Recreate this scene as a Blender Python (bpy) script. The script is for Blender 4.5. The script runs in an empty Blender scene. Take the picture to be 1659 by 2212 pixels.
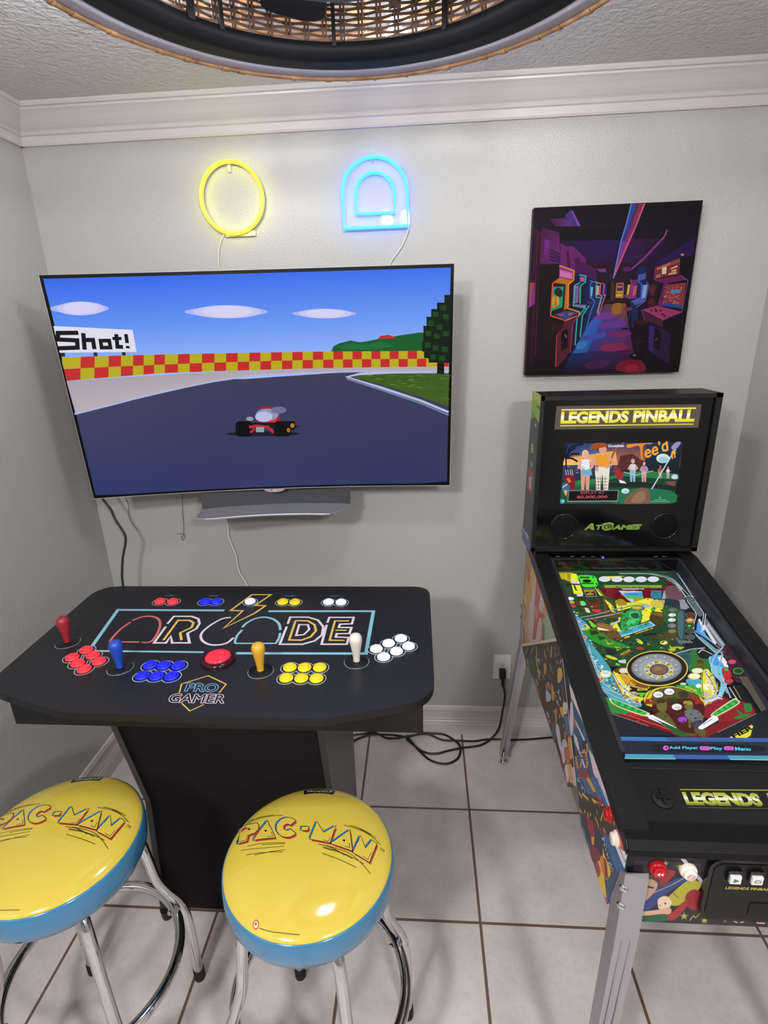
import bpy, bmesh, math, random
from mathutils import Vector, Matrix, geometry

SC = bpy.context.scene
COL = SC.collection

# ------------------------------------------------------------------ camera, exposure, world, room lights
FPX = 1173.3                      # focal length in pixels of the 1659 x 2212 frame
YAW, PITCH, ROLL = -0.0746366627, 0.330073434, -0.0303649403
cam = bpy.data.cameras.new('camera')
cam.sensor_fit = 'HORIZONTAL'
cam.sensor_width = 36.0
cam.lens = FPX * 36.0 / 1659.0
cam.clip_start = 0.02
cam_ob = bpy.data.objects.new('camera', cam)
COL.objects.link(cam_ob)
_r = Vector((math.cos(YAW), -math.sin(YAW), 0)); _f = Vector((math.sin(YAW), math.cos(YAW), 0)); _u = Vector((0, 0, 1))
_f2 = math.cos(PITCH) * _f - math.sin(PITCH) * _u; _u2 = math.sin(PITCH) * _f + math.cos(PITCH) * _u
_r3 = math.cos(ROLL) * _r + math.sin(ROLL) * _u2; _u3 = -math.sin(ROLL) * _r + math.cos(ROLL) * _u2
cam_ob.matrix_world = Matrix(((_r3.x, _u3.x, -_f2.x, -0.16859791), (_r3.y, _u3.y, -_f2.y, -1.99628626),
                              (_r3.z, _u3.z, -_f2.z, 1.72957398), (0, 0, 0, 1)))
SC.camera = cam_ob

SC.view_settings.view_transform = 'Standard'
SC.view_settings.look = 'None'
SC.view_settings.exposure = 0.0
SC.view_settings.gamma = 1.0
SC.view_settings.use_curve_mapping = False

wd = bpy.data.worlds.new('world'); SC.world = wd; wd.use_nodes = True
wd.node_tree.nodes['Background'].inputs[0].default_value = (0.5, 0.5, 0.55, 1)
wd.node_tree.nodes['Background'].inputs[1].default_value = 0.2


def light(name, kind, loc, power, color, size, target=None):
    l = bpy.data.lights.new(name, kind); l.energy = power; l.color = color
    if kind == 'AREA':
        l.shape = 'DISK'; l.size = size; l.spread = math.radians(165)
    else:
        l.shadow_soft_size = size
    o = bpy.data.objects.new(name, l); COL.objects.link(o); o.location = loc
    if target:
        o.rotation_euler = (Vector(target) - Vector(loc)).to_track_quat('-Z', 'Y').to_euler()
    return o


# rear ceiling light behind the camera; unseen far light added for the left wall
light('ceiling_light_rear', 'AREA', (-0.95, -2.75, 2.40), 50, (1.0, 0.985, 0.985), 0.30, (-0.5, -1.3, 0))
light('added_fill_light', 'AREA', (0.6, -3.1, 2.40), 46, (1.0, 0.985, 0.985), 0.30, (0.2, -1.5, 0.3))
LAMP_STRENGTH = 260.0     # radiance of the bulbs of the wicker lamp

# ------------------------------------------------------------------ helpers


def lin(c):
    return c / 12.92 if c <= 0.04045 else ((c + 0.055) / 1.055) ** 2.4


def hexc(h):
    return tuple(lin(int(h[i:i + 2], 16) / 255) for i in (0, 2, 4)) + (1.0,)


def mat(name, color, rough=0.5, metal=0.0, emit=None, estr=0.0, coat=0.0, spec=0.5):
    m = bpy.data.materials.new(name); m.use_nodes = True
    b = m.node_tree.nodes['Principled BSDF']
    b.inputs['Base Color'].default_value = hexc(color) if isinstance(color, str) else tuple(color) + (1,)
    b.inputs['Roughness'].default_value = rough; b.inputs['Metallic'].default_value = metal
    b.inputs['Coat Weight'].default_value = coat; b.inputs['Coat Roughness'].default_value = 0.05
    b.inputs['Specular IOR Level'].default_value = spec
    if emit:
        b.inputs['Emission Color'].default_value = hexc(emit); b.inputs['Emission Strength'].default_value = estr
    return m


def bumped(m, scale, strength, dist=0.002, detail=3.0, color_var=None):
    nt = m.node_tree; b = nt.nodes['Principled BSDF']
    tc = nt.nodes.new('ShaderNodeTexCoord'); n = nt.nodes.new('ShaderNodeTexNoise')
    n.inputs['Scale'].default_value = scale; n.inputs['Detail'].default_value = detail
    bp = nt.nodes.new('ShaderNodeBump'); bp.inputs['Strength'].default_value = strength; bp.inputs['Distance'].default_value = dist
    nt.links.new(tc.outputs['Object'], n.inputs['Vector']); nt.links.new(n.outputs['Fac'], bp.inputs['Height'])
    nt.links.new(bp.outputs['Normal'], b.inputs['Normal'])
    if color_var:
        n2 = nt.nodes.new('ShaderNodeTexNoise'); n2.inputs['Scale'].default_value = color_var[0]; n2.inputs['Detail'].default_value = 6
        r = nt.nodes.new('ShaderNodeValToRGB'); r.color_ramp.elements[0].position = 0.3; r.color_ramp.elements[1].position = 0.7
        r.color_ramp.elements[0].color = hexc(color_var[1]); r.color_ramp.elements[1].color = hexc(color_var[2])
        nt.links.new(tc.outputs['Object'], n2.inputs['Vector']); nt.links.new(n2.outputs['Fac'], r.inputs['Fac'])
        nt.links.new(r.outputs['Color'], b.inputs['Base Color'])
    return m


def attr_mat(name, rough, emit=0.0, spec=0.5, coat=0.0, gain=1.0):
    """surface that takes its colour from the artwork's 'Col' attribute; gain sets how dense the ink is"""
    m = mat(name, '000000', rough, spec=spec, coat=coat); nt = m.node_tree; b = nt.nodes['Principled BSDF']
    a = nt.nodes.new('ShaderNodeAttribute'); a.attribute_name = 'Col'
    out = a.outputs['Color']
    if gain != 1.0:
        g = nt.nodes.new('ShaderNodeMixRGB'); g.blend_type = 'MULTIPLY'; g.inputs[0].default_value = 1.0
        g.inputs[2].default_value = (gain, gain, gain, 1); nt.links.new(out, g.inputs[1]); out = g.outputs[0]
    if emit:
        nt.links.new(out, b.inputs['Emission Color']); b.inputs['Emission Strength'].default_value = emit
    else:
        nt.links.new(out, b.inputs['Base Color'])
    return m


class MB:
    """collects shapes (and flat printed artwork) and links them as one mesh object"""

    def __init__(s):
        s.v = []; s.f = []; s.m = []; s.sm = []; s.c = []

    def add(s, verts, faces, mi=0, smooth=False, cols=None):
        b = len(s.v); s.v += [tuple(p) for p in verts]
        for i, f in enumerate(faces):
            s.f.append([b + k for k in f]); s.m.append(mi); s.sm.append(smooth)
            s.c.append([cols[k] for k in f] if cols else None)
        return s

    def box(s, x0, x1, y0, y1, z0, z1, mi=0):
        v = [(x, y, z) for x in (x0, x1) for y in (y0, y1) for z in (z0, z1)]
        return s.add(v, [(0, 1, 3, 2), (4, 6, 7, 5), (0, 4, 5, 1), (2, 3, 7, 6), (0, 2, 6, 4), (1, 5, 7, 3)], mi)

    def prism(s, poly, a0, a1, fn, mi=0, smooth=False):
        """poly (p, q) extruded over a0..a1; fn(p, q, a) -> point"""
        n = len(poly)
        v = [fn(p, q, a0) for p, q in poly] + [fn(p, q, a1) for p, q in poly]
        s.add(v, [(i, (i + 1) % n, n + (i + 1) % n, n + i) for i in range(n)], mi, smooth)
        return s.add(v, [tuple(range(n))[::-1], tuple(range(n, 2 * n))], mi)

    def lathe(s, prof, n=32, fn=lambda x, y, z: (x, y, z), mi=0, smooth=True, caps=True):
        v = []
        for r, z in prof:
            for k in range(n):
                t = 2 * math.pi * k / n; v.append(fn(r * math.cos(t), r * math.sin(t), z))
        f = [(i * n + k, i * n + (k + 1) % n, (i + 1) * n + (k + 1) % n, (i + 1) * n + k) for i in range(len(prof) - 1) for k in range(n)]
        s.add(v, f, mi, smooth)
        if caps:
            s.add(v[:n], [tuple(range(n))[::-1]], mi); s.add(v[-n:], [tuple(range(n))], mi)
        return s

    def cyl(s, c, r, h, axis='z', n=24, mi=0, bev=0.0):
        x, y, z = c
        fn = {'z': lambda a, b, t: (x + a, y + b, z + t), 'y': lambda a, b, t: (x + a, y + t, z + b), 'x': lambda a, b, t: (x + t, y + a, z + b)}[axis]
        p = [(r, 0), (r, h)] if not bev else [(r, 0), (r, h - bev), (r - bev * 0.3, h - bev * 0.3), (r - bev, h)]
        return s.lathe(p, n, fn, mi)

    def tube(s, pts, r, n=10, closed=False, mi=0, smooth_path=0, flat=1.0, up=None):
        P = [Vector(p) for p in pts]
        if smooth_path:
            P = [Vector(q) for q in catmull([tuple(p) for p in P], smooth_path, closed)]
        m = len(P); rings = []
        prev = None
        for i in range(m):
            if closed:
                t = P[(i + 1) % m] - P[i - 1]
            else:
                t = P[min(i + 1, m - 1)] - P[max(i - 1, 0)]
            t.normalize()
            if up is not None:
                nrm = Vector(up) - t * t.dot(Vector(up))
            elif prev is None:
                a = Vector((0, 0, 1)) if abs(t.z) < 0.9 else Vector((1, 0, 0)); nrm = a - t * t.dot(a)
            else:
                nrm = prev - t * t.dot(prev)
            nrm.normalize(); prev = nrm; bi = t.cross(nrm)
            rings.append([P[i] + (nrm * math.cos(2 * math.pi * k / n) + bi * math.sin(2 * math.pi * k / n) * flat) * r for k in range(n)])
        v = [p for g in rings for p in g]
        f = [(i * n + k, i * n + (k + 1) % n, ((i + 1) % m) * n + (k + 1) % n, ((i + 1) % m) * n + k) for i in range(m if closed else m - 1) for k in range(n)]
        s.add(v, f, mi, True)
        if not closed:
            s.add(rings[0], [tuple(range(n))[::-1]], mi); s.add(rings[-1], [tuple(range(n))], mi)
        return s

    def mesh(s, name, mats):
        me = bpy.data.meshes.new(name); me.from_pydata(s.v, [], s.f)
        for m in mats:
            me.materials.append(m)
        me.polygons.foreach_set('material_index', s.m); me.polygons.foreach_set('use_smooth', s.sm)
        if any(c is not None for c in s.c):
            a = me.color_attributes.new('Col', 'FLOAT_COLOR', 'CORNER'); d = []
            for f, c in zip(s.f, s.c):
                for k in range(len(f)):
                    d += list(c[k]) if c else [0, 0, 0, 1]
            a.data.foreach_set('color', d)
        bm = bmesh.new(); bm.from_mesh(me)
        if not any(c is not None for c in s.c):
            bmesh.ops.recalc_face_normals(bm, faces=bm.faces)
        bm.to_mesh(me); bm.free(); me.update()
        return me

    def build(s, name, mats, parent=None, loc=None, bevel=0.0):
        mats = mats if isinstance(mats, (list, tuple)) else [mats]
        return link(name, s.mesh(name, mats), parent, loc, bevel)


def link(name, me, parent=None, loc=None, bevel=0.0):
    o = bpy.data.objects.new(name, me); COL.objects.link(o)
    if parent:
        o.parent = parent
    if loc:
        o.location = loc
    if bevel:
        b = o.modifiers.new('bevel', 'BEVEL'); b.width = bevel; b.segments = 2; b.limit_method = 'ANGLE'; b.angle_limit = 0.9
    return o


def tag(o, label, cat, group=None):
    o['label'] = label; o['category'] = cat
    if group:
        o['group'] = group
    return o


def thing(name, label, cat, loc=(0, 0, 0), rot=(0, 0, 0), group=None):
    o = bpy.data.objects.new(name, None); COL.objects.link(o); o.empty_display_size = 0.05
    o.location = loc; o.rotation_euler = rot
    return tag(o, label, cat, group)


def struct(o):
    o['kind'] = 'structure'; return o


def shift(mb, o):
    """mesh points were given in room coordinates; make them relative to the thing's base"""
    mb.v = [(x - o[0], y - o[1], z - o[2]) for x, y, z in mb.v]; return mb


def catmull(P, k, closed=False):
    n = len(P); out = []; dim = len(P[0])
    for i in range(n if closed else n - 1):
        g = lambda j: P[j % n] if closed else P[min(max(j, 0), n - 1)]
        p0, p1, p2, p3 = g(i - 1), g(i), g(i + 1), g(i + 2)
        for j in range(k):
            t = j / k
            out.append(tuple(0.5 * (2 * p1[d] + (p2[d] - p0[d]) * t + (2 * p0[d] - 5 * p1[d] + 4 * p2[d] - p3[d]) * t * t + (3 * p1[d] - p0[d] - 3 * p2[d] + p3[d]) * t ** 3) for d in range(dim)))
    if not closed:
        out.append(P[-1])
    return out


_txt = {}


def text_shape(body, bold):
    """triangles and outlines of a word, scaled to the unit square"""
    key = (body, bold)
    if key not in _txt:
        cu = bpy.data.curves.new('lettering', 'FONT'); cu.body = body; cu.size = 1.0; cu.offset = bold; cu.resolution_u = 3
        ob = bpy.data.objects.new('lettering', cu)
        me = bpy.data.meshes.new_from_object(ob)
        xs = [v.co.x for v in me.vertices]; ys = [v.co.y for v in me.vertices]
        x0, x1, y0, y1 = min(xs), max(xs), min(ys), max(ys)
        V = [((v.co.x - x0) / (x1 - x0), (v.co.y - y0) / (y1 - y0)) for v in me.vertices]
        F = [tuple(p.vertices) for p in me.polygons]
        cnt = {}
        for f in F:
            for a, b in zip(f, f[1:] + f[:1]):
                k = (min(a, b), max(a, b)); cnt[k] = cnt.get(k, 0) + 1
        E = [k for k, c in cnt.items() if c == 1]
        bpy.data.objects.remove(ob); bpy.data.curves.remove(cu); bpy.data.meshes.remove(me)
        _txt[key] = (V, F, E)
    return _txt[key]


def strip_line(P, w):
    """polyline of width w -> quads with mitred joints"""
    P = [Vector(p) for p in P]; n = len(P); closed = n > 2 and (P[0] - P[-1]).length < 1e-6
    L = []; R = []
    for i in range(n):
        a = P[i] - P[i - 1] if i > 0 else (P[-1] - P[-2] if closed else P[1] - P[0])
        b = P[i + 1] - P[i] if i < n - 1 else (P[1] - P[0] if closed else P[-1] - P[-2])
        a = a.normalized() if a.length > 1e-9 else Vector((1, 0)); b = b.normalized() if b.length > 1e-9 else a
        na = Vector((-a.y, a.x)); nb = Vector((-b.y, b.x)); m = na + nb
        m = m.normalized() if m.length > 1e-6 else na
        k = min(1.0 / max(m.dot(na), 0.3), 1.9) * w / 2
        L.append(P[i] + m * k); R.append(P[i] - m * k)
    return [[L[i], R[i], R[i + 1], L[i + 1]] for i in range(n - 1)]


def clip_axis(poly, a, lo, hi):
    """cut a polygon of (u, v, colour) corners to lo..hi along axis a"""
    for s, lim in ((1, lo), (-1, hi)):
        out = []
        for i in range(len(poly)):
            p, q = poly[i - 1], poly[i]; dp, dq = s * (p[a] - lim), s * (q[a] - lim)
            if (dp >= 0) != (dq >= 0):
                t = dp / (dp - dq)
                out.append((p[0] + (q[0] - p[0]) * t, p[1] + (q[1] - p[1]) * t, tuple(p[2][k] + (q[2][k] - p[2][k]) * t for k in range(4))))
            if dq >= 0:
                out.append(q)
        poly = out
        if len(poly) < 3:
            return []
    return poly


def art(mb, data, fn, mi, step=0.00006, base=0.0003, strip=None, extra=(), clip=None):
    """printed artwork: every line of data is a flat patch of colour; fn(u, v, h) -> point. Later patches lie on earlier ones."""
    U = 1e-4; boxes = []
    for ln in [l for l in data.split('\n') if l] + list(extra):
        it = ln.split('|'); k = it[0]; polys = []; cols = None
        if k in 'PS':
            a = list(map(int, it[2].split())); P = [(a[i] * U, a[i + 1] * U) for i in range(0, len(a), 2)]
            polys = [catmull(P, 4, True) if k == 'S' else P]
        elif k == 'E':
            x, y, ax, ay, bx, by, n = map(int, it[2].split())
            polys = [[((x + ax * math.cos(t) + bx * math.sin(t)) * U, (y + ay * math.cos(t) + by * math.sin(t)) * U) for t in (2 * math.pi * i / n for i in range(n))]]
        elif k in 'LC':
            a = list(map(int, it[3].split())); P = [(a[i] * U, a[i + 1] * U) for i in range(0, len(a), 2)]
            if k == 'C' and len(P) > 2:
                P = catmull(P, 5)
            polys = strip_line(P, int(it[2]) * U)
        elif k == 'G':
            cs = [hexc(c) for c in it[1].split(',')]; a = list(map(int, it[2].split())); Q = [(a[i] * U, a[i + 1] * U) for i in range(0, 8, 2)]
            n = 8; polys = []; cols = []
            B = lambda s, t, q: tuple((q[0][d] * (1 - s) + q[1][d] * s) * (1 - t) + (q[3][d] * (1 - s) + q[2][d] * s) * t for d in range(len(q[0])))
            for i in range(n):
                for j in range(n):
                    cn = [(i / n, j / n), ((i + 1) / n, j / n), ((i + 1) / n, (j + 1) / n), (i / n, (j + 1) / n)]
                    polys.append([B(s, t, Q) for s, t in cn]); cols.append([B(s, t, cs) for s, t in cn])
        elif k in 'TO':
            a = list(map(int, it[3].split())); bl, br, tl = [(a[i] * U, a[i + 1] * U) for i in (0, 2, 4)]
            V, F, E = text_shape(it[2], float(it[4]))
            M = lambda p: (bl[0] + (br[0] - bl[0]) * p[0] + (tl[0] - bl[0]) * p[1], bl[1] + (br[1] - bl[1]) * p[0] + (tl[1] - bl[1]) * p[1])
            if k == 'T':
                polys = []; cols = []; bands = it[1].split(','); nb = len(bands)
                for f in F:
                    q0 = [(V[i][0], V[i][1], (0, 0, 0, 1)) for i in f]
                    for bi, bc in enumerate(bands):
                        q = clip_axis(q0, 1, bi / nb, (bi + 1) / nb) if nb > 1 else q0
                        if q:
                            polys.append([M(p) for p in q]); cols.append([hexc(bc)] * len(q))
                if nb == 1:
                    cols = None
            else:
                polys = [q for e in E for q in strip_line([M(V[e[0]]), M(V[e[1]])], int(it[5]) * U)]
        allp = [p for q in polys for p in q]
        bx = (min(p[0] for p in allp), max(p[0] for p in allp), min(p[1] for p in allp), max(p[1] for p in allp))
        lay = 0
        for b, l in boxes:
            if l >= lay and b[0] < bx[1] and bx[0] < b[1] and b[2] < bx[3] and bx[2] < b[3]:
                lay = l + 1
        boxes.append((bx, lay)); h = base + step * lay
        col = hexc(it[1]) if ',' not in it[1] else None
        for qi, q in enumerate(polys):
            q = [(p[0], p[1], cols[qi][j] if cols else col) for j, p in enumerate(q)]
            if len(q) > 4 or k in 'PS':
                tris = [[q[i] for i in t] for t in geometry.tessellate_polygon([[Vector((p[0], p[1], 0)) for p in q]])]
            else:
                tris = [q]
            if clip:
                tris = [t for t in (clip_axis(t, 0, clip[0], clip[1]) for t in tris) if t]
                tris = [t for t in (clip_axis(t, 1, clip[2], clip[3]) for t in tris) if t]
            if strip:
                nt = []
                for t in tris:
                    lo = min(p[0] for p in t); hi = max(p[0] for p in t)
                    i = math.floor(lo / strip)
                    while i * strip < hi:
                        c = clip_axis(t, 0, i * strip, (i + 1) * strip)
                        if c:
                            nt.append(c)
                        i += 1
                tris = nt
            for t in tris:
                mb.add([fn(p[0], p[1], h) for p in t], [tuple(range(len(t)))], mi, False, [p[2] for p in t])
    return mb


def ring_lines(cx, cy, r, color, n=24):
    return 'E|%s|%d %d %d 0 0 %d %d' % (color, round(cx * 1e4), round(cy * 1e4), round(r * 1e4), round(r * 1e4), n)


# ------------------------------------------------------------------ materials
WALL = bumped(mat('wall_paint', 'adaca6', 0.34), 200, 0.6, 0.003, 2.0)
CEIL = bumped(mat('ceiling_texture', 'd6d2d2', 0.8), 70, 1.0, 0.012, 4.0)
TRIM = mat('trim_paint', 'cac4c1', 0.35)
BLACK = mat('black_satin', '0e0e11', 0.45, spec=0.4)
BLACKG = mat('black_gloss', '0a0a0c', 0.08)
BLACKM = mat('black_matte', '1b191b', 0.7)
CHROME = mat('chrome', 'd8d8da', 0.08, 1.0)
STEEL = mat('brushed_steel', 'a9a8ac', 0.34, 1.0)
SILVER = mat('silver_plastic', '85868c', 0.35, 0.6)
RUBBER = mat('rubber', '121212', 0.6)
WHITEP = mat('white_plastic', 'e4e2e0', 0.35)
PRINT = attr_mat('printed_art', 0.42)
GLOSSPRINT = attr_mat('glossy_print', 0.12, coat=0.4)
CANVASPRINT = attr_mat('canvas_ink', 0.7, spec=0.15, gain=0.6)
SIDEPRINT = attr_mat('side_vinyl', 0.3, spec=0.3, gain=1.25)
SCREEN = attr_mat('lit_screen', 0.2, 1.0, 0.3)
CORD = mat('black_cord', '0d0d0e', 0.4)
GREYCORD = mat('grey_cord', '2b2f36', 0.45)
WHITECORD = mat('white_cord', 'e6e3da', 0.5)

# ------------------------------------------------------------------ the room
XL, XR, YF, ZC = -1.4748, 0.9624, -4.2, 2.42
T = 0.41
tile = mat('floor_tile', 'aba29d', 0.42)
nt = tile.node_tree; b = nt.nodes['Principled BSDF']
tc = nt.nodes.new('ShaderNodeTexCoord'); sep = nt.nodes.new('ShaderNodeSeparateXYZ'); nt.links.new(tc.outputs['Object'], sep.inputs[0])


def mnode(op, a, bb=None, c=None):
    n = nt.nodes.new('ShaderNodeMath'); n.operation = op
    for i, x in enumerate((a, bb, c)):
        if x is None:
            continue
        if isinstance(x, (int, float)):
            n.inputs[i].default_value = x
        else:
            nt.links.new(x, n.inputs[i])
    return n.outputs[0]


def edge(o, ph):
    q = mnode('FRACT', mnode('MULTIPLY', mnode('ADD', o, ph), 1 / T)); return mnode('MINIMUM', q, mnode('SUBTRACT', 1.0, q))


d = mnode('MINIMUM', edge(sep.outputs[0], 0.0), edge(sep.outputs[1], 0.0025))
grout = mnode('SMOOTHSTEP', d, 0.007, 0.010) if False else None
mr = nt.nodes.new('ShaderNodeMapRange'); mr.inputs['From Min'].default_value = 0.0088; mr.inputs['From Max'].default_value = 0.0112
nt.links.new(d, mr.inputs['Value'])
n1 = nt.nodes.new('ShaderNodeTexNoise'); n1.inputs['Scale'].default_value = 5.5; n1.inputs['Detail'].default_value = 9; n1.inputs['Roughness'].default_value = 0.62
nt.links.new(tc.outputs['Object'], n1.inputs['Vector'])
cr = nt.nodes.new('ShaderNodeValToRGB'); cr.color_ramp.elements[0].position = 0.32; cr.color_ramp.elements[1].position = 0.68
cr.color_ramp.elements[0].color = hexc('c0b6b1'); cr.color_ramp.elements[1].color = hexc('d4cdca')
nt.links.new(n1.outputs['Fac'], cr.inputs['Fac'])
n2 = nt.nodes.new('ShaderNodeTexNoise'); n2.inputs['Scale'].default_value = 60; n2.inputs['Detail'].default_value = 6
nt.links.new(tc.outputs['Object'], n2.inputs['Vector'])
cr2 = nt.nodes.new('ShaderNodeValToRGB'); cr2.color_ramp.elements[0].position = 0.35; cr2.color_ramp.elements[1].position = 0.5
cr2.color_ramp.elements[0].color = (0.80, 0.79, 0.79, 1); cr2.color_ramp.elements[1].color = (1, 1, 1, 1)
nt.links.new(n2.outputs['Fac'], cr2.inputs['Fac'])
mx0 = nt.nodes.new('ShaderNodeMixRGB'); mx0.blend_type = 'MULTIPLY'; mx0.inputs[0].default_value = 0.3
nt.links.new(cr.outputs['Color'], mx0.inputs[1]); nt.links.new(cr2.outputs['Color'], mx0.inputs[2])
mx = nt.nodes.new('ShaderNodeMixRGB'); mx.inputs[1].default_value = hexc('6b5348')
nt.links.new(mr.outputs['Result'], mx.inputs[0]); nt.links.new(mx0.outputs['Color'], mx.inputs[2])
nt.links.new(mx.outputs['Color'], b.inputs['Base Color'])
bp = nt.nodes.new('ShaderNodeBump'); bp.inputs['Strength'].default_value = 0.6; bp.inputs['Distance'].default_value = 0.002
nt.links.new(mr.outputs['Result'], bp.inputs['Height']); nt.links.new(bp.outputs['Normal'], b.inputs['Normal'])

struct(MB().box(XL, XR, YF, 0, -0.1, 0).build('floor', tile))
struct(MB().box(XL, XR, YF, 0, ZC, ZC + 0.1).build('ceiling', CEIL))
struct(MB().box(XL - 0.1, XR + 0.1, 0, 0.1, 0, ZC).build('wall_back', WALL))
struct(MB().box(XL - 0.1, XL, YF, 0, 0, ZC).build('wall_left', WALL))
struct(MB().box(XR, XR + 0.1, YF, 0, 0, ZC).build('wall_right', WALL))
struct(MB().box(XL - 0.1, XR + 0.1, YF - 0.1, YF, 0, ZC).build('wall_front', WALL))
crown = [(0, 2.3165), (0.010, 2.3165), (0.013, 2.322), (0.014, 2.342), (0.019, 2.345), (0.022, 2.352), (0.020, 2.356), (0.027, 2.362),
         (0.036, 2.372), (0.046, 2.385), (0.056, 2.396), (0.062, 2.401), (0.063, 2.406), (0.070, 2.408), (0.073, 2.414), (0.073, ZC), (0, ZC)]
base = [(0, 0), (0.014, 0), (0.014, 0.052), (0.012, 0.058), (0.012, 0.066), (0.009, 0.070), (0.0095, 0.078), (0.007, 0.084), (0.007, 0.116),
        (0.0105, 0.121), (0.0105, 0.130), (0.008, 0.136), (0.009, 0.141), (0.005, 0.1445), (0, 0.1445)]
for nm, prof in (('trim', crown), ('baseboard', base)):
    for i, (side, fn, a0, a1) in enumerate((('back', lambda p, q, a: (a, -p, q), XL, XR), ('left', lambda p, q, a: (XL + p, a, q), YF, 0), ('right', lambda p, q, a: (XR - p, a, q), YF, 0))):
        struct(MB().prism(prof, a0, a1, fn).build('trim_%d' % (i + 1) if nm == 'trim' else 'baseboard_' + side, TRIM))

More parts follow.
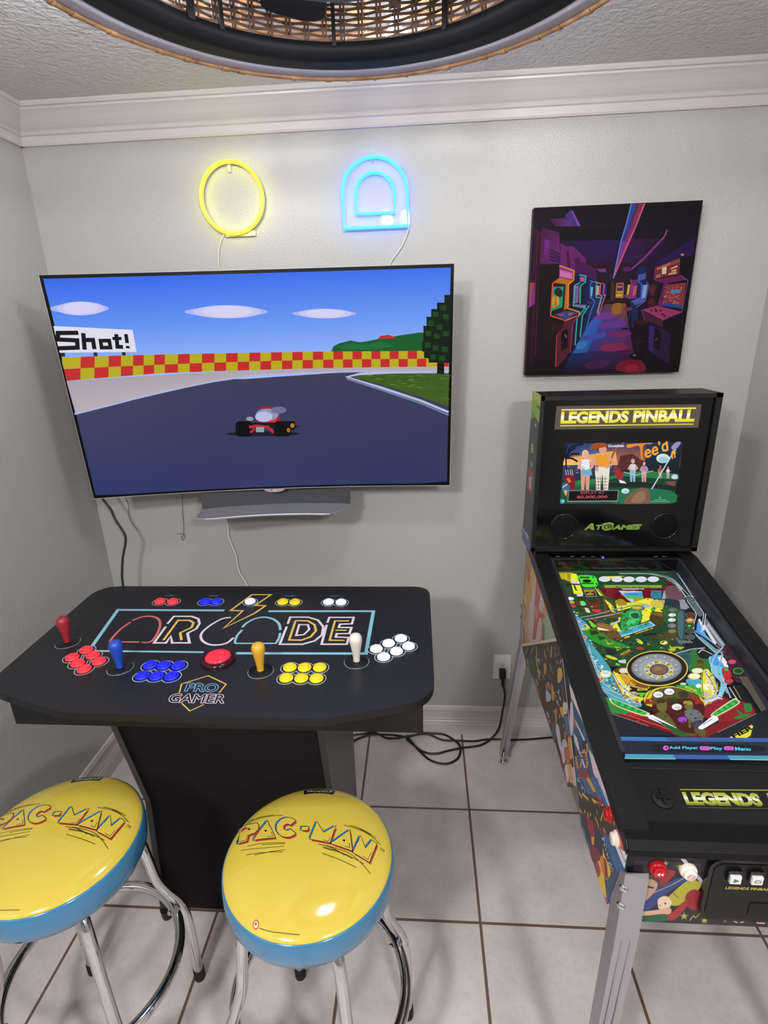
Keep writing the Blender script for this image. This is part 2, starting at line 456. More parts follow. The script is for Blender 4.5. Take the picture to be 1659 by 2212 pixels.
# ------------------------------------------------------------------ printed and displayed artwork (flat patches: kind|colour|coordinates in 0.1 mm)
TV_ART="""G|2f63e6,3a6fe8,6f9cf2,5c8df0|-6000 3350 6000 3350 5980 1858 -5997 2047
G|5c8df0,6f9cf2,a8c2f8,a0bcf8|-5997 2047 5980 1858 6003 138 -6028 357
E|a9b2ee|-5179 2514 832 -23 -34 -141 20
E|c3c4f0|-5148 2513 682 -19 -47 -192 20
E|d3d0f2|-5147 2520 500 -13 -41 -171 20
E|a9b2ee|-886 2294 1274 -35 -20 -139 20
E|c3c4f0|-855 2293 1045 -29 -26 -188 20
E|d3d0f2|-854 2300 764 -21 -23 -168 20
E|a9b2ee|2125 2159 1003 -28 -7 -103 20
E|c3c4f0|2156 2158 823 -23 -9 -140 20
E|d3d0f2|2157 2165 601 -16 -9 -125 20
P|17592c|2277 1032 2352 1185 2536 1272 2906 1346 3213 1283 3475 1322 3802 1374 4455 1462 5066 1536 5596 1490 5977 1248 5986 858 2273 970
P|1d6a33|2489 1158 2903 1277 3389 1209 3882 1294 4287 1143 3794 1065 2647 1068
P|c0282c|3762 1375 3845 1457 4090 1488 4308 1420 4291 1375
P|dcdcec|-6035 2048 -3785 1858 -3791 1206 -6054 1274
P|23232f|-6006 1272 -5896 1269 -5909 1154 -6020 1157
P|23232f|-5072 1244 -4961 1241 -4971 1126 -5082 1129
P|23232f|-4237 1219 -4126 1216 -4134 1100 -4246 1104
L|08080c|124|-5377 1829 -5955 1845 -6002 1659 -5461 1613 -5496 1402 -6099 1405
L|08080c|125|-5238 1817 -5306 1335
L|08080c|124|-5270 1615 -5003 1608 -5019 1335
L|08080c|109|-4788 1579 -4535 1571 -4541 1366 -4802 1374 -4788 1579
L|08080c|117|-4290 1752 -4330 1383 -4165 1370
L|08080c|92|-4428 1629 -4159 1621
L|08080c|108|-4006 1744 -4022 1480
L|08080c|110|-4024 1397 -4032 1321
P|b5a81e|-6009 1134 -5467 1130 -5549 787 -6098 787
P|c02a2a|-6034 785 -5549 787 -5632 445 -6042 429
P|c02a2a|-5467 1130 -5059 1127 -5137 789 -5549 787
P|b5a81e|-5549 787 -5137 789 -5214 460 -5632 445
P|b5a81e|-5059 1127 -4643 1123 -4717 792 -5137 789
P|c02a2a|-5137 789 -4717 792 -4787 477 -5214 460
P|c02a2a|-4643 1123 -4275 1119 -4344 794 -4717 792
P|b5a81e|-4717 792 -4344 794 -4409 490 -4787 477
P|b5a81e|-4275 1119 -3914 1114 -3980 795 -4344 794
P|c02a2a|-4344 794 -3980 795 -4040 504 -4409 490
P|c02a2a|-3914 1114 -3594 1110 -3656 796 -3980 795
P|b5a81e|-3980 795 -3656 796 -3711 516 -4040 504
P|b5a81e|-3594 1110 -3272 1105 -3331 796 -3656 796
P|c02a2a|-3656 796 -3331 796 -3382 528 -3711 516
P|c02a2a|-3272 1105 -2951 1101 -3007 797 -3331 796
P|b5a81e|-3331 796 -3007 797 -3054 537 -3382 528
P|b5a81e|-2951 1101 -2549 1096 -2600 798 -3007 797
P|c02a2a|-3007 797 -2600 798 -2646 536 -3054 537
P|c02a2a|-2549 1096 -2186 1091 -2235 799 -2600 798
P|b5a81e|-2600 798 -2235 799 -2278 535 -2646 536
P|b5a81e|-2186 1091 -1807 1086 -1852 800 -2235 799
P|c02a2a|-2235 799 -1852 800 -1894 534 -2278 535
P|c02a2a|-1807 1086 -1420 1081 -1461 801 -1852 800
P|b5a81e|-1852 800 -1461 801 -1501 534 -1894 534
P|b5a81e|-1420 1081 -1056 1076 -1095 800 -1461 801
P|c02a2a|-1461 801 -1095 800 -1132 533 -1501 534
P|c02a2a|-1056 1076 -692 1071 -728 798 -1095 800
P|b5a81e|-1095 800 -728 798 -762 532 -1132 533
P|b5a81e|-692 1071 -327 1066 -360 797 -728 798
P|c02a2a|-728 798 -360 797 -393 531 -762 532
P|c02a2a|-327 1066 21 1062 -9 795 -360 797
P|b5a81e|-360 797 -9 795 -39 531 -393 531
P|b5a81e|21 1062 362 1057 334 794 -9 795
P|c02a2a|-9 795 334 794 306 530 -39 531
P|c02a2a|362 1057 704 1053 678 792 334 794
P|b5a81e|334 794 678 792 652 529 306 530
P|b5a81e|704 1053 1037 1048 1014 791 678 792
P|c02a2a|678 792 1014 791 990 529 652 529
P|c02a2a|1037 1048 1363 1044 1342 790 1014 791
P|b5a81e|1014 791 1342 790 1320 528 990 529
P|b5a81e|1363 1044 1689 1040 1670 788 1342 790
P|c02a2a|1342 790 1670 788 1650 527 1320 528
P|c02a2a|1689 1040 2016 1035 1998 785 1670 788
P|b5a81e|1670 788 1998 785 1981 526 1650 527
P|b5a81e|2016 1035 2342 1029 2327 781 1998 785
P|c02a2a|1998 785 2327 781 2311 523 1981 526
P|c02a2a|2342 1029 2645 1024 2631 777 2327 781
P|b5a81e|2327 781 2631 777 2618 520 2311 523
P|b5a81e|2645 1024 2948 1019 2936 773 2631 777
P|c02a2a|2631 777 2936 773 2924 518 2618 520
P|c02a2a|2948 1019 3242 1014 3233 769 2936 773
P|b5a81e|2936 773 3233 769 3222 515 2924 518
P|b5a81e|3242 1014 3546 1008 3538 765 3233 769
P|c02a2a|3233 769 3538 765 3529 513 3222 515
P|c02a2a|3546 1008 3833 1003 3827 761 3538 765
P|b5a81e|3538 765 3827 761 3820 510 3529 513
P|b5a81e|3833 1003 4121 998 4116 757 3827 761
P|c02a2a|3827 761 4116 757 4111 508 3820 510
P|c02a2a|4121 998 4408 994 4405 753 4116 757
P|b5a81e|4116 757 4405 753 4402 505 4111 508
P|b5a81e|4408 994 4697 991 4695 749 4405 753
P|c02a2a|4405 753 4695 749 4693 501 4402 505
P|c02a2a|4697 991 4985 988 4985 746 4695 749
P|b5a81e|4695 749 4985 746 4985 498 4693 501
P|b5a81e|4985 988 5273 984 5275 742 4985 746
P|c02a2a|4985 746 5275 742 5277 494 4985 498
P|c02a2a|5273 984 5604 981 5607 737 5275 742
P|b5a81e|5275 742 5607 737 5610 490 5277 494
P|b5a81e|5604 981 5984 976 5989 732 5607 737
P|c02a2a|5607 737 5989 732 5995 485 5610 490
G|a79fac,a79fac,b5aab2,b8adb4|-6042 429 -680 532 -704 349 -6007 -625
P|b0a6b0|-680 532 1791 527 5995 485 5998 333 3026 393 951 377 -290 360 -704 349
G|3c3f5e,3b3d58,2e3564,2b3568|-5999 -592 -1547 223 -1567 -3551 -6006 -3378
G|3b3d58,3a3c56,2d3460,2e3564|-1547 223 3026 393 3303 -3550 -1567 -3551
G|3a3c56,3a3c56,2b325e,2d3460|3026 393 5998 333 6000 -3350 3303 -3550
P|3d5c1c|2935 219 3439 300 4274 330 5999 317 6006 -774 5112 -451 3847 -38
L|37531a|25|5525 -293 5712 -307
L|4d6e22|25|3553 146 3737 132
L|4d6e22|25|5842 -518 6031 -533
L|577a2a|25|3840 153 4024 139
L|37531a|25|3838 269 4021 255
L|4d6e22|25|4905 -141 5091 -155
L|37531a|25|5382 -303 5569 -318
L|4d6e22|25|4079 239 4263 225
L|2f4a16|25|3806 52 3990 38
L|2f4a16|25|4462 117 4647 104
L|4d6e22|25|4762 51 4947 37
L|37531a|25|4432 43 4617 29
L|577a2a|25|4493 -10 4678 -24
L|2f4a16|25|3897 104 4081 90
L|2f4a16|25|3479 189 3662 176
L|4d6e22|25|5854 223 6039 209
L|37531a|25|4181 116 4365 102
L|577a2a|25|4624 -108 4809 -122
L|577a2a|25|3683 154 3867 140
L|4d6e22|25|5056 -200 5243 -215
L|2f4a16|25|5696 -278 5884 -293
L|577a2a|25|3638 158 3822 144
L|4d6e22|25|5836 123 6022 109
L|4d6e22|25|5754 -494 5942 -509
L|2f4a16|25|5155 -258 5341 -272
L|4d6e22|25|4221 -53 4406 -67
L|2f4a16|25|5250 123 5436 109
L|577a2a|25|4976 -134 5162 -148
L|2f4a16|25|3499 283 3682 270
L|577a2a|25|4698 100 4883 86
L|4d6e22|25|4673 131 4858 117
L|37531a|25|3223 303 3405 290
L|577a2a|25|3401 278 3584 264
L|577a2a|25|4759 -52 4944 -66
L|2f4a16|25|4644 -7 4829 -21
L|577a2a|25|4698 -98 4884 -112
L|577a2a|25|4087 -35 4272 -49
L|4d6e22|25|5069 204 5254 190
L|4d6e22|25|4951 23 5137 9
L|2f4a16|25|3764 205 3947 191
L|4d6e22|25|4447 -95 4633 -109
L|2f4a16|25|4236 199 4420 185
L|577a2a|25|4951 247 5136 233
L|2f4a16|25|3292 231 3475 217
L|4d6e22|25|4310 72 4495 58
L|4d6e22|25|3934 153 4118 139
L|2f4a16|25|5644 -55 5831 -69
L|37531a|25|4155 138 4339 124
L|577a2a|25|4699 204 4883 191
L|4d6e22|25|3371 253 3554 239
L|2f4a16|25|4558 153 4743 139
L|2f4a16|25|3855 162 4039 148
L|37531a|25|5891 188 6076 174
L|37531a|25|4888 -218 5075 -232
L|577a2a|25|5712 134 5898 120
L|2f4a16|25|3432 161 3616 147
L|37531a|25|5864 -213 6051 -227
L|4d6e22|25|3303 241 3487 227
L|2f4a16|25|4789 161 4973 147
L|37531a|25|3799 62 3984 48
L|b9bcd8|74|5982 325 4274 346 3148 317 2727 233 3845 -136 5113 -576 6010 -961
L|aeb3da|57|-6036 -608 -4712 -344 -3413 -66 -1545 231 -290 360 952 385 3026 401 5981 341
L|6f7cae|51|2724 177 3843 -210 5113 -660 6012 -1055
P|0b1d0e|5819 2600 5995 2595 6000 2376 5824 2381
P|0b1d0e|5600 2387 6000 2376 6004 2192 5603 2203
P|0b1d0e|5426 2208 6004 2192 6009 1969 5428 1985
P|0b1d0e|5283 1989 6009 1969 6016 1706 5285 1727
P|0b1d0e|5188 1729 6008 1706 6018 1247 5190 1272
P|0b1d0e|5149 1273 6010 1247 6018 936 5150 962
P|0b1d0e|5208 960 6009 936 6014 739 5209 764
P|0b1d0e|5358 759 6014 739 6017 604 5359 624
P|17421c|5705 2311 5881 2306 5884 2159 5707 2163
P|17421c|5467 2133 5644 2128 5646 1979 5469 1984
P|17421c|5790 2050 5967 2045 5971 1895 5793 1900
P|17421c|5332 1876 5510 1871 5512 1720 5334 1725
P|17421c|5593 1756 5771 1751 5774 1599 5595 1604
P|17421c|5253 1576 5432 1571 5434 1418 5254 1423
P|17421c|5515 1492 5694 1487 5697 1334 5517 1339
P|17421c|5799 1560 5979 1555 5982 1402 5802 1407
P|17421c|5231 1232 5411 1226 5413 1071 5232 1077
P|17421c|5478 1147 5659 1142 5661 986 5480 991
P|17421c|5767 1100 5948 1094 5951 938 5769 943
P|17421c|5398 876 5580 871 5582 713 5400 718
P|17421c|5689 828 5871 823 5874 664 5691 670
P|0c0f0d|5634 616 5834 610 5849 265 5613 272
E|14162c|-174 -1543 1248 -44 -9 -88 16
E|1c1f38|794 -1334 258 -9 -4 -43 16
P|a51f24|-323 -1200 -235 -735 -72 -640 307 -652 423 -757 444 -1227
P|c9383a|-182 -1162 -108 -807 315 -821 329 -1180
P|050507|-950 -1093 -551 -1107 -476 -1195 -518 -1540 -614 -1624 -1017 -1610 -1092 -1520 -1046 -1175
P|050507|299 -1136 709 -1150 786 -1238 754 -1585 660 -1669 246 -1654 169 -1564 205 -1218
P|050507|683 -1149 896 -1156 923 -1243 910 -1390 852 -1457 655 -1450
P|10121e|-514 -1151 252 -1177 275 -1368 -562 -1339
L|b6282c|95|-618 -1302 -358 -1277 5 -1324 174 -1521
L|a52226|86|-598 -1494 -454 -1368
P|8ea0a8|-387 -1310 -123 -1319 -142 -1492 -408 -1483
E|b37c22|823 -1300 69 -2 -7 -78 16
E|9c6a20|680 -1451 60 -2 -7 -78 16
E|9a9aa8|-559 -1029 119 -4 -8 -68 16
E|8e90b8|25 -913 373 -13 -23 -204 18
E|b6bbe0|-93 -977 288 -10 -19 -170 18
E|6a6d94|421 -774 254 -8 -12 -118 14"""

CANVAS_ART="""G|120f16,120c12,1a0f24,2a0f2c|-2550 2575 2570 2575 2569 915 -2542 940
G|38102c,1c0f26,0e080e,120810|-2542 940 2569 915 2570 -2575 -2550 -2575
G|0c0b10,0f0d14,121018,0d0a10|-1824 2035 239 1907 182 1486 -1684 1604
G|20123a,2c1a52,241444,351444|-1684 1604 174 1552 70 892 -800 931
G|3a123e,1b0d20,241236,3c1450|525 1585 2190 1526 1369 835 178 888
G|3c1436,5a2060,6a3a90,4a1a4a|-2104 2241 -1592 2249 -1290 2010 -1858 2020
P|4a3078|-1614 2299 -1434 2465 -1094 2001 -1325 2005
P|7a4ab0|-1416 2465 -1362 2446 -1084 2007 -1184 2012
G|3c1238,5c1d54,7a2a7a,5a1a44|-2285 2024 -1737 1836 -1633 934 -2471 971
G|2c0e22,521a3c,4a1430,300c20|-2569 2004 -2292 1861 -2223 -1867 -2433 -2240
G|c05a50,8a2c50,7a2a78,9a4a9a|-2584 393 -2399 385 -2379 -247 -2569 -382
L|220a18|43|-2344 1831 -2336 -37 -2327 -2052
G|7a2a86,7a2a86,5c1d60,5c1d60|-2191 1676 -2025 1619 -2014 934 -2171 941
P|54205c|-2001 1420 -1524 1165 -1542 930 -2017 985
L|2a0f30|28|-1996 1353 -1533 1138
L|2a0f30|28|-1989 1259 -1528 1078
L|2a0f30|28|-1983 1165 -1523 1017
L|2a0f30|28|-1976 1071 -1518 956
P|6a2468|-1679 1538 -1455 1428 -1277 1437 -848 1068 -771 624 -1625 832
P|4a1640|-1478 1263 -1414 1360 -1297 818 -1406 822
P|3c1238|-1174 1082 -1029 1076 -990 634 -1100 639
P|4c1a50|-1210 1084 -493 748 -419 369 -1136 640
P|2c1030|-496 782 71 553 109 208 -415 334
G|5a3a3c,8a5a28,6a3060,2a3a90|-89 -344 574 -337 725 -987 -619 -1004
G|2a4aa8,5a2a78,6a2050,1c3c90|-619 -1004 725 -987 974 -1806 -1037 -1838
G|1c3072,4a1a40,2c0a18,120816|-1037 -1838 974 -1806 1601 -2549 -1365 -2551
G|3a6ac8,3a5ab8,2a62b0,2a70b8|-486 -828 -118 -771 -539 -1858 -995 -1878
S|7a3a9a|-357 -618 310 -610 256 -787 -414 -795
S|a06a30|171 -355 428 -348 426 -650 165 -639
S|6a3a98|-141 -915 563 -872 621 -1055 -235 -1093
S|4a50b0|-591 -1298 4 -1230 -54 -1393 -729 -1440
S|7a2a68|153 -1218 831 -1246 698 -1387 167 -1347
S|8a2a5a|-31 -1616 648 -1607 746 -1797 -8 -1841
S|3a86c8|-872 -1546 -574 -1483 -629 -1704 -893 -1731
S|4a2050|-507 -2200 250 -2115 48 -2374 -489 -2392
S|7a1630|565 -2204 1245 -2155 1447 -2543 561 -2509
S|a01c38|809 -2327 1149 -2302 1212 -2496 829 -2500
G|2a4aa0,2a4a98,3a3a90,3a3a90|399 2562 580 2560 289 1481 206 1518
G|4a1a30,a83a50,8a3a90,5a2a70|580 2560 849 2566 485 1472 289 1481
G|4a3aa0,a83a98,8a3a8a,9a4a9a|206 1518 467 1473 151 550 73 399
L|6a8ae0|34|413 2561 320 1968 217 1550 86 416
L|d8607a|41|806 2549 611 1890 463 1506 111 517
L|8a3a58|27|684 2555 499 1798 312 1282
C|6a2a6a|61|1593 1812 1543 1620 1394 1431 991 986 600 666
C|b060a0|20|1584 1781 1528 1605 1375 1439 955 987 632 699
P|7a3a8a|-491 731 -203 742 -137 630 -336 632
P|5a2460|355 762 587 775 587 626 369 635
P|2a1450|1333 836 2468 1546 2497 918 2068 938 1397 631
P|2a1824|-279 431 483 432 570 -301 -167 -305
P|120a10|-150 305 43 307 78 -175 -96 -202
P|4a2c30|24 315 132 328 178 -249 67 -245
P|c07a2c|202 290 434 297 474 -174 216 -163
P|3a2c70|235 254 410 257 426 48 244 46
P|d06a90|256 201 394 202 394 143 255 146
P|e0b040|220 29 435 34 446 -120 226 -118
P|4a2410|227 1 256 0 261 -42 232 -41
P|4a2410|282 -1 312 -3 316 -45 287 -43
P|4a2410|337 -4 367 -5 372 -47 342 -46
P|4a2410|392 -6 422 -7 427 -49 397 -48
P|3a2a78|-230 309 -100 286 -81 -63 -200 -339 -282 -336
L|d86a8a|25|-267 310 -181 255 -174 -59 -111 -61 -275 -693
L|e07a8a|28|-397 333 -302 295 -295 -54 -225 -92 -301 -620
P|232a66|-605 411 -417 351 -407 -119 -220 -144 -350 -690 -523 -827
L|5ac0b8|32|-508 355 -395 316 -441 231 -407 -119 -238 -144 -329 -601
P|e8a890|-412 230 -339 227 -325 -52 -405 -66
P|1c2458|-755 452 -567 392 -592 -111 -431 -241 -608 -1114 -753 -1181
L|4a7ac8|36|-658 396 -563 358 -628 274 -583 -129 -424 -241 -517 -504 -639 -1113
P|7ac8d0|-600 204 -529 194 -536 -78 -579 -94
P|3a3a5a|-710 -229 -469 -240 -497 -327 -681 -337
P|141c40|-1173 642 -768 590 -748 -210 -605 -358 -812 -1363 -1015 -1652 -1138 -1535 -1129 -300
P|a8709a|-1156 228 -1000 256 -983 -271 -1129 -300
P|7a58b0|-1131 157 -1022 170 -1025 -216 -1117 -230
P|2a4a8a|-991 559 -797 516 -800 351 -984 359
P|d05a8a|-961 513 -812 482 -820 369 -960 375
L|3ab0a0|39|-1004 583 -792 536 -789 350 -938 253 -906 -309
L|48c0b8|36|-964 341 -1122 261 -1117 -354 -727 -441 -961 -736 -960 -1616
L|4ab8b0|40|-611 -375 -799 -671 -812 -1363
L|4aa050|32|-886 285 -961 184 -928 -273
P|7a8aa8|-1072 -320 -679 -355 -747 -430 -1084 -391
P|1a0d10|-2304 913 -1668 919 -1672 492 -1880 328 -1849 -627 -1347 -829 -1332 -1011 -1599 -1479 -1568 -2427 -2228 -2421
G|2a1014,30141a,20101a,201014|-2065 -763 -1411 -971 -1596 -1516 -2017 -1500
P|8a3a86|-1663 861 -1179 717 -1191 430 -1644 508
P|c85aa0|-1638 765 -1209 643 -1222 455 -1631 532
L|f0b0d8|18|-1609 722 -1581 550
L|f0b0d8|17|-1553 706 -1525 537
L|f0b0d8|18|-1497 690 -1469 525
L|f0b0d8|18|-1441 674 -1414 512
L|f0b0d8|18|-1385 658 -1358 499
L|f0b0d8|18|-1329 642 -1302 486
L|f0b0d8|18|-1273 626 -1246 474
P|c07a20|-1644 508 -1190 419 -1309 304 -1252 -384 -1410 -502 -1419 308 -1772 358
L|f0902c|41|-1664 875 -1178 703 -1179 419 -1327 304 -1304 -435 -913 -559 -904 -667 -1329 -811
L|e0582a|41|-1642 491 -1837 344 -1837 -646 -1317 -823
L|c84030|37|-1317 -823 -1405 -1045 -1582 -1295 -1557 -2312
L|b83a34|33|-918 -673 -1096 -912 -1104 -1854
P|2aa078|-1818 239 -1480 242 -1475 -392 -1821 -503
S|d89030|-1807 -77 -1669 -30 -1595 -280 -1782 -415
S|1a2a28|-1772 115 -1651 214 -1513 104 -1518 -72 -1706 -28
L|e0b050|29|-1797 -60 -1795 -343
L|b05a20|26|-1724 -45 -1700 -365
L|e8c060|25|-1648 -66 -1603 -316
P|3c4a86|-1738 -614 -1335 -505 -919 -576 -1312 -794
P|b04a70|-1625 -619 -1441 -590 -1361 -648 -1546 -676
P|c06a80|-1255 -580 -1067 -588 -1247 -670
P|5a1c34|-1327 -837 -947 -683 -1112 -947 -1130 -1872 -1532 -2390 -1575 -1295
P|14080c|-1415 -1154 -1271 -1068 -1226 -1162 -1203 -1682 -1403 -1805 -1442 -1300
E|d04a3a|-1310 -1287 23 -1 2 -30 16
E|a0a0b0|-1275 -1344 19 -1 2 -26 16
P|1c2458|809 725 1056 764 1143 506 1079 304 1239 193 1225 -259 948 -388 1076 -1110 851 -1101 713 -272 922 -176
P|4a5ab0|900 517 1100 559 1112 388 902 328
L|4a6ad0|36|889 517 890 312 1017 220 1032 -180 734 -291
P|8ab0e0|1056 201 1200 212 1172 -186 1055 -216
P|5a5ab0|721 -272 1034 -198 1179 -239 1158 -309 895 -403
L|5a6ac8|25|1134 301 1239 193 1175 -292 922 -475
P|8a3a7a|398 -83 761 -64 922 -176 670 -217
P|e0b040|563 223 652 236 633 -58 563 -90
P|7a2a68|656 356 852 382 876 -104 660 -129
P|c05a80|750 180 876 192 858 -103 749 -116
L|b84a90|25|633 392 713 182 678 -130
P|2a101c|1234 228 1489 217 1576 -414 1299 -544
E|4a1c24|1387 -371 118 -5 23 -178 16
S|5a2030|1262 158 1439 185 1427 -127 1308 -52
P|160c12|1351 701 2114 985 2550 1032 2439 313 2592 -599 2393 -732 2793 -2367 2231 -2421 1882 -1288 1831 -924 1119 -572 1613 -416 1703 242 1398 358
P|7a2a30|1391 726 2105 976 2152 496 1413 375
P|c07050|1423 697 1832 848 1841 780 1434 623
P|e0d0c0|1586 690 1723 735 1736 514 1601 503
P|e8b090|1856 678 2058 764 2060 703 1856 628
P|a04a38|1850 847 2096 936 2104 836 1862 762
P|d8a080|1806 528 2049 585 2055 500 1814 477
P|b07060|1433 493 1574 521 1570 419 1436 398
P|f0c040|1889 603 2040 643 2040 596 1894 568
L|7a2a70|51|1385 716 1398 358 1737 258 1618 -451 1119 -572 1230 -863 1812 -923
P|6a1f5c|1416 358 1700 259 1620 -469 1749 -475 1830 237 2414 314 2157 462
P|8a3a40|1801 186 2391 229 2384 -554 1744 -439
E|c86a50|1875 78 19 -1 2 -13 6
E|c86a50|1761 -150 16 0 4 -28 6
E|c86a50|1872 -148 16 -1 2 -13 6
E|a83a50|1898 -363 11 0 3 -22 6
E|a83a50|2185 18 17 -1 3 -22 6
E|e09060|1798 -181 23 -1 3 -19 6
E|702838|1883 -14 28 -2 4 -25 6
E|a83a50|2205 113 16 0 3 -22 6
E|d87a88|2215 -148 19 -1 4 -21 6
E|c86a50|1995 5 15 0 3 -24 6
E|d87a88|1776 -191 16 0 3 -20 6
E|e09060|2130 45 23 -1 2 -11 6
E|702838|2098 -108 14 0 2 -18 6
E|c86a50|1926 -162 28 -1 2 -12 6
E|c86a50|2136 -24 21 -1 4 -25 6
E|c86a50|1928 37 19 -1 2 -11 6
E|c86a50|2248 -384 24 -1 4 -27 6
E|702838|1925 -38 14 0 3 -22 6
E|a83a50|2118 81 22 -1 4 -26 6
E|c86a50|1823 -65 29 -1 3 -16 6
E|a83a50|1949 -108 17 -1 3 -25 6
E|c86a50|2063 -105 14 -1 4 -27 6
E|e09060|1778 107 14 -1 3 -22 6
E|c86a50|2083 -162 22 -1 3 -16 6
E|e09060|1817 -142 25 -1 2 -17 6
E|d87a88|2009 0 19 -1 2 -11 6
E|e09060|1995 -211 19 -1 2 -15 6
E|e09060|1765 4 15 -1 2 -14 6
E|a83a50|1976 -9 17 -1 4 -26 6
E|c86a50|2066 -395 18 -1 4 -26 6
E|e09060|2017 77 14 -1 3 -26 6
E|d87a88|1936 -214 26 -1 3 -21 6
E|d87a88|2041 -217 24 -1 3 -15 6
E|e09060|2269 76 28 -1 4 -27 6
E|c86a50|1777 -334 14 -1 4 -28 6
E|d87a88|2230 -242 19 -1 3 -19 6
E|c86a50|2255 2 11 -1 4 -27 6
E|d87a88|2082 -11 18 -1 3 -24 6
E|702838|2232 -171 27 -1 2 -14 6
E|702838|1935 -337 25 -1 3 -19 6
E|702838|1986 86 24 -1 2 -13 6
E|702838|2226 -200 13 -1 2 -17 6
E|702838|2244 -39 17 0 2 -11 6
E|d87a88|1996 20 28 -2 2 -18 6
E|a83a50|2218 -91 12 -1 4 -27 6
E|c86a50|2030 -101 27 -1 4 -24 6
E|d87a88|2100 -370 23 -1 4 -27 6
E|e09060|1985 -290 14 -1 4 -26 6
E|c86a50|2136 -49 26 -2 2 -15 6
E|d87a88|2134 117 16 0 3 -20 6
E|d87a88|2183 -195 20 -1 3 -20 6
E|c86a50|2213 -69 25 -1 4 -27 6
E|d87a88|2123 -197 16 0 4 -26 6
E|d87a88|2180 -178 28 -1 3 -19 6
E|a83a50|2086 -108 13 0 3 -24 6
E|702838|2289 -63 19 -1 3 -21 6
E|a83a50|1851 -339 18 -1 3 -21 6
E|e09060|2125 -341 12 0 3 -22 6
E|702838|1929 -64 14 -1 4 -26 6
E|c86a50|1764 -360 27 -1 4 -25 6
E|c86a50|1837 -171 20 -1 3 -21 6
E|e09060|2173 -388 13 0 3 -22 6
E|d87a88|2093 -312 16 -1 4 -27 6
E|a83a50|2230 -7 20 -1 2 -14 6
E|d87a88|1874 -38 23 -1 4 -28 6
E|702838|2033 -382 17 -1 3 -19 6
E|702838|1754 41 21 -1 3 -22 6
E|702838|2202 -93 18 -1 2 -11 6
E|702838|1791 -374 29 -2 4 -27 6
E|d87a88|2192 -358 25 -1 3 -19 6
P|4a8ac0|1951 24 2277 28 2257 -76 1948 -80
P|2a4a98|1769 -352 2389 -466 2385 -562 1746 -450
L|8a3a78|29|2183 461 2442 296 2389 -661 1999 -805 1802 -905
P|a03a68|1124 -555 1581 -450 2379 -643 1808 -894
P|4a1c34|1126 -573 1810 -905 1857 -1160 1228 -845
E|2a1020|1540 -554 37 -2 4 -33 8
E|2a1020|1566 -609 37 -1 4 -32 8
E|2a1020|1782 -707 37 -1 4 -32 8
E|2a1020|1852 -763 38 -2 5 -33 8
E|2a1020|1415 -585 37 -1 4 -32 8
E|2a1020|1711 -597 37 -2 5 -32 8
P|2c1840|1380 -1014 1867 -1179 2112 -1334 2220 -2344 1473 -1863
P|3c2470|1401 -1033 1576 -1094 1629 -1906 1468 -1825
P|120a14|1581 -1131 1821 -1250 1852 -1878 1628 -1757
L|8a7aa0|19|1655 -1536 1727 -1465
E|f08050|2163 1060 50 -2 5 -34 10
E|7a2a40|662 -518 133 -5 7 -57 16
L|5a3a6a|30|620 -569 672 -1166
L|3a2a5a|25|731 -574 727 -842
E|1a1020|637 -1128 113 -5 4 -33 16
P|160a0e|874 -920 1389 -942 1396 -1141 1197 -1188 920 -1122
E|3a141c|1128 -938 254 -11 9 -66 16
L|241420|61|1104 -1184 1150 -2000
L|4a3040|19|904 -1543 1278 -1521 1103 -1625 904 -1543
E|08060a|1097 -2036 237 -9 13 -106 16
E|5a6a8a|1035 -1995 54 -3 5 -38 8"""

MARQUEE_ART="""P|5d5248|-2134 14851 2092 14823 2103 14124 -2149 14139
L|f2e45e|43|-1979 14734 1949 14711
L|d9cf52|36|-1983 14252 1944 14235
T|e8dc40,f0e458,fbf5b0,fff8e0,f2e65c,e8dc48|LEGENDS PINBALL|-1981 14314 1953 14305 -1976 14686|0.05"""

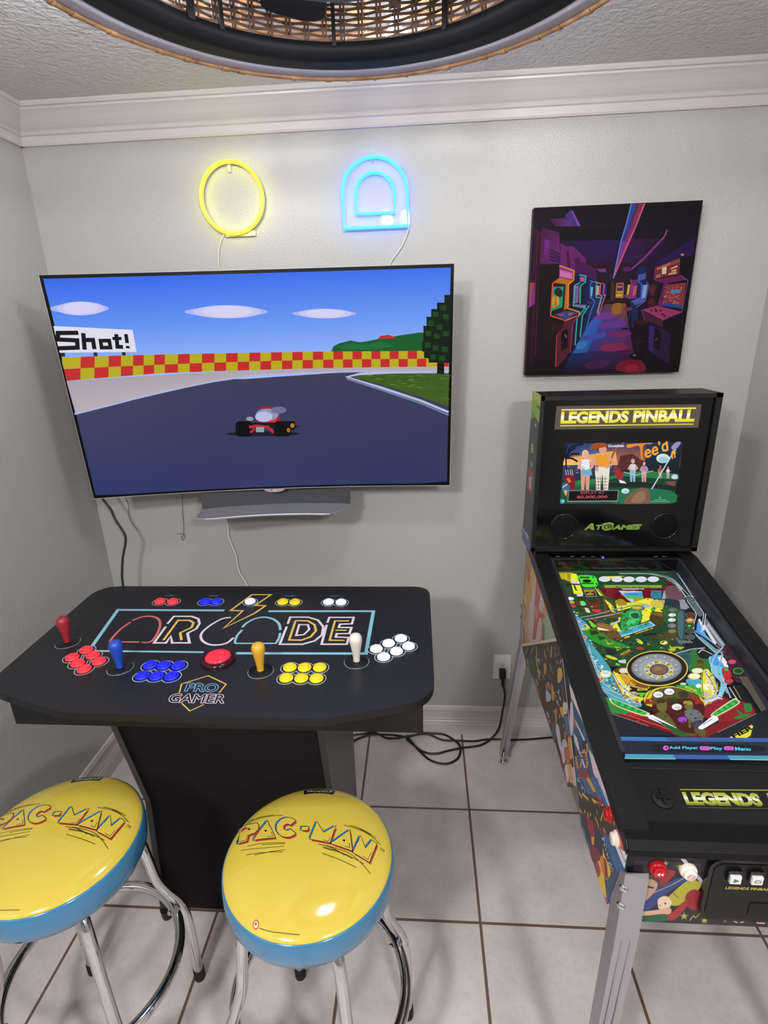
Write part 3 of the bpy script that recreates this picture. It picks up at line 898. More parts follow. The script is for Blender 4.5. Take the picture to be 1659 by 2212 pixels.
BACKGLASS_ART="""G|2a3a66,26324e,b07038,c8763a|-1780 13700 1708 13695 1736 12902 -1796 12945
G|18283a,1c2c24,1f5c38,1f5c38|-1791 12873 1726 12902 1705 11731 -1810 11747
G|1c2a50,3a4a80,5a6a98,38486e|-1780 13700 -611 13692 -644 13357 -1790 13302
G|e8a050,d8a868,f0a858,f6c878|-1791 13231 -252 13457 -136 12996 -1802 13017
G|3a4260,39405c,24304a,24304a|-1802 13017 -102 12996 -89 12565 -1800 12547
L|b0b4cc|14|-1386 12770 -1304 12769
L|5a6288|14|-313 12784 -232 12783
L|b0b4cc|14|-1677 12975 -1595 12974
L|5a6288|14|-1362 12887 -1280 12886
L|b0b4cc|14|-1006 12655 -924 12654
L|8a90b0|14|-1122 12647 -1040 12646
L|5a6288|14|-743 12640 -661 12639
L|8a90b0|14|-1162 12968 -1080 12967
L|8a90b0|14|-1499 12614 -1416 12614
L|b0b4cc|14|-1302 12963 -1220 12962
L|b0b4cc|14|-1007 12700 -924 12699
L|b0b4cc|14|-616 12619 -534 12618
L|8a90b0|14|-606 12749 -524 12748
L|8a90b0|14|-386 12927 -305 12926
L|5a6288|14|-987 12874 -906 12873
L|b0b4cc|14|-1068 12735 -986 12735
L|5a6288|14|-1085 12657 -1003 12656
L|5a6288|14|-1205 12753 -1123 12752
L|8a90b0|14|-1402 12849 -1320 12848
L|5a6288|14|-387 12589 -305 12589
L|b0b4cc|14|-653 12703 -571 12703
L|5a6288|14|-219 12620 -137 12620
L|5a6288|14|-1596 12731 -1514 12730
L|b0b4cc|14|-442 12748 -361 12747
L|5a6288|14|-1569 12796 -1487 12795
L|8a90b0|14|-212 12928 -131 12927
G|2c3854,1e2a48,14201c,1a261f|653 13687 1708 13695 1736 12545 690 12843
S|a85a40|-338 12999 -301 13282 -167 13595 -11 13690 -77 13691 -289 13492 -387 13142
P|5a2e2e|-136 12996 -84 13296 262 13344 370 13273 588 13129 657 12844 -120 12853
L|45201f|17|2 13278 -14 12995
L|45201f|17|102 13276 87 12993
L|45201f|17|220 13275 205 12992
L|45201f|17|337 13273 323 12990
L|45201f|17|437 13272 424 12989
P|2f7a45|-1723 12436 -1247 12523 -500 12587 94 12750 762 12807 1733 12688 1758 12509 107 12635 -724 12426 -1711 12289
G|26623c,2f7a48,2a3630,1f5236|-1714 12326 -725 12444 125 12472 -1758 11993
P|1f2a26|-484 12424 465 12468 1705 12292 1725 12147 829 12265 -332 12276
S|24704a|-175 12091 358 12225 1106 12225 1702 12074 1714 11742 -138 11738
P|8a4a42|1348 12441 1682 12455 1671 12293 1495 12349
L|17181f|42|-1688 12872 -1730 13230
C|141824|55|-1730 13230 -1631 13441 -1466 13579
C|141824|55|-1730 13230 -1523 13369 -1320 13366
C|141824|56|-1730 13230 -1546 13228 -1367 13119
C|141824|55|-1730 13230 -1773 13443 -1715 13653
C|141824|55|-1730 13230 -1796 13302 -1806 13160
C|141824|55|-1730 13230 -1608 13582 -1246 13674
S|7a1f30|-1725 12692 -1472 12743 -1372 12286 -1602 12214 -1705 12436
P|d07a40|-1665 12582 -1580 12599 -1501 12471 -1584 12435
L|c8ccd8|17|-1674 12691 -1715 12872
L|c8ccd8|18|-1605 12690 -1647 12871
L|c8ccd8|17|-1529 12689 -1571 12870
L|c8ccd8|17|-1474 12689 -1516 12870
S|3a6a8a|-1772 12400 -1582 12398 -1547 12177 -1736 12160
L|dfe6ee|28|-1763 12290 -1616 12399
P|e8a070|-1706 12215 -1599 12177 -1619 11992 -1697 12104
E|4a9ac0|-1735 11825 77 -1 6 -75 16
E|bfe0f0|-1712 11843 32 0 2 -30 16
P|e6e8ee|-1257 13191 -1013 13188 -956 12827 -1251 12831
P|d99a8c|-1253 12857 -958 12853 -935 12198 -1022 12199 -1091 12699 -1084 12199 -1171 12200
L|e2a9a0|69|-1253 13140 -1321 12935 -1132 12881
L|e2a9a0|69|-1008 13137 -894 12956 -1042 12828
E|e8c860|-1151 13368 103 -1 11 -127 16
E|e2a9a0|-1136 13330 80 -1 10 -108 16
P|6ab0cc|-1215 12866 -929 12863 -878 12682 -1213 12686
P|e89a30|-826 13333 -444 13328 -363 12910 -825 12915
P|e8e0d0|-828 12945 -366 12940 -346 12178 -482 12180 -579 12762 -580 12180 -717 12182
L|dd9a8c|81|-821 13274 -933 13037 -638 12973
L|dd9a8c|79|-438 13269 -263 13058 -497 12911
E|5a2c20|-656 13537 162 -2 15 -147 16
E|dd9a8c|-637 13493 124 -2 12 -125 16
L|4a2c30|14|-779 12645 -694 12184
L|4a2c30|14|-704 12644 -632 12183
L|4a2c30|14|-628 12643 -570 12183
L|4a2c30|14|-553 12642 -508 12182
L|4a2c30|14|-478 12641 -446 12181
L|4a2c30|14|-730 12564 -388 12561
L|4a2c30|14|-720 12462 -378 12459
L|4a2c30|14|-711 12360 -367 12357
L|4a2c30|14|-701 12257 -357 12254
L|5a2c1c|17|-861 13005 -849 12808
L|5a2c1c|17|-820 13005 -808 12807
L|5a2c1c|17|-779 13004 -767 12807
L|5a2c1c|17|-738 13004 -726 12806
S|a04a28|-1049 13538 -912 13693 -611 13699 -535 13601 -862 13518
S|9a2c34|-256 12855 -94 12924 73 12635 -13 12491 -169 12674
P|eeeeee|-51 12528 125 12472 201 12398 -5 12419
P|d0d4dc|238 13023 394 13021 434 12811 247 12813
P|8ab4d0|245 12828 432 12826 453 12447 398 12448 349 12736 359 12448 304 12449
L|e0a898|40|242 12993 201 12874 321 12842
L|e0a898|40|397 12991 472 12885 379 12811
E|58a0a8|304 13126 66 -1 9 -74 16
E|e0a898|314 13104 50 -1 7 -64 16
P|a080b8|595 12963 723 12961 759 12771 605 12773
P|d8a0a0|604 12787 757 12785 780 12442 735 12443 690 12704 703 12443 658 12444
L|e0a0a0|36|598 12936 567 12828 666 12799
L|e0a0a0|36|726 12934 789 12839 714 12772
E|2a1c24|647 13057 54 -1 9 -68 16
E|e0a0a0|656 13036 42 0 7 -57 16
L|c8ccd4|17|57 12779 442 12667 964 12804
P|b04a40|1114 12887 1194 12886 1218 12766 1122 12767
P|c8a0a8|1120 12775 1217 12774 1234 12559 1205 12559 1176 12723 1185 12560 1157 12560
L|c07a60|22|1116 12870 1097 12801 1160 12784
L|c07a60|22|1197 12869 1237 12808 1190 12766
E|3a1c1c|1146 12946 34 0 6 -43 16
E|c07a60|1152 12933 26 0 5 -36 16
P|e0e4e8|1356 12849 1430 12848 1452 12738 1364 12739
P|c0a0c0|1363 12747 1451 12746 1467 12549 1441 12549 1413 12699 1423 12549 1397 12549
L|d09080|21|1358 12833 1341 12771 1399 12754
L|d09080|21|1432 12832 1469 12777 1427 12738
E|2a2020|1386 12903 31 0 5 -39 16
E|d09080|1391 12892 24 -1 4 -34 16
L|d0d2dc|31|1610 13672 989 12208
L|8a8c98|14|1587 13673 965 12209
S|9a90b8|1398 13537 1509 13687 1656 13692 1596 13534 1476 13449
E|cfe2e6|1197 13191 200 -3 20 -148 20
E|9cc8d0|1226 13149 146 -2 12 -92 16
E|8ab0b8|1088 13263 10 0 1 -9 6
E|8ab0b8|1097 13192 10 0 1 -8 6
E|8ab0b8|1105 13129 10 0 2 -9 6
E|8ab0b8|1154 13262 10 0 2 -9 6
E|8ab0b8|1164 13192 10 -1 1 -9 6
E|8ab0b8|1172 13128 10 0 1 -9 6
E|8ab0b8|1221 13261 10 0 1 -9 6
E|8ab0b8|1230 13191 10 0 2 -9 6
E|8ab0b8|1239 13127 10 0 1 -9 6
E|8ab0b8|1287 13260 10 0 2 -9 6
E|8ab0b8|1297 13190 10 0 1 -9 6
E|8ab0b8|1305 13126 10 0 2 -8 6
E|c8d8e0|1628 12600 101 -1 11 -79 12
S|e88a3c|65 13609 126 13653 769 13678 784 13643 564 13602 584 13164 521 13271 440 13586 157 13535 77 13557
T|efa93c|ee'd|665 13181 1330 13434 571 13602|0.02
T|efa93c|ff|1450 13160 1607 13228 1390 13405|0.02
T|f2f0f6|Gottlieb|-491 13565 -10 13565 -493 13649|0.02
S|7d5a48|207 11743 253 11939 468 12158 693 12266 911 12154 956 11933 935 11744
S|94705a|408 11789 515 12048 741 12156 831 11971 751 11787
E|cfe0e4|188 12154 123 -2 10 -89 16
E|a8ccd4|211 12131 82 0 6 -51 12
P|8a8a90|-1572 12192 -14 12185 -8 11811 -1576 11805
P|171416|-1549 12170 -39 12163 -32 11845 -1551 11842
T|c25a5e|REPLAY AT|-1180 12063 -448 12067 -1184 12151|0
T|d0565c|80,000,000|-1291 11904 -346 11907 -1290 12012|0.012
T|c8d8c8|A|1257 11894 1312 11893 1250 11953|0
L|b8d0c0|11|1103 11847 1478 11851
L|b8d0c0|11|990 11796 1590 11799"""

LOGO_ART="""P|7c9a3e|-972 10843 -770 11073 -691 11073 -643 10841 -749 10842 -748 10894 -849 10894 -887 10842
P|0a0a0b|-800 10940 -758 10992 -753 10940
T|7c9a3e|T|-622 10847 -432 10852 -597 11020|0.06
E|7c9a3e|-231 10949 181 43 37 -124 24
E|0a0a0b|-221 10949 131 31 24 -79 20
E|7c9a3e|-220 10944 90 21 17 -57 18
E|0a0a0b|-200 10949 46 11 9 -28 12
C|7c9a3e|38|-409 11042 -182 11087 -41 11041
T|7c9a3e|AMES|-94 10845 767 10847 -28 11018|0.06
L|7c9a3e|27|558 11021 845 11025"""

PLAYFIELD_ART="""P|16191f|0 0 3880 0 3880 6900 0 6900
P|24442c|16 -21 3925 -9 3953 371 2432 4122 6 4168
L|2f7a4a|48|12 2 3894 5
P|b0a020|15 49 575 47 691 115 658 777 463 519 26 499
P|e6e23c|564 93 717 115 665 1154 389 1156 448 475
L|d8d040|27|54 117 9 455
L|8a7a1a|27|155 117 114 454
L|c8b838|27|256 117 218 454
L|d8d040|27|357 116 323 453
L|8a7a1a|27|458 116 427 453
S|1f4a2c|13 499 359 519 389 1156 445 1829 428 2458 229 2316 59 1717
S|4ad83c|722 206 1219 213 1284 471 1207 731 1058 809 759 785 745 429
E|14180f|949 494 140 0 -20 79 16
P|1c5a18|787 260 1085 272 1054 361 777 354
P|1c5a18|753 583 1140 581 1120 654 740 656
P|1d4a2c|1294 226 3244 219 3225 846 1273 858 1267 515
P|e6e23c|1549 248 2233 223 1699 359
E|d8d8e2|1526 390 182 0 -42 150 20
E|d8d8e2|1907 398 181 -1 -46 149 20
E|d8d8e2|2273 405 180 -1 -48 149 20
E|d8d8e2|2648 399 179 -1 -51 148 20
E|d8d8e2|3019 393 179 -1 -54 148 20
P|8aa03a|1420 700 3163 699 3116 839 1403 849
T|2c4a20|ROUNDS|1733 843 2765 841 1770 762|0
S|6a1424|1346 870 3158 859 3307 461 3545 760 3414 970 3134 1054 2461 1422 2371 1541 1666 1625 1407 1351
G|8a2434,5a0f1e,4a0d1a,7a1c2c|1388 900 1893 896 1653 1349 1418 1311
P|b8b0c0|1874 876 2579 871 2547 926 1905 938
P|a8d4ec|1771 989 2454 1018 2382 1383 2190 1503 1982 1544 1887 1387
P|4a90d0|1828 1104 2439 1059 2400 1283 1913 1307
P|58b848|1833 1247 2409 1255 2370 1403 1936 1386
P|a88a48|2065 1365 2380 1375 2325 1462 2062 1524
C|e8a0a0|32|1802 1186 1997 1041 2261 998
L|2a5a48|16|1962 1152 2301 1174
P|3a80b0|2742 974 3050 981 2895 1379 2611 1341
L|2a6a30|32|2636 1341 2822 1097 2861 1259
L|2a6a30|28|2822 1097 2986 1055
L|2a6a30|29|2822 1097 2752 1016
P|9aa0b0|3128 972 3212 979 3024 1378 2911 1386
P|c0a8a8|2851 1419 2977 1437 2899 1614 2810 1595
P|2a3440|3076 1337 3352 1375 3386 1532 3239 1839 2908 1652
L|a8b0bc|19|3054 1330 3355 1367 3402 1492
P|707884|3425 1374 3576 1412 3388 1875 3287 1839
P|3a8ad8|3683 15 3913 23 3830 674 3697 503
C|c0c8d8|29|2063 102 2921 108 3269 219 3579 417 3662 844 3641 1253
C|8a98b0|20|3029 98 3407 196 3663 460 3728 926
S|6a4a54|3254 804 3595 760 3677 1050 3434 1414 3091 1297
E|d0d8e0|3883 194 23 0 -14 36 8
E|d0d8e0|3877 274 23 0 -14 36 8
E|d0d8e0|3871 354 23 0 -15 35 8
E|d0d8e0|3864 433 23 0 -14 35 8
E|d0d8e0|3858 511 23 0 -14 34 8
E|d0d8e0|3852 588 23 0 -14 35 8
E|d0d8e0|3846 665 22 0 -14 34 8
E|d0d8e0|3840 742 22 0 -14 33 8
P|8a8a90|734 883 1071 902 1050 1281 725 1308
P|4a1420|742 912 1046 931 1034 1249 749 1275
T|e6e23c|PITCH|739 1062 998 1052 759 962|0.02
T|e6e23c|N|859 1132 896 1131 873 1070|0.02
T|e6e23c|PUTT|766 1227 974 1217 785 1136|0.02
P|e6e23c|1094 817 1185 901 1281 1271 1144 1232
L|2a5a2a|38|1127 838 1257 1271
P|e6e23c|438 736 669 734 670 1133 414 1156
L|1f5a2c|59|500 692 504 989
L|20402a|74|433 649 680 691
E|c8ccd8|568 570 155 0 -17 70 16
P|c8d0d8|447 1176 665 1154 624 1268 472 1278
E|e8e8ee|233 1388 105 0 -18 80 16
E|b8b030|218 1560 104 -1 -17 70 16
E|c03048|220 1735 103 -1 -16 70 16
E|4a2024|331 693 103 0 -15 65 16
E|3a423c|293 885 102 0 -15 64 16
E|3a423c|256 1074 101 -1 -14 62 16
E|3a423c|228 1218 100 0 -14 62 16
S|4a3c24|367 1399 579 1297 742 1436 1110 1353 1092 1591 1000 1747 1063 2197 890 2308 704 2127 479 1981 322 1637
S|2a3a1c|395 1439 599 1317 692 1437 524 1517
S|6ad888|487 1518 598 1517 619 1673 474 1713
P|c8d8c0|535 1809 639 1827 657 2035 537 2036
L|2c2418|48|421 1733 667 1770
E|3a3420|867 1503 147 -2 -26 94 16
E|7a2a2c|875 1717 141 -1 -24 85 16
E|9a2430|876 1950 139 -1 -25 90 16
E|c84050|876 1950 96 -1 -15 53 16
L|1c4a28|91|343 1753 407 1981 503 2167
S|5a4a2c|1220 1312 1418 1311 1532 1665 1462 1970 1606 2117 1371 2266 1016 2198 1121 1746
S|e6e23c|1235 1432 1362 1666 1391 1971 1284 2010 1240 1668
C|1f5228|141|1308 1352 1458 1509 1484 1742 1391 1971
P|e6e23c|1507 1587 2055 1543 2489 1342 2671 1380 2520 1733 2236 2328 1931 2475 2129 1963 1846 1815 1439 1971
L|6a6a30|30|1545 1856 1931 1700 2379 1657
L|4a3a20|18|1653 1664 1546 2044
L|4a3a20|18|1438 1895 1570 2081
S|b0b0b8|2210 1659 2392 1618 2472 1733 2301 1811
E|7a6a20|2497 1402 35 -1 -8 24 16
E|e8d0a0|2701 1499 97 -1 -26 70 16
E|d08a58|2839 1517 72 -1 -29 78 16
P|8a9098|320 2235 809 2089 1617 1779 1617 1818 795 2141 314 2279
P|a0a6b0|401 2332 1026 2161 1546 2007 1539 2044 1013 2205 401 2379
S|c8c050|2555 1500 2802 1419 2855 1729 2727 1882 2496 1733
P|e6e23c|2538 1846 2683 1807 2708 1995 2485 1960
E|4aa840|2477 1885 71 -1 -24 67 16
P|8a5a28|2347 2017 2685 1995 2663 2179 2285 2256
S|4a3c20|2338 2109 2635 2252 2505 2538 2273 2610 2211 2400
P|e6e23c|1072 2643 1269 2447 1289 2830 1129 2832
P|e6e23c|1371 2266 1488 2192 1419 2338 1349 2339
S|2f9a50|1311 2761 1363 2446 1594 2081 1845 1891 2095 1926 2028 2259 1838 2546 1562 2689
S|4ac878|1784 2004 2022 2002 1946 2296 1769 2477 1515 2550 1677 2263
S|1f5a34|1784 2079 1985 2039 1935 2260 1771 2262
E|1f6a30|1583 2315 23 -1 -10 28 6
E|1f6a30|1456 2298 24 0 -9 29 6
E|1f6a30|1586 2326 24 -1 -9 29 6
E|2f8a3c|1439 2410 23 0 -9 29 6
E|1f6a30|1499 2437 24 0 -9 29 6
E|2f8a3c|1453 2672 23 0 -9 28 6
E|2f8a3c|1450 2320 23 0 -9 29 6
E|2f8a3c|1491 2473 24 0 -9 28 6
E|1f6a30|1502 2582 23 -1 -9 28 6
E|4aa850|1399 2721 23 0 -8 28 6
E|1f6a30|1417 2637 23 0 -8 28 6
E|2f8a3c|1536 2375 23 0 -9 29 6
E|1f6a30|1468 2675 23 -1 -9 28 6
E|1f6a30|1441 2506 23 0 -9 29 6
E|4aa850|1429 2484 23 0 -9 29 6
E|4aa850|1583 2297 23 -1 -9 29 6
E|2f8a3c|1512 2439 23 -1 -9 28 6
E|2f8a3c|1493 2347 23 0 -9 29 6
E|1f6a30|1562 2265 24 0 -9 29 6
E|2f8a3c|1468 2479 23 0 -9 29 6
E|4aa850|1510 2698 23 0 -9 28 6
E|2f8a3c|1461 2528 23 0 -9 29 6
E|1f6a30|1496 2478 23 -1 -9 28 6
E|4aa850|1522 2624 23 0 -9 28 6
E|1f6a30|1471 2486 24 0 -9 29 6
E|1f6a30|1473 2353 23 0 -9 29 6
E|4aa850|1485 2422 24 -1 -9 28 6
E|2f8a3c|1422 2669 23 0 -9 28 6
E|1f6a30|1587 2255 24 -1 -9 29 6
E|2f8a3c|1557 2301 24 0 -9 29 6
E|2f8a3c|1568 2255 24 0 -9 29 6
E|2f8a3c|1463 2378 23 0 -9 29 6
E|4aa850|1416 2676 23 0 -9 28 6
E|4aa850|1489 2434 24 -1 -9 28 6
E|1f6a30|1561 2230 23 -1 -10 29 6
E|4aa850|1473 2239 24 0 -9 29 6
E|4aa850|1446 2477 23 0 -9 29 6
E|4aa850|1448 2457 24 -1 -9 28 6
E|1f6a30|1462 2227 24 0 -9 29 6
E|1f6a30|1531 2377 23 -1 -9 28 6
E|5a6068|2055 1832 215 -2 -43 129 16
E|8a9038|2050 1813 167 -1 -31 91 16
E|b8c040|2043 1798 124 -1 -21 61 16
P|b8b8c0|1060 2528 1396 2338 1397 2410 1059 2609
P|c8d8e0|1125 2883 2211 2400 2297 2575 1217 3060
P|4ab0d8|1159 2883 2187 2436 2263 2576 1242 3016
L|2a8a58|22|1347 2863 1506 2861
L|2a8a58|22|1347 2863 1394 2962
L|2a8a58|22|1347 2863 1235 2964
L|2a8a58|22|1347 2863 1188 2864
L|2a8a58|22|1347 2863 1300 2763
L|2a8a58|22|1347 2863 1460 2762
L|2a8a58|23|1528 2793 1687 2790
L|2a8a58|22|1528 2793 1574 2892
L|2a8a58|22|1528 2793 1415 2894
L|2a8a58|22|1528 2793 1369 2794
L|2a8a58|22|1528 2793 1483 2691
L|2a8a58|22|1528 2793 1643 2691
L|2a8a58|23|1854 2633 2015 2631
L|2a8a58|22|1854 2633 1899 2735
L|2a8a58|23|1854 2633 1739 2736
L|2a8a58|23|1854 2633 1694 2634
L|2a8a58|23|1854 2633 1810 2530
L|2a8a58|23|1854 2633 1972 2530
L|2a8a58|23|2039 2561 2200 2559
L|2a8a58|23|2039 2561 2083 2663
L|2a8a58|22|2039 2561 1923 2665
L|2a8a58|23|2039 2561 1878 2562
L|2a8a58|23|2039 2561 1996 2457
L|2a8a58|23|2039 2561 2158 2457
P|e0b030|1283 3065 1439 2997 1442 3056 1275 3125
P|d8a838|1625 2910 2189 2653 2181 2708 1625 2944
L|b83a20|16|1662 2899 1716 2875
L|b83a20|17|1774 2851 1827 2826
L|b83a20|17|1885 2801 1939 2777
L|b83a20|17|1997 2752 2052 2727
L|b83a20|16|2110 2702 2165 2678
S|6a4c2c|503 2349 786 2346 959 2557 1163 2798 1205 3100 995 3201 774 3040 549 2702
S|4a1c20|510 2367 658 2383 699 2490 540 2563
S|8a6a3c|689 2525 1005 2557 1117 2798 842 2802
P|e8e4a0|662 2666 921 2767 952 2818 663 2787
T|2a1c10|SCOUT|685 2872 1035 2918 707 2811|0.02
E|38484a|813 2417 135 -1 -18 65 16
S|2f8a34|144 2846 410 2704 649 2839 915 3170 1212 3360 1303 3486 775 3494 403 3243
P|6ad03c|549 2702 484 2421 541 2385 660 2631
P|24401c|413 2825 613 2805 637 2924 416 3028
P|24401c|575 3026 800 3106 592 3208
P|b8b42c|731 3189 943 3300 753 3383
P|b8b42c|915 3429 1100 3505 929 3602
P|b8b42c|2280 3485 2479 3529 2296 3641
P|b8b42c|2529 3403 2734 3431 2594 3512
E|4a5018|837 3285 58 -1 -8 26 8
E|4a5018|990 3522 57 -1 -8 26 8
E|4a5018|2350 3556 56 -1 -10 25 8
S|4aa0d8|10 1718 70 1985 285 2279 438 2599 355 2740 14 2813
E|80c8e8|229 2415 37 -1 -7 25 7
E|d8ecf4|25 2102 38 0 -6 26 7
E|2f8a58|229 2504 37 -1 -6 25 7
E|2f8a58|103 2156 38 -1 -6 26 7
E|e8e8d0|90 2308 37 0 -7 25 7
E|80c8e8|150 1999 39 -1 -6 26 7
E|d8ecf4|87 2352 37 0 -6 26 7
E|2f8a58|36 2218 38 -1 -7 25 7
E|2f8a58|187 2165 38 0 -6 26 7
E|e8e8d0|178 2025 38 -1 -6 26 7
E|2f8a58|123 2088 39 0 -6 26 7
E|80c8e8|75 2213 38 -1 -6 26 7
E|1f6a48|81 1950 38 0 -7 27 7
E|2f8a58|102 2240 38 -1 -6 25 7
E|d8ecf4|226 2171 39 0 -6 26 7
E|80c8e8|279 2517 38 -1 -6 25 7
E|d8ecf4|230 2463 37 -1 -6 25 7
E|2f8a58|189 2280 38 -1 -6 25 7
E|e8e8d0|24 2128 38 0 -6 26 7
E|e8e8d0|115 2195 38 0 -6 26 7
E|1f6a48|95 2116 38 0 -7 26 7
E|1f6a48|142 1914 38 -1 -7 26 7
E|1f6a48|181 2210 38 0 -6 26 7
E|1f6a48|304 2483 38 -1 -6 25 7
S|d8d048|242 2637 400 2564 447 2738 222 2810
E|7aa8b8|285 2654 102 -2 -18 70 16
L|e07838|29|119 2281 260 2566
S|3a98b8|10 2831 236 2845 331 3179 380 3812 155 4165 6 4168
E|90d0e0|379 3682 30 -1 -6 21 6
E|1c4a30|148 3091 32 -1 -6 23 6
E|246a3a|327 3323 31 -1 -6 23 6
E|1c4a30|289 3640 31 0 -6 22 6
E|1c4a30|236 3152 32 0 -6 23 6
E|3a9a48|306 3290 32 -1 -6 22 6
E|90d0e0|168 3363 32 0 -6 23 6
E|1c4a30|202 3373 32 0 -5 23 6
E|246a3a|251 3632 31 -1 -6 21 6
E|246a3a|401 3708 30 0 -6 22 6
E|b8e0e8|304 3491 31 0 -6 22 6
E|b8e0e8|249 3809 30 0 -6 22 6
E|b8e0e8|256 3350 31 -1 -6 23 6
E|1c4a30|343 3704 31 -1 -6 21 6
E|246a3a|300 3252 32 -1 -6 23 6
E|1c4a30|165 3211 31 0 -6 23 6
E|1c4a30|232 3431 31 -1 -6 22 6
E|90d0e0|337 3335 31 0 -6 23 6
E|1c4a30|278 3327 31 0 -6 23 6
E|1c4a30|255 3835 30 -1 -6 21 6
E|2f7a38|262 3836 30 -1 -6 21 6
E|3a9a48|347 3808 30 -1 -6 21 6
E|3a9a48|305 3625 30 -1 -6 22 6
E|2f7a38|321 3419 31 0 -6 23 6
E|1c4a30|281 3199 31 0 -6 23 6
E|2f7a38|265 3619 31 -1 -6 22 6
E|b8e0e8|322 3213 31 -1 -6 23 6
E|3a9a48|368 3383 31 0 -6 23 6
E|b8e0e8|316 3786 30 -1 -6 21 6
E|3a9a48|285 3389 31 -1 -6 22 6
E|90d0e0|308 3447 31 0 -6 23 6
E|3a9a48|378 3632 31 -1 -6 22 6
E|3a9a48|252 3627 31 -1 -6 22 6
E|b8e0e8|229 3677 31 0 -6 22 6
E|2f7a38|224 2993 32 0 -6 24 6
E|90d0e0|301 3564 31 0 -6 22 6
E|2f7a38|339 3389 31 -1 -6 22 6
E|2f7a38|270 3754 30 0 -6 22 6
E|3a9a48|317 3432 31 -1 -6 22 6
E|246a3a|178 3094 32 0 -6 24 6
E|2f7a38|257 3575 31 0 -6 22 6
E|1c4a30|229 3507 31 0 -6 22 6
E|2f7a38|337 3381 31 -1 -6 22 6
E|2f7a38|219 3656 31 0 -5 22 6
E|1c4a30|273 3149 32 0 -6 24 6
E|246a3a|303 3453 31 0 -6 23 6
E|3a9a48|242 3759 31 -1 -5 21 6
E|1c4a30|310 3645 31 0 -6 22 6
E|90d0e0|363 3490 31 -1 -6 22 6
E|90d0e0|357 3227 32 0 -6 23 6
E|c8d040|145 3115 122 -1 -24 93 16
E|c84a78|145 3115 99 -1 -19 73 16
P|b0a878|59 3297 148 3280 138 3646 46 3679
P|38341c|71 3320 132 3306 120 3631 62 3651
L|9aa8b8|38|161 2497 173 3440 198 4164
L|d8e0e8|13|151 2497 160 3441 181 4165
E|c8d838|1640 3218 59 91 -45 56 16
E|c8d040|717 3836 135 69 -26 51 16
E|58c858|729 4046 126 63 -24 45 16
E|e8d868|2270 3253 102 -1 -29 78 16
E|f4eeb0|2270 3253 66 -1 -17 46 14
S|c03030|1516 3435 1604 3433 1653 3511 1478 3514
T|c8b838|HOOK|966 3795 1289 3596 971 3709|0.03
T|a83030|HOOK|989 3825 1333 3626 1000 3755|0.02
S|1c2430|603 3560 766 3526 916 3679 745 3744
E|1c3c24|515 3763 48 -1 -10 37 8
E|2f5c34|424 3875 47 -1 -10 37 8
E|1c3c24|469 3955 48 -1 -10 36 8
E|3a4a20|429 3969 47 -1 -10 36 8
E|3a4a20|423 3766 48 0 -10 37 8
E|2f5c34|559 3972 47 -1 -10 36 8
E|1c3c24|463 3714 48 -1 -11 37 8
E|3a4a20|392 3946 48 0 -10 36 8
E|3a4a20|396 3880 48 -1 -10 36 8
E|1c3c24|550 3961 47 -1 -11 36 8
E|2f5c34|524 3891 47 -1 -10 37 8
E|1c3c24|566 3907 47 0 -11 37 8
E|1c3c24|504 3751 48 -1 -10 37 8
E|2f5c34|405 3951 48 0 -10 37 8
E|2f5c34|426 3766 48 -1 -10 37 8
E|3a4a20|459 3713 48 -1 -10 37 8
E|6a7278|242 3844 21 0 -7 25 8
E|6a7278|265 3887 21 -1 -7 24 8
E|6a7278|288 3928 21 0 -7 25 8
E|6a7278|310 3970 22 0 -6 24 8
E|6a7278|333 4011 22 0 -6 24 8
E|6a7278|356 4053 21 -1 -7 23 8
E|6a7278|378 4094 22 -1 -6 23 8
E|6a7278|401 4134 21 0 -7 24 8
E|6a7278|423 4175 21 -1 -7 23 8
E|6a7278|445 4215 21 0 -7 23 8
E|6a7278|467 4255 21 0 -7 24 8
E|6a7278|489 4295 21 0 -7 23 8
E|24562c|1343 3294 80 -2 -23 71 10
E|24562c|1401 3452 79 -1 -23 70 10
E|24562c|1886 3253 80 -1 -25 71 10
E|24562c|1984 3348 79 -2 -26 70 10
E|24562c|2080 3441 79 -1 -26 70 10
E|4a4428|2200 2945 58 -1 -15 40 8
E|3a3420|1963 3100 58 -1 -14 40 8
E|3a3420|2190 2966 58 0 -15 41 8
E|3a3420|2195 2950 59 -1 -15 40 8
E|4a4428|2079 3054 58 -1 -15 40 8
E|2c2c1c|2176 3017 58 -1 -14 40 8
E|4a4428|2001 3100 58 -1 -14 39 8
E|4a4428|2129 2960 58 -1 -15 40 8
E|2c2c1c|2168 2929 59 -1 -15 40 8
E|3a3420|2087 3062 58 -1 -14 39 8
E|4a4428|2114 3091 58 0 -14 40 8
E|4a4428|2217 2947 59 -1 -14 40 8
E|3a3420|2031 3132 58 -1 -14 39 8
E|2c2c1c|2146 2930 58 -1 -15 40 8
S|4a4428|2492 2813 2839 2672 2609 3144 2428 3212 2100 3086
L|201c14|55|1800 2991 2161 2919
S|2f5a34|2831 1730 3022 1728 3218 1952 2979 2320 2670 2465 2612 2252
P|2f4a54|3112 2101 3357 1951 2792 3335 2642 3337
E|5a625c|3039 1898 109 -1 -30 78 14
E|e0e0dc|2915 2129 107 -2 -30 76 14
E|e8e8e8|2824 2350 106 -1 -29 75 14
E|8a9094|2732 2587 105 -1 -28 73 14
E|5a6a34|2641 2822 104 -2 -27 71 14
E|5a6064|2666 3111 44 -1 -18 46 8
E|5a6064|2668 3150 44 -1 -18 46 8
E|5a6064|2670 3189 44 -1 -18 46 8
E|5a6064|2672 3228 44 -1 -18 45 8
E|5a6064|2674 3266 44 0 -18 46 8
E|5a6064|2676 3305 44 -1 -18 45 8
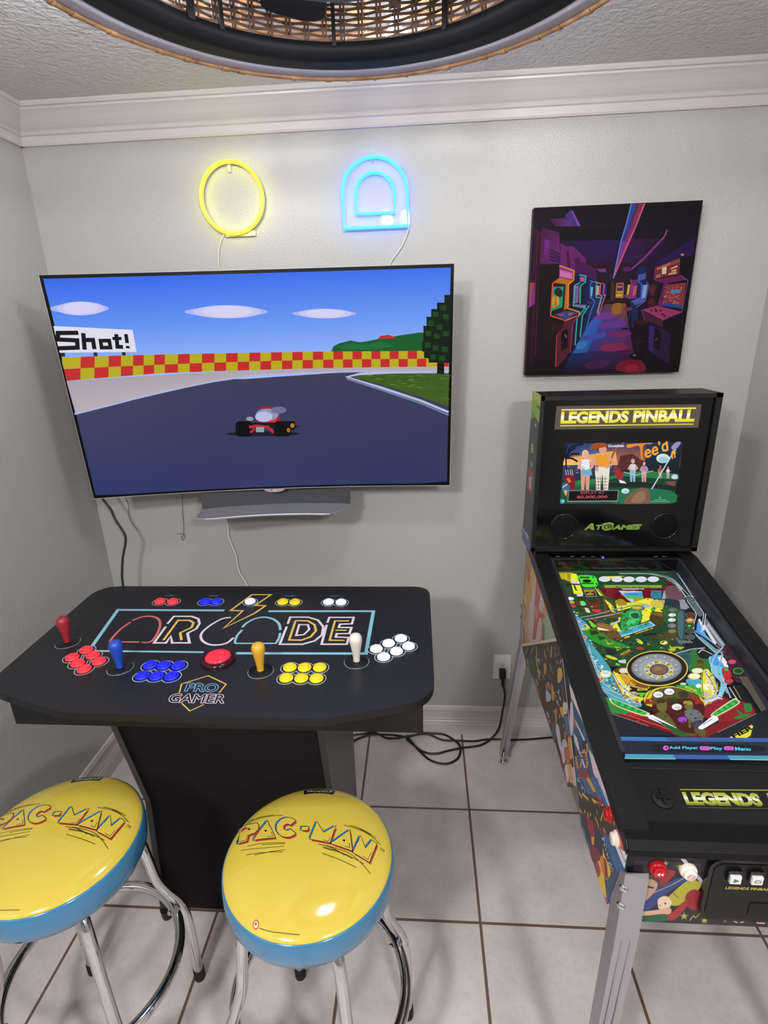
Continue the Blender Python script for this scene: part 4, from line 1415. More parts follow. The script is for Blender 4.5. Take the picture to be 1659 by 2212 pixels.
P|2a5a60|2384 3716 2715 3525 2472 4122 2428 3926
P|2a3438|3585 -18 3911 0 3838 3403 3799 5848 4266 4988 4019 4994 3789 4462 3838 3403 3859 2015 3788 1150
P|6f757c|3813 2248 3850 3377 3648 3406 3632 3099 3621 2561
P|a8adb4|3780 2447 3804 3328 3740 3354 3694 2560
E|c8ced6|3885 90 25 0 -12 33 7
E|8a929a|3883 145 25 0 -12 32 7
E|c8ced6|3881 199 25 0 -13 32 7
E|8a929a|3879 253 25 0 -13 32 7
E|c8ced6|3877 307 25 0 -13 32 7
E|8a929a|3875 361 24 0 -13 31 7
E|c8ced6|3873 414 24 0 -13 31 7
E|8a929a|3871 467 24 0 -13 31 7
E|c8ced6|3869 520 24 0 -13 31 7
E|8a929a|3867 572 24 0 -13 31 7
E|c8ced6|3865 624 24 0 -13 31 7
E|8a929a|3863 676 24 0 -13 31 7
E|c8ced6|3861 728 24 -1 -13 30 7
E|8a929a|3859 779 23 0 -13 30 7
E|c8ced6|3857 830 23 0 -13 30 7
E|8a929a|3855 881 23 -1 -13 30 7
E|c8ced6|3853 931 23 0 -13 30 7
E|8a929a|3851 981 23 0 -13 30 7
E|c8ced6|3849 1031 23 0 -13 30 7
E|8a929a|3847 1081 23 0 -12 29 7
E|c8ced6|3845 1130 23 0 -12 30 7
E|8a929a|3843 1180 23 -1 -12 29 7
E|c8ced6|3841 1229 23 -1 -12 28 7
E|8a929a|3839 1277 23 0 -12 29 7
E|c8ced6|3837 1326 23 -1 -12 28 7
E|8a929a|3835 1374 23 0 -12 28 7
E|c8ced6|3833 1422 24 0 -12 28 7
E|8a929a|3832 1469 23 0 -12 29 7
E|c8ced6|3830 1517 23 0 -12 28 7
E|8a929a|3828 1564 23 0 -12 28 7
E|d4d8e0|3621 2561 44 -1 -21 47 8
E|d4d8e0|3620 2595 43 0 -21 48 8
E|d4d8e0|3618 2630 44 -1 -20 47 8
E|d4d8e0|3617 2664 43 0 -21 47 8
E|d4d8e0|3615 2699 44 -1 -20 46 8
E|d4d8e0|3614 2733 43 -1 -20 46 8
E|d4d8e0|3613 2767 43 -1 -21 46 8
E|d4d8e0|3611 2801 43 -1 -20 46 8
E|d4d8e0|3610 2834 43 0 -20 46 8
E|d4d8e0|3609 2868 42 -1 -21 46 8
E|d4d8e0|3607 2901 43 0 -20 46 8
E|d4d8e0|3606 2935 42 -1 -20 45 8
E|d4d8e0|3604 2968 43 -1 -20 45 8
E|d4d8e0|3603 3001 43 -1 -20 45 8
E|d4d8e0|3602 3034 42 -1 -20 45 8
E|d4d8e0|3600 3067 43 -1 -20 44 8
E|d4d8e0|3599 3099 42 0 -20 45 8
E|d4d8e0|3598 3132 42 -1 -20 44 8
E|d4d8e0|3597 3164 42 0 -20 44 8
E|d4d8e0|3595 3197 42 -1 -20 44 8
E|d4d8e0|3594 3229 42 -1 -20 44 8
E|d4d8e0|3593 3261 41 -1 -20 43 8
P|4a90d8|3238 2785 3417 2783 3514 3048 3561 3331 3444 3128
P|4a98e0|3554 2337 3560 2534 3525 2781 3455 3101 3298 2812 3433 2535
E|dfe4ea|3582 2336 31 0 -19 43 8
E|dfe4ea|3574 2388 32 -1 -18 42 8
E|dfe4ea|3567 2439 31 -1 -18 42 8
E|dfe4ea|3560 2489 31 0 -18 42 8
E|dfe4ea|3553 2539 31 0 -18 42 8
E|dfe4ea|3545 2590 31 -1 -18 41 8
E|dfe4ea|3538 2639 31 0 -18 42 8
E|dfe4ea|3531 2689 31 -1 -18 41 8
E|dfe4ea|3524 2738 31 0 -18 41 8
C|9aa6b2|32|3462 306 3585 411 3666 618 3718 888 3767 1247
C|c4ccd6|26|3435 377 3552 550 3625 822 3657 1280
C|aeb6c0|21|3559 889 3665 822 3698 888 3559 989
L|b4bcc6|22|3553 1344 3683 1264 3890 1278
P|5a666c|3585 1312 3870 1326 3872 1592 3846 2044 3659 2221 3597 2017 3617 1564
L|b8c0ca|24|3598 1470 3616 2017 3585 2135 3342 2537 3215 2840 3436 3608
L|aab4c0|24|3816 1500 3828 2044 3755 2191 3412 2837 3630 3556 3576 3728 3149 4387
L|d0d6de|20|3871 2073 3633 2533 3430 2837
P|8a9098|3386 1472 3527 1408 3534 1809 3365 1901 3257 1842
P|6a9aa0|3205 2947 3337 3051 3562 3630 3420 3682 3233 3131
L|e0e4e8|14|3212 2973 3431 3657
P|4a323e|3654 3431 3855 3402 3789 4462 3660 4465 3695 4057 3584 3727
L|8a7a50|21|3633 3605 3744 3603 3695 3726
L|6a5a44|32|3573 3824 3792 3820
E|2c1620|3684 3976 111 -2 -47 98 16
E|d04a62|3684 3976 97 -2 -40 84 16
E|e08090|3678 3962 50 -1 -16 33 10
E|2c1620|3303 4625 106 -2 -43 92 16
E|c8445a|3303 4625 93 -2 -37 79 16
E|e08090|3297 4612 48 -1 -15 31 10
E|9ac060|3682 4286 125 -2 -52 109 18
E|16351f|3682 4286 108 -2 -46 95 18
L|4a9a50|17|3592 4322 3642 4253 3634 4310
L|4a9a50|17|3650 4321 3699 4252 3691 4309
L|4a9a50|18|3707 4319 3756 4251 3748 4307
P|5f594e|3579 4467 3800 4473 3800 5177 3661 5180
E|6a6a60|3408 2137 134 -2 -51 122 16
E|5a3020|3408 2137 119 -2 -43 105 16
E|6a6a60|3312 2368 133 -1 -49 119 16
E|c87a3c|3312 2368 118 -1 -42 102 16
E|6a6a60|3224 2580 131 -2 -48 116 16
E|24542c|3224 2580 117 -2 -41 100 16
E|6a6a60|3133 2800 129 -1 -47 114 16
E|3a4446|3133 2800 115 -1 -41 98 16
E|6a6a60|3027 3055 128 -2 -46 111 16
E|4a5256|3027 3055 114 -1 -39 95 16
E|f0d070|3318 2354 63 -1 -19 45 10
E|58e870|3200 2594 40 -1 -13 33 10
E|6a706a|3006 1905 106 -1 -31 78 14
L|5a605c|12|3062 1838 3022 1970
E|e4e4e2|2919 2128 105 -2 -29 76 14
L|5a605c|12|2974 2062 2935 2192
E|e4e4e2|2825 2345 104 -1 -28 75 14
L|5a605c|11|2880 2282 2842 2408
E|aab0b4|2732 2586 110 -1 -30 78 14
E|3a463e|2732 2586 91 -1 -23 59 14
T|c8ccd0|YES|2664 2620 2774 2619 2689 2556|0.02
E|7a8246|2650 2821 108 -2 -29 75 12
S|46666c|3128 2022 3265 1962 3137 2370 2791 3137 2759 2953 2937 2458
E|6a7074|2689 3217 39 -1 -14 36 8
E|6a7074|2708 3240 39 -1 -15 36 8
E|6a7074|2727 3263 38 -1 -15 36 8
E|6a7074|2774 3216 38 -1 -15 36 8
E|6a7074|2792 3239 39 -1 -14 36 8
E|6a7074|2811 3261 39 0 -15 37 8
E|6a7074|2858 3214 39 0 -15 37 8
E|6a7074|2877 3237 38 0 -15 36 8
E|6a7074|2895 3260 39 0 -15 36 8
E|6a7074|2943 3213 38 -1 -15 36 8
E|6a7074|2961 3236 39 -1 -15 36 8
E|6a7074|2979 3259 39 -1 -15 36 8
C|9aa2a4|32|2143 3777 2375 3748 2737 3571 2992 3492 3206 3513
C|3a4a4c|21|2125 3825 2373 3797 2733 3620 2971 3542
P|b8b428|2357 3350 2388 3451 2555 3423 2436 3551 2312 3602
P|b8b428|2537 3424 2736 3446 2589 3511
S|2c6068|2354 3845 2792 3644 2725 3887 2509 4126 2312 4036
L|b8ccd0|12|2526 3794 2541 3842
L|b8ccd0|12|2525 3857 2541 3900
L|b8ccd0|12|2523 3919 2541 3957
L|b8ccd0|12|2522 3981 2542 4013
L|b8ccd0|12|2520 4042 2542 4069
L|b8ccd0|12|2518 4102 2542 4125
E|1c1c1e|3109 3736 153 -3 -63 145 18
C|d0d4d4|18|2945 3763 3049 3639 3130 3687 3297 3805
P|4a92e0|3165 3950 3398 3731 3456 3968 3368 4017
S|e0e4ea|3393 3779 3539 3752 3551 4013 3417 3945
E|6a6a2c|2886 4096 130 -3 -44 102 14
E|4a4a1c|2886 4096 100 -2 -30 69 12
L|a8b0bc|24|3415 3730 2946 4480 2798 5021
L|b4bcc8|24|3590 3679 3141 4476 3081 5015
E|3f7a3c|1637 2709 60 -25 -2 13 6
E|5a6a2a|1784 2252 19 9 -14 27 6
E|2c6a38|1292 2640 51 -16 -2 17 6
E|5a6a2a|666 2411 22 37 -14 19 6
E|c8c048|1992 1948 68 -52 0 10 6
E|16301c|713 2883 25 -21 4 21 6
E|1d4428|1997 3401 48 -12 -6 26 6
E|304a2c|1387 2861 53 -5 -3 14 6
E|0f2416|2388 2547 60 -52 1 8 6
E|3f7a3c|1596 3168 31 -6 -6 29 6
E|c8c048|529 2607 22 15 -12 24 6
E|16301c|1369 3335 21 6 -12 28 6
E|5a6a2a|1957 2423 34 -20 0 10 6
E|16301c|1935 2978 59 -25 -4 28 6
E|1d4428|793 3963 19 2 -7 18 6
E|6a5a34|950 2907 19 23 -11 16 6
E|0f2416|1045 2816 25 -20 1 11 6
E|0f2416|1904 2785 61 -27 -2 11 6
E|6a5a34|2299 2995 28 -1 -9 25 6
E|304a2c|2412 2926 52 -24 -4 28 6
E|1d4428|1857 2269 23 34 -11 15 6
E|c8c048|264 2065 62 -16 -3 20 6
E|16301c|1305 3361 28 -10 -4 22 6
E|6a5a34|2240 1696 52 -47 2 12 6
E|5a6a2a|1340 1988 43 -9 -5 26 6
E|2c6a38|2406 2386 28 -10 -4 23 6
E|16301c|1011 3154 47 -40 4 21 6
E|2c6a38|778 2215 17 19 -9 13 6
E|c8c048|556 3893 25 20 -14 23 6
E|c8c048|984 2321 19 14 -8 15 6
E|304a2c|2841 2083 40 -3 -6 17 6
E|3f7a3c|1430 2637 57 -27 -2 15 6
E|1d4428|2654 2242 58 -30 -2 17 6
E|c8c048|313 2777 31 -24 4 25 6
E|3f7a3c|1697 2267 16 7 -13 27 6
E|304a2c|2114 2497 27 48 -12 14 6
E|1d4428|336 3116 18 16 -8 13 6
E|16301c|1255 1693 12 20 -17 22 6
E|3f7a3c|1333 1863 26 1 -6 17 6
E|6a5a34|2753 2571 22 -7 -3 11 6
E|6a5a34|486 3301 40 -2 -5 18 6
E|2c6a38|1364 1786 61 -46 2 21 6
E|c8c048|1640 3230 36 -2 -8 23 6
E|6a5a34|676 4030 15 10 -9 14 6
E|6a5a34|518 2031 61 -20 -2 17 6
E|c8c048|1160 3209 43 -37 3 13 6
E|3f7a3c|1183 3384 14 9 -8 13 6
E|c8c048|1127 2496 58 -20 -4 29 6
E|16301c|1540 3238 41 -2 -5 13 6
E|3f7a3c|1749 2898 17 10 -9 15 6
E|2c6a38|1837 2411 25 54 -14 16 6
E|1d4428|834 2914 63 -40 1 21 6
E|3f7a3c|1790 1683 35 8 -9 22 6
E|5a6a2a|1685 2275 25 4 -13 32 6
E|6a5a34|2748 2035 28 7 -15 31 6
E|2c6a38|341 2632 16 29 -20 25 6
E|304a2c|1531 3043 52 -16 -4 20 6
E|c8c048|215 3959 24 -20 4 14 6
E|5a6a2a|425 2368 33 -32 7 24 6
E|3f7a3c|2262 1931 51 -20 -3 16 6
E|c8c048|766 1760 38 2 -6 22 6
E|304a2c|233 3704 57 -14 -2 12 6
E|1d4428|1828 3547 27 -6 -5 23 6
E|6a5a34|567 3571 49 -11 -3 19 6
E|6a5a34|814 3118 29 46 -10 12 6
E|2c6a38|2689 1919 22 10 -11 21 6
E|2c6a38|471 3905 55 -45 2 8 6
E|c8c048|765 1916 26 -9 -3 25 6
E|6a5a34|2869 1804 47 -24 -2 11 6
E|6a5a34|277 3803 13 18 -10 14 6
E|2c6a38|662 3974 32 -1 -7 24 6
E|1d4428|940 1800 27 12 -8 19 6
E|0f2416|2370 2784 33 -9 -6 25 6
E|3f7a3c|646 2122 62 -49 4 23 6
E|c8c048|1838 3317 31 25 -11 17 6
E|3f7a3c|2153 3482 28 40 -15 19 6
E|1d4428|2971 1767 27 -21 1 12 6
E|c8c048|1793 3561 9 15 -7 8 6
E|0f2416|2241 3252 61 -38 0 25 6
E|5a6a2a|1727 3353 23 -8 -2 11 6
E|6a5a34|412 3476 19 16 -16 25 6
E|3f7a3c|313 2746 21 5 -6 16 6
E|1d4428|818 3249 42 31 -9 16 6
E|5a6a2a|704 2295 37 23 -13 27 6
E|0f2416|2086 2717 63 -47 2 19 6
E|16301c|1604 2301 27 53 -16 19 6
E|c8c048|1256 3471 43 -11 -4 17 6
E|304a2c|2716 2697 18 5 -15 28 6
E|c8c048|2105 3486 27 14 -10 16 6
E|2c6a38|599 3338 38 33 -10 18 6
E|2c6a38|613 3615 21 33 -12 14 6
E|16301c|2351 2942 22 33 -17 22 6
E|1d4428|426 2963 14 14 -14 22 6
E|2c6a38|2481 2117 69 -59 2 17 6
E|6a5a34|580 3936 47 -11 -2 14 6
E|1d4428|896 3670 35 22 -6 10 6
E|304a2c|1168 2740 34 35 -17 25 6
E|1d4428|2401 2082 24 8 -12 24 6
E|6a5a34|804 2880 19 25 -12 16 6
E|3f7a3c|712 3268 18 34 -11 13 6
E|16301c|2050 2516 28 -11 -5 30 6
E|304a2c|2681 2074 32 11 -5 11 6
E|16301c|1198 1865 67 -43 0 21 6
E|3f7a3c|747 3793 20 2 -7 21 6
E|16301c|990 3771 19 -15 4 16 6
E|0f2416|610 2887 54 16 -8 22 6
E|1d4428|2332 3164 22 -14 0 14 6
E|5a6a2a|364 3513 33 33 -16 25 6
E|16301c|1649 2528 25 -1 -8 27 6
E|2c6a38|1151 2976 26 2 -6 19 6
E|c8c048|2536 3136 32 -7 -4 13 6
E|304a2c|1014 2134 19 3 -8 22 6
E|0f2416|391 3787 49 10 -6 15 6
E|2c6a38|972 2944 27 -9 -2 16 6
E|0f2416|1781 3271 53 -13 -5 23 6
E|304a2c|1426 3405 46 -31 1 9 6
E|1d4428|973 3111 19 3 -10 25 6
E|0f2416|2176 3039 32 -20 0 10 6
E|1d4428|1931 3494 18 36 -12 13 6
E|6a5a34|1959 1947 43 -37 1 15 6
E|5a6a2a|998 3850 55 -39 2 19 6
E|6a5a34|744 3253 42 -4 -5 20 6
E|3f7a3c|917 3406 30 -5 -2 11 6
E|5a6a2a|482 1840 24 14 -12 27 6
E|5a6a2a|1507 3256 42 18 -5 10 6
E|6a5a34|371 2103 62 -31 0 16 6
E|2c6a38|693 2546 28 -26 2 10 6
E|16301c|435 2941 26 11 -9 22 6
E|0f2416|2352 3082 28 -23 1 9 6
E|6a5a34|2168 3569 38 -7 -5 18 6
E|3f7a3c|383 3993 56 -15 -2 16 6
E|6a5a34|1444 3321 24 31 -9 12 6
C|0e1a10|16|414 1359 768 1336 1107 1361 1081 1630
C|0e1a10|15|345 1439 313 1676 470 2018 694 2164
C|0e1a10|14|401 2739 648 3008 960 3169 1200 3116
C|0e1a10|13|222 2810 395 3276 775 3494 1298 3502
C|0e1a10|15|1785 1854 1488 2192 1265 2762
C|0e1a10|14|2106 1964 2016 2295 1803 2582
C|0e1a10|15|1212 1511 1223 1973 1405 2156
E|0f1a12|1197 294 31 0 -10 36 8
E|0f1a12|1205 645 31 0 -10 35 8
E|0f1a12|1224 943 31 -1 -9 33 8
E|0f1a12|2432 935 30 0 -11 33 8
E|0f1a12|1880 938 30 0 -11 34 8
E|0f1a12|1491 1066 30 -1 -10 33 8
S|9a8a28|1507 1509 1739 1388 1811 1623 1581 1742
L|1f6a34|14|1398 2481 1478 2337
L|1f6a34|14|1487 2448 1568 2304
L|1f6a34|15|1577 2415 1658 2270
L|1f6a34|15|1666 2382 1748 2237
L|1f6a34|15|1756 2348 1839 2203
L|1f6a34|15|1846 2315 1930 2169
L|1f6a34|15|1937 2282 2021 2135
L|1f6a34|15|2027 2248 2113 2101
E|2a7a34|1570 1969 52 0 -17 53 8
E|3a9a44|1551 2074 53 -1 -16 52 8
E|2a7a34|1533 2177 52 -1 -16 51 8
E|3a9a44|1515 2279 52 0 -16 51 8
E|2a7a34|1497 2380 51 0 -16 50 8
E|3a9a44|1479 2480 51 0 -15 50 8
E|2a7a34|1462 2579 51 -1 -16 49 8
E|3a9a44|1444 2677 51 -1 -15 48 8
E|2a7a34|1432 2760 50 -1 -16 48 8
L|8a8f98|24|1763 1624 2025 1563 2344 1619
L|c8ccd2|24|1533 1742 1938 1680
S|4aa0b4|27 3492 343 3487 549 4179 566 4425 756 5116 953 5366 805 5476 239 5238 13 4714
E|2a6a70|292 4351 27 -1 -7 25 6
E|e8f0f2|379 4197 27 0 -7 25 6
E|2a6a70|352 4230 27 -1 -7 25 6
E|305048|166 4126 28 -1 -7 25 6
E|2a6a70|399 4485 27 0 -7 24 6
E|d0e4ea|424 4463 27 -1 -7 24 6
E|1c3c3c|418 4672 26 -1 -7 23 6
E|e8f0f2|417 4424 27 0 -7 25 6
E|2a6a70|453 4802 26 0 -7 23 6
E|2a6a70|46 3668 28 0 -7 27 6
E|305048|568 5032 25 0 -7 23 6
E|d0e4ea|265 3992 28 0 -7 26 6
E|8ac0cc|196 3705 28 0 -7 27 6
E|d0e4ea|330 4245 27 0 -7 25 6
E|2a6a70|302 3834 28 0 -7 27 6
E|305048|520 4867 26 -1 -7 23 6
E|8ac0cc|240 3876 27 -1 -7 26 6
E|d0e4ea|314 4153 28 -1 -7 25 6
E|2a6a70|237 3712 28 0 -7 27 6
E|2a6a70|391 4730 26 -1 -7 23 6
E|2a6a70|387 4394 27 -1 -7 24 6
E|1c3c3c|330 4504 27 -1 -7 24 6
E|e8f0f2|148 3731 28 0 -7 27 6
E|2a6a70|323 3997 27 0 -7 26 6
E|d0e4ea|526 4981 26 0 -7 23 6
E|e8f0f2|486 4914 26 -1 -7 23 6
E|d0e4ea|251 4004 27 0 -7 26 6
E|8ac0cc|257 3820 28 0 -7 27 6
E|2a6a70|241 4250 27 -1 -7 25 6
E|305048|408 4741 26 0 -7 24 6
E|1c3c3c|229 3917 28 -1 -7 26 6
E|e8f0f2|356 4652 27 -1 -6 23 6
E|e8f0f2|249 3990 28 0 -7 26 6
E|e8f0f2|104 3654 28 0 -7 27 6
E|8ac0cc|454 4966 26 -1 -7 23 6
E|e8f0f2|356 4218 27 -1 -7 25 6
E|1c3c3c|253 3784 28 0 -7 26 6
E|d0e4ea|334 4323 27 0 -7 25 6
E|d0e4ea|318 3962 28 -1 -7 26 6
E|d0e4ea|149 3671 28 -1 -7 27 6
E|1c3c3c|169 3896 28 0 -7 26 6
E|8ac0cc|104 3750 29 -1 -6 26 6
E|1c3c3c|411 4552 27 0 -7 24 6
E|8ac0cc|426 4441 27 0 -7 25 6
E|305048|502 4496 26 0 -8 24 6
E|1c3c3c|94 3694 28 -1 -7 26 6
E|305048|453 4982 26 -1 -7 22 6
E|1c3c3c|192 3742 28 0 -7 27 6
E|305048|510 4682 26 -1 -7 24 6
E|d0e4ea|232 4367 27 -1 -7 24 6
E|2a6a70|470 4826 26 -1 -7 23 6
E|d0e4ea|228 4075 28 -1 -7 25 6
E|305048|432 4588 27 -1 -7 23 6
E|2a6a70|312 4136 28 -1 -7 25 6
E|e8f0f2|378 4159 27 0 -7 26 6
E|1c3c3c|148 3665 28 -1 -7 26 6
E|305048|429 4974 26 -1 -6 23 6
E|8ac0cc|481 4780 26 -1 -7 23 6
E|8ac0cc|196 3837 28 -1 -7 26 6
E|8ac0cc|358 4618 26 0 -7 24 6
P|7a1a20|1 5280 239 5238 845 5683 1069 5813 1479 6130 1873 6183 2963 5630 3481 5342 3447 5618 2001 6305 1422 6274 35 5651
S|a82830|239 5238 954 5680 712 5754 60 5564
P|4a1c1c|13 4714 232 5165 228 5275 1 5280
S|8a2028|2390 5225 2874 5068 3029 5210 3380 5273 3367 5620 2333 5847
S|e0d83c|578 4384 732 4462 825 5078 1072 5183 853 5332 609 5045
P|58c838|952 5038 1180 5033 1015 5184
S|c89a38|745 4421 1120 4534 1331 4764 1248 4919 900 4850 758 4660
E|8a3a1c|1068 4609 30 0 -9 28 6
E|a04a20|1040 4729 29 -1 -10 27 6
E|8a3a1c|1267 4634 29 -1 -9 28 6
E|a04a20|1298 4596 29 -1 -9 27 6
E|a04a20|1066 4735 29 0 -9 27 6
E|c86a28|1151 4757 29 0 -9 28 6
E|c86a28|1262 4575 29 0 -10 28 6
E|c86a28|1014 4602 29 0 -9 28 6
E|8a3a1c|1039 4668 29 -1 -9 27 6
E|8a3a1c|987 4737 29 0 -9 28 6
E|a04a20|1102 4570 29 0 -9 28 6
E|8a3a1c|987 4688 29 -1 -9 27 6
E|c86a28|1178 4676 29 -1 -9 27 6
E|8a3a1c|1153 4675 29 -1 -10 27 6
E|a04a20|935 4656 30 -1 -9 28 6
E|a04a20|1227 4609 30 0 -9 28 6
E|a04a20|1186 4764 29 -1 -9 27 6
E|8a3a1c|1059 4691 29 -1 -9 27 6
E|a04a20|1163 4633 29 -1 -9 27 6
E|c86a28|1195 4595 29 0 -9 28 6
E|c86a28|970 4711 29 -1 -9 27 6
E|a04a20|1141 4561 30 0 -9 28 6
E|8a3a1c|1003 4631 29 0 -9 28 6
E|a04a20|1288 4659 29 -1 -10 27 6
E|a04a20|1024 4726 29 0 -9 28 6
E|8a3a1c|881 4759 29 0 -9 28 6
S|7a4a24|985 4810 1184 4690 1318 4803 1226 4900
T|d8c838|BONK|987 4985 1250 4964 1012 4909|0.03
P|d8c83c|880 4927 793 4970 791 5066 730 5029 668 5126 667 5031 581 5071 641 4973 581 4933 668 4890 669 4791 731 4829 795 4729 795 4828 883 4786 820 4886
P|f4ecc0|846 4927 779 4961 777 5035 730 5006 683 5081 682 5007 615 5039 662 4963 615 4932 682 4899 683 4823 731 4853 780 4776 780 4851 847 4820 800 4896
E|dcdcc8|586 4505 39 -1 -12 40 9
E|dcdcc8|597 4551 39 -1 -12 40 9
E|dcdcc8|608 4596 39 -1 -12 40 9
E|dcdcc8|619 4641 39 0 -12 40 9
E|dcdcc8|630 4686 38 0 -12 40 9
E|dcdcc8|641 4731 38 -1 -12 39 9
E|dcdcc8|652 4776 38 -1 -12 38 9
E|dcdcc8|662 4820 38 -1 -12 38 9
E|dcdcc8|673 4864 38 -1 -12 38 9
E|dcdcc8|684 4908 37 -1 -12 38 9
E|dcdcc8|694 4951 38 -1 -12 38 9
E|dcdcc8|705 4994 37 -1 -12 38 9
E|dcdcc8|715 5037 37 -1 -12 38 9
E|dcdcc8|725 5080 37 -1 -12 37 9
L|b83a28|26|542 4506 580 5046 897 5367
L|58c8c8|19|675 4739 801 5152
E|c8b090|862 5095 97 -2 -30 89 16
E|d8d040|381 4449 149 -3 -37 129 16
E|e8ecec|381 4449 119 -3 -29 101 16
T|5a6a70|900|313 4438 445 4451 332 4381|0
E|d8c83c|154 4625 136 -3 -28 103 16
E|c83058|154 4625 112 -2 -22 79 16
E|c02c30|95 4353 78 -2 -18 65 16
S|5a4420|633 4301 882 4173 976 4254 691 4402
E|b8a848|871 4321 126 -2 -31 98 16
E|d8d8d8|871 4321 108 -2 -26 82 16
P|c8ccd0|826 3963 1054 3916 1006 4066 861 4047
P|3a4a1c|599 4010 782 4006 694 4197 561 4137
S|2f7034|2709 3714 3059 3532 3230 3834 3031 4214 2736 4422 2494 4306
S|28565c|2277 3808 2671 3583 2733 3800 2469 4225
L|9aa0a4|37|2341 3720 2812 3536 3243 3462
S|1c1c1c|2979 3578 3213 3529 3349 3703 3190 3856 2958 3839
C|c8ccc8|26|2987 3665 3142 3553 3318 3703
E|5a5a24|2863 4094 131 -3 -43 100 16
E|5a3424|2903 3967 90 -1 -26 60 16
S|40a8c0|2336 4549 2726 4580 2579 4852 2313 4743
E|6a2c1c|2689 4302 159 -3 -45 106 16
E|e8e8c8|2694 4290 141 -3 -38 89 18
E|c8b838|2536 4485 163 -3 -51 119 16
E|f0f0d8|2539 4477 134 -2 -39 92 18
S|e0d83c|2818 4300 2995 4296 2818 5070 2449 5151 2617 4698
P|e8d848|2812 4809 2728 4849 2715 4939 2663 4904 2596 4994 2606 4905 2523 4943 2589 4852 2538 4815 2623 4775 2635 4683 2688 4718 2757 4626 2746 4717 2831 4679 2762 4772
P|f4f0cc|2778 4810 2715 4840 2705 4907 2666 4881 2616 4949 2623 4882 2561 4910 2611 4842 2573 4814 2636 4784 2645 4715 2685 4742 2736 4673 2728 4741 2792 4712 2741 4782
E|dcdcc8|2880 4359 38 -1 -20 44 9
E|dcdcc8|2871 4416 38 -1 -20 44 9
E|dcdcc8|2861 4472 38 -1 -19 44 9
E|dcdcc8|2852 4528 38 -1 -19 44 9
E|dcdcc8|2843 4584 38 -1 -19 43 9
E|dcdcc8|2834 4639 38 -1 -19 43 9
E|dcdcc8|2825 4694 38 -1 -19 43 9
E|dcdcc8|2816 4749 38 -1 -18 42 9
E|dcdcc8|2808 4803 37 -1 -19 42 9
E|dcdcc8|2799 4856 37 0 -19 42 9
E|dcdcc8|2790 4910 37 -1 -18 41 9
E|dcdcc8|2782 4963 36 -1 -19 41 9
E|dcdcc8|2773 5016 37 -1 -18 40 9
L|8a4a28|20|2859 4339 2876 4693 2818 5070
E|c8b898|2560 5057 101 -2 -42 96 16
S|3aa83c|2096 4786 2510 4815 2393 5152 1995 4827
T|d8d040|ZONK|2137 4861 2387 5006 2185 4792|0.03
E|d0d4d4|2185 4708 81 -2 -16 38 16
E|e8e8e8|2504 4797 68 -2 -30 68 16
S|7ac4dc|3170 3835 3361 3874 3341 4489 2896 5141 2785 5143 3076 4689 3029 4416
S|4a98d8|3349 3703 3501 3829 3464 4165 3135 4047
E|e0e8ec|3433 3831 42 -1 -16 34 7
E|e0e8ec|3441 3856 42 -1 -16 34 7
E|e0e8ec|3426 3882 42 -1 -16 34 7
E|e0e8ec|3479 3906 42 -1 -16 34 7
E|e0e8ec|3419 3933 42 -1 -16 34 7
E|e0e8ec|3461 3957 42 -1 -16 34 7
E|e0e8ec|3471 3982 42 -1 -15 34 7
E|e0e8ec|3464 4007 42 0 -16 34 7
E|e0e8ec|3490 4032 41 -1 -16 34 7
E|e0e8ec|3459 4058 41 -1 -16 33 7
E|e0e8ec|3461 4082 41 0 -16 34 7
E|e0e8ec|3510 4106 42 0 -15 34 7
E|e0e8ec|3451 4132 41 -1 -16 33 7
E|e0e8ec|3508 4156 42 -1 -15 33 7
S|b82c38|3326 4208 3484 4246 3409 4527 3217 4570
E|6aa030|3410 4247 53 -1 -26 58 16
S|3c2430|3746 3431 3993 3427 3794 4440 3477 4680 3484 4246
E|3a1c24|3682 3983 119 -3 -48 100 16
E|c84a60|3682 3983 102 -2 -40 84 16
E|3a1c24|3301 4634 115 -3 -44 93 16
E|c03a4c|3301 4634 97 -2 -37 78 16
E|6aa848|3680 4291 129 -3 -55 113 16
E|1f4a28|3680 4291 111 -2 -45 93 16
T|5a4a3c|TIME|3582 3849 3768 3833 3586 3776|0
P|34303a|3993 3427 4146 3425 3987 4784 3937 5189 3605 5815 3619 5124
P|565048|3601 4483 3803 4479 3713 5612 3570 5881
C|aeb6c4|31|3715 3432 3271 3876 3021 4336 3167 4492 3098 5063 3074 5173
C|9aa4b4|31|3520 3524 3541 3743 3164 4373 3137 4802
C|b0b8c8|26|3021 4336 2838 4996 2402 5260
L|c8ccd0|25|3204 4838 3209 5206
L|8a7a50|28|3322 4798 3305 5204
L|a09048|39|2976 4691 2894 4994
L|a09a70|32|127 4828 107 5205
L|7a6a30|33|424 4706 448 5011
C|aeb8c6|27|31 4753 145 4866 482 5085 821 5261
C|aeb8c6|26|30 4811 218 5017 494 5232 941 5402
C|aeb8c6|28|42 3492 154 3845 167 4473 338 4900 528 5121
C|aeb8c6|29|217 3489 212 4143 222 4592
P|c8dce0|2402 5260 2874 5068 2896 5141 2395 5402
L|8a94a0|19|2373 5297 2829 5106
E|b8902c|2523 5329 55 -1 -16 36 16
S|d0c838|1126 5108 1385 4934 1822 4830 2128 4918 2357 5043 2418 5224 2352 5439 1609 5526 1040 5435
S|5a5028|1309 5067 1808 4869 2162 4973 2362 5225 1793 6311 1428 6258 1123 5811
S|4a1a18|1288 5358 2334 5226 2202 5784 1873 6183 1479 6130 1123 5811
E|9a2c24|1118 5290 62 -1 -18 51 8
E|9a2c24|1148 5361 62 -1 -17 50 8
E|9a2c24|1065 5363 61 -1 -18 50 8
E|9a2c24|1243 5251 62 -1 -18 51 8
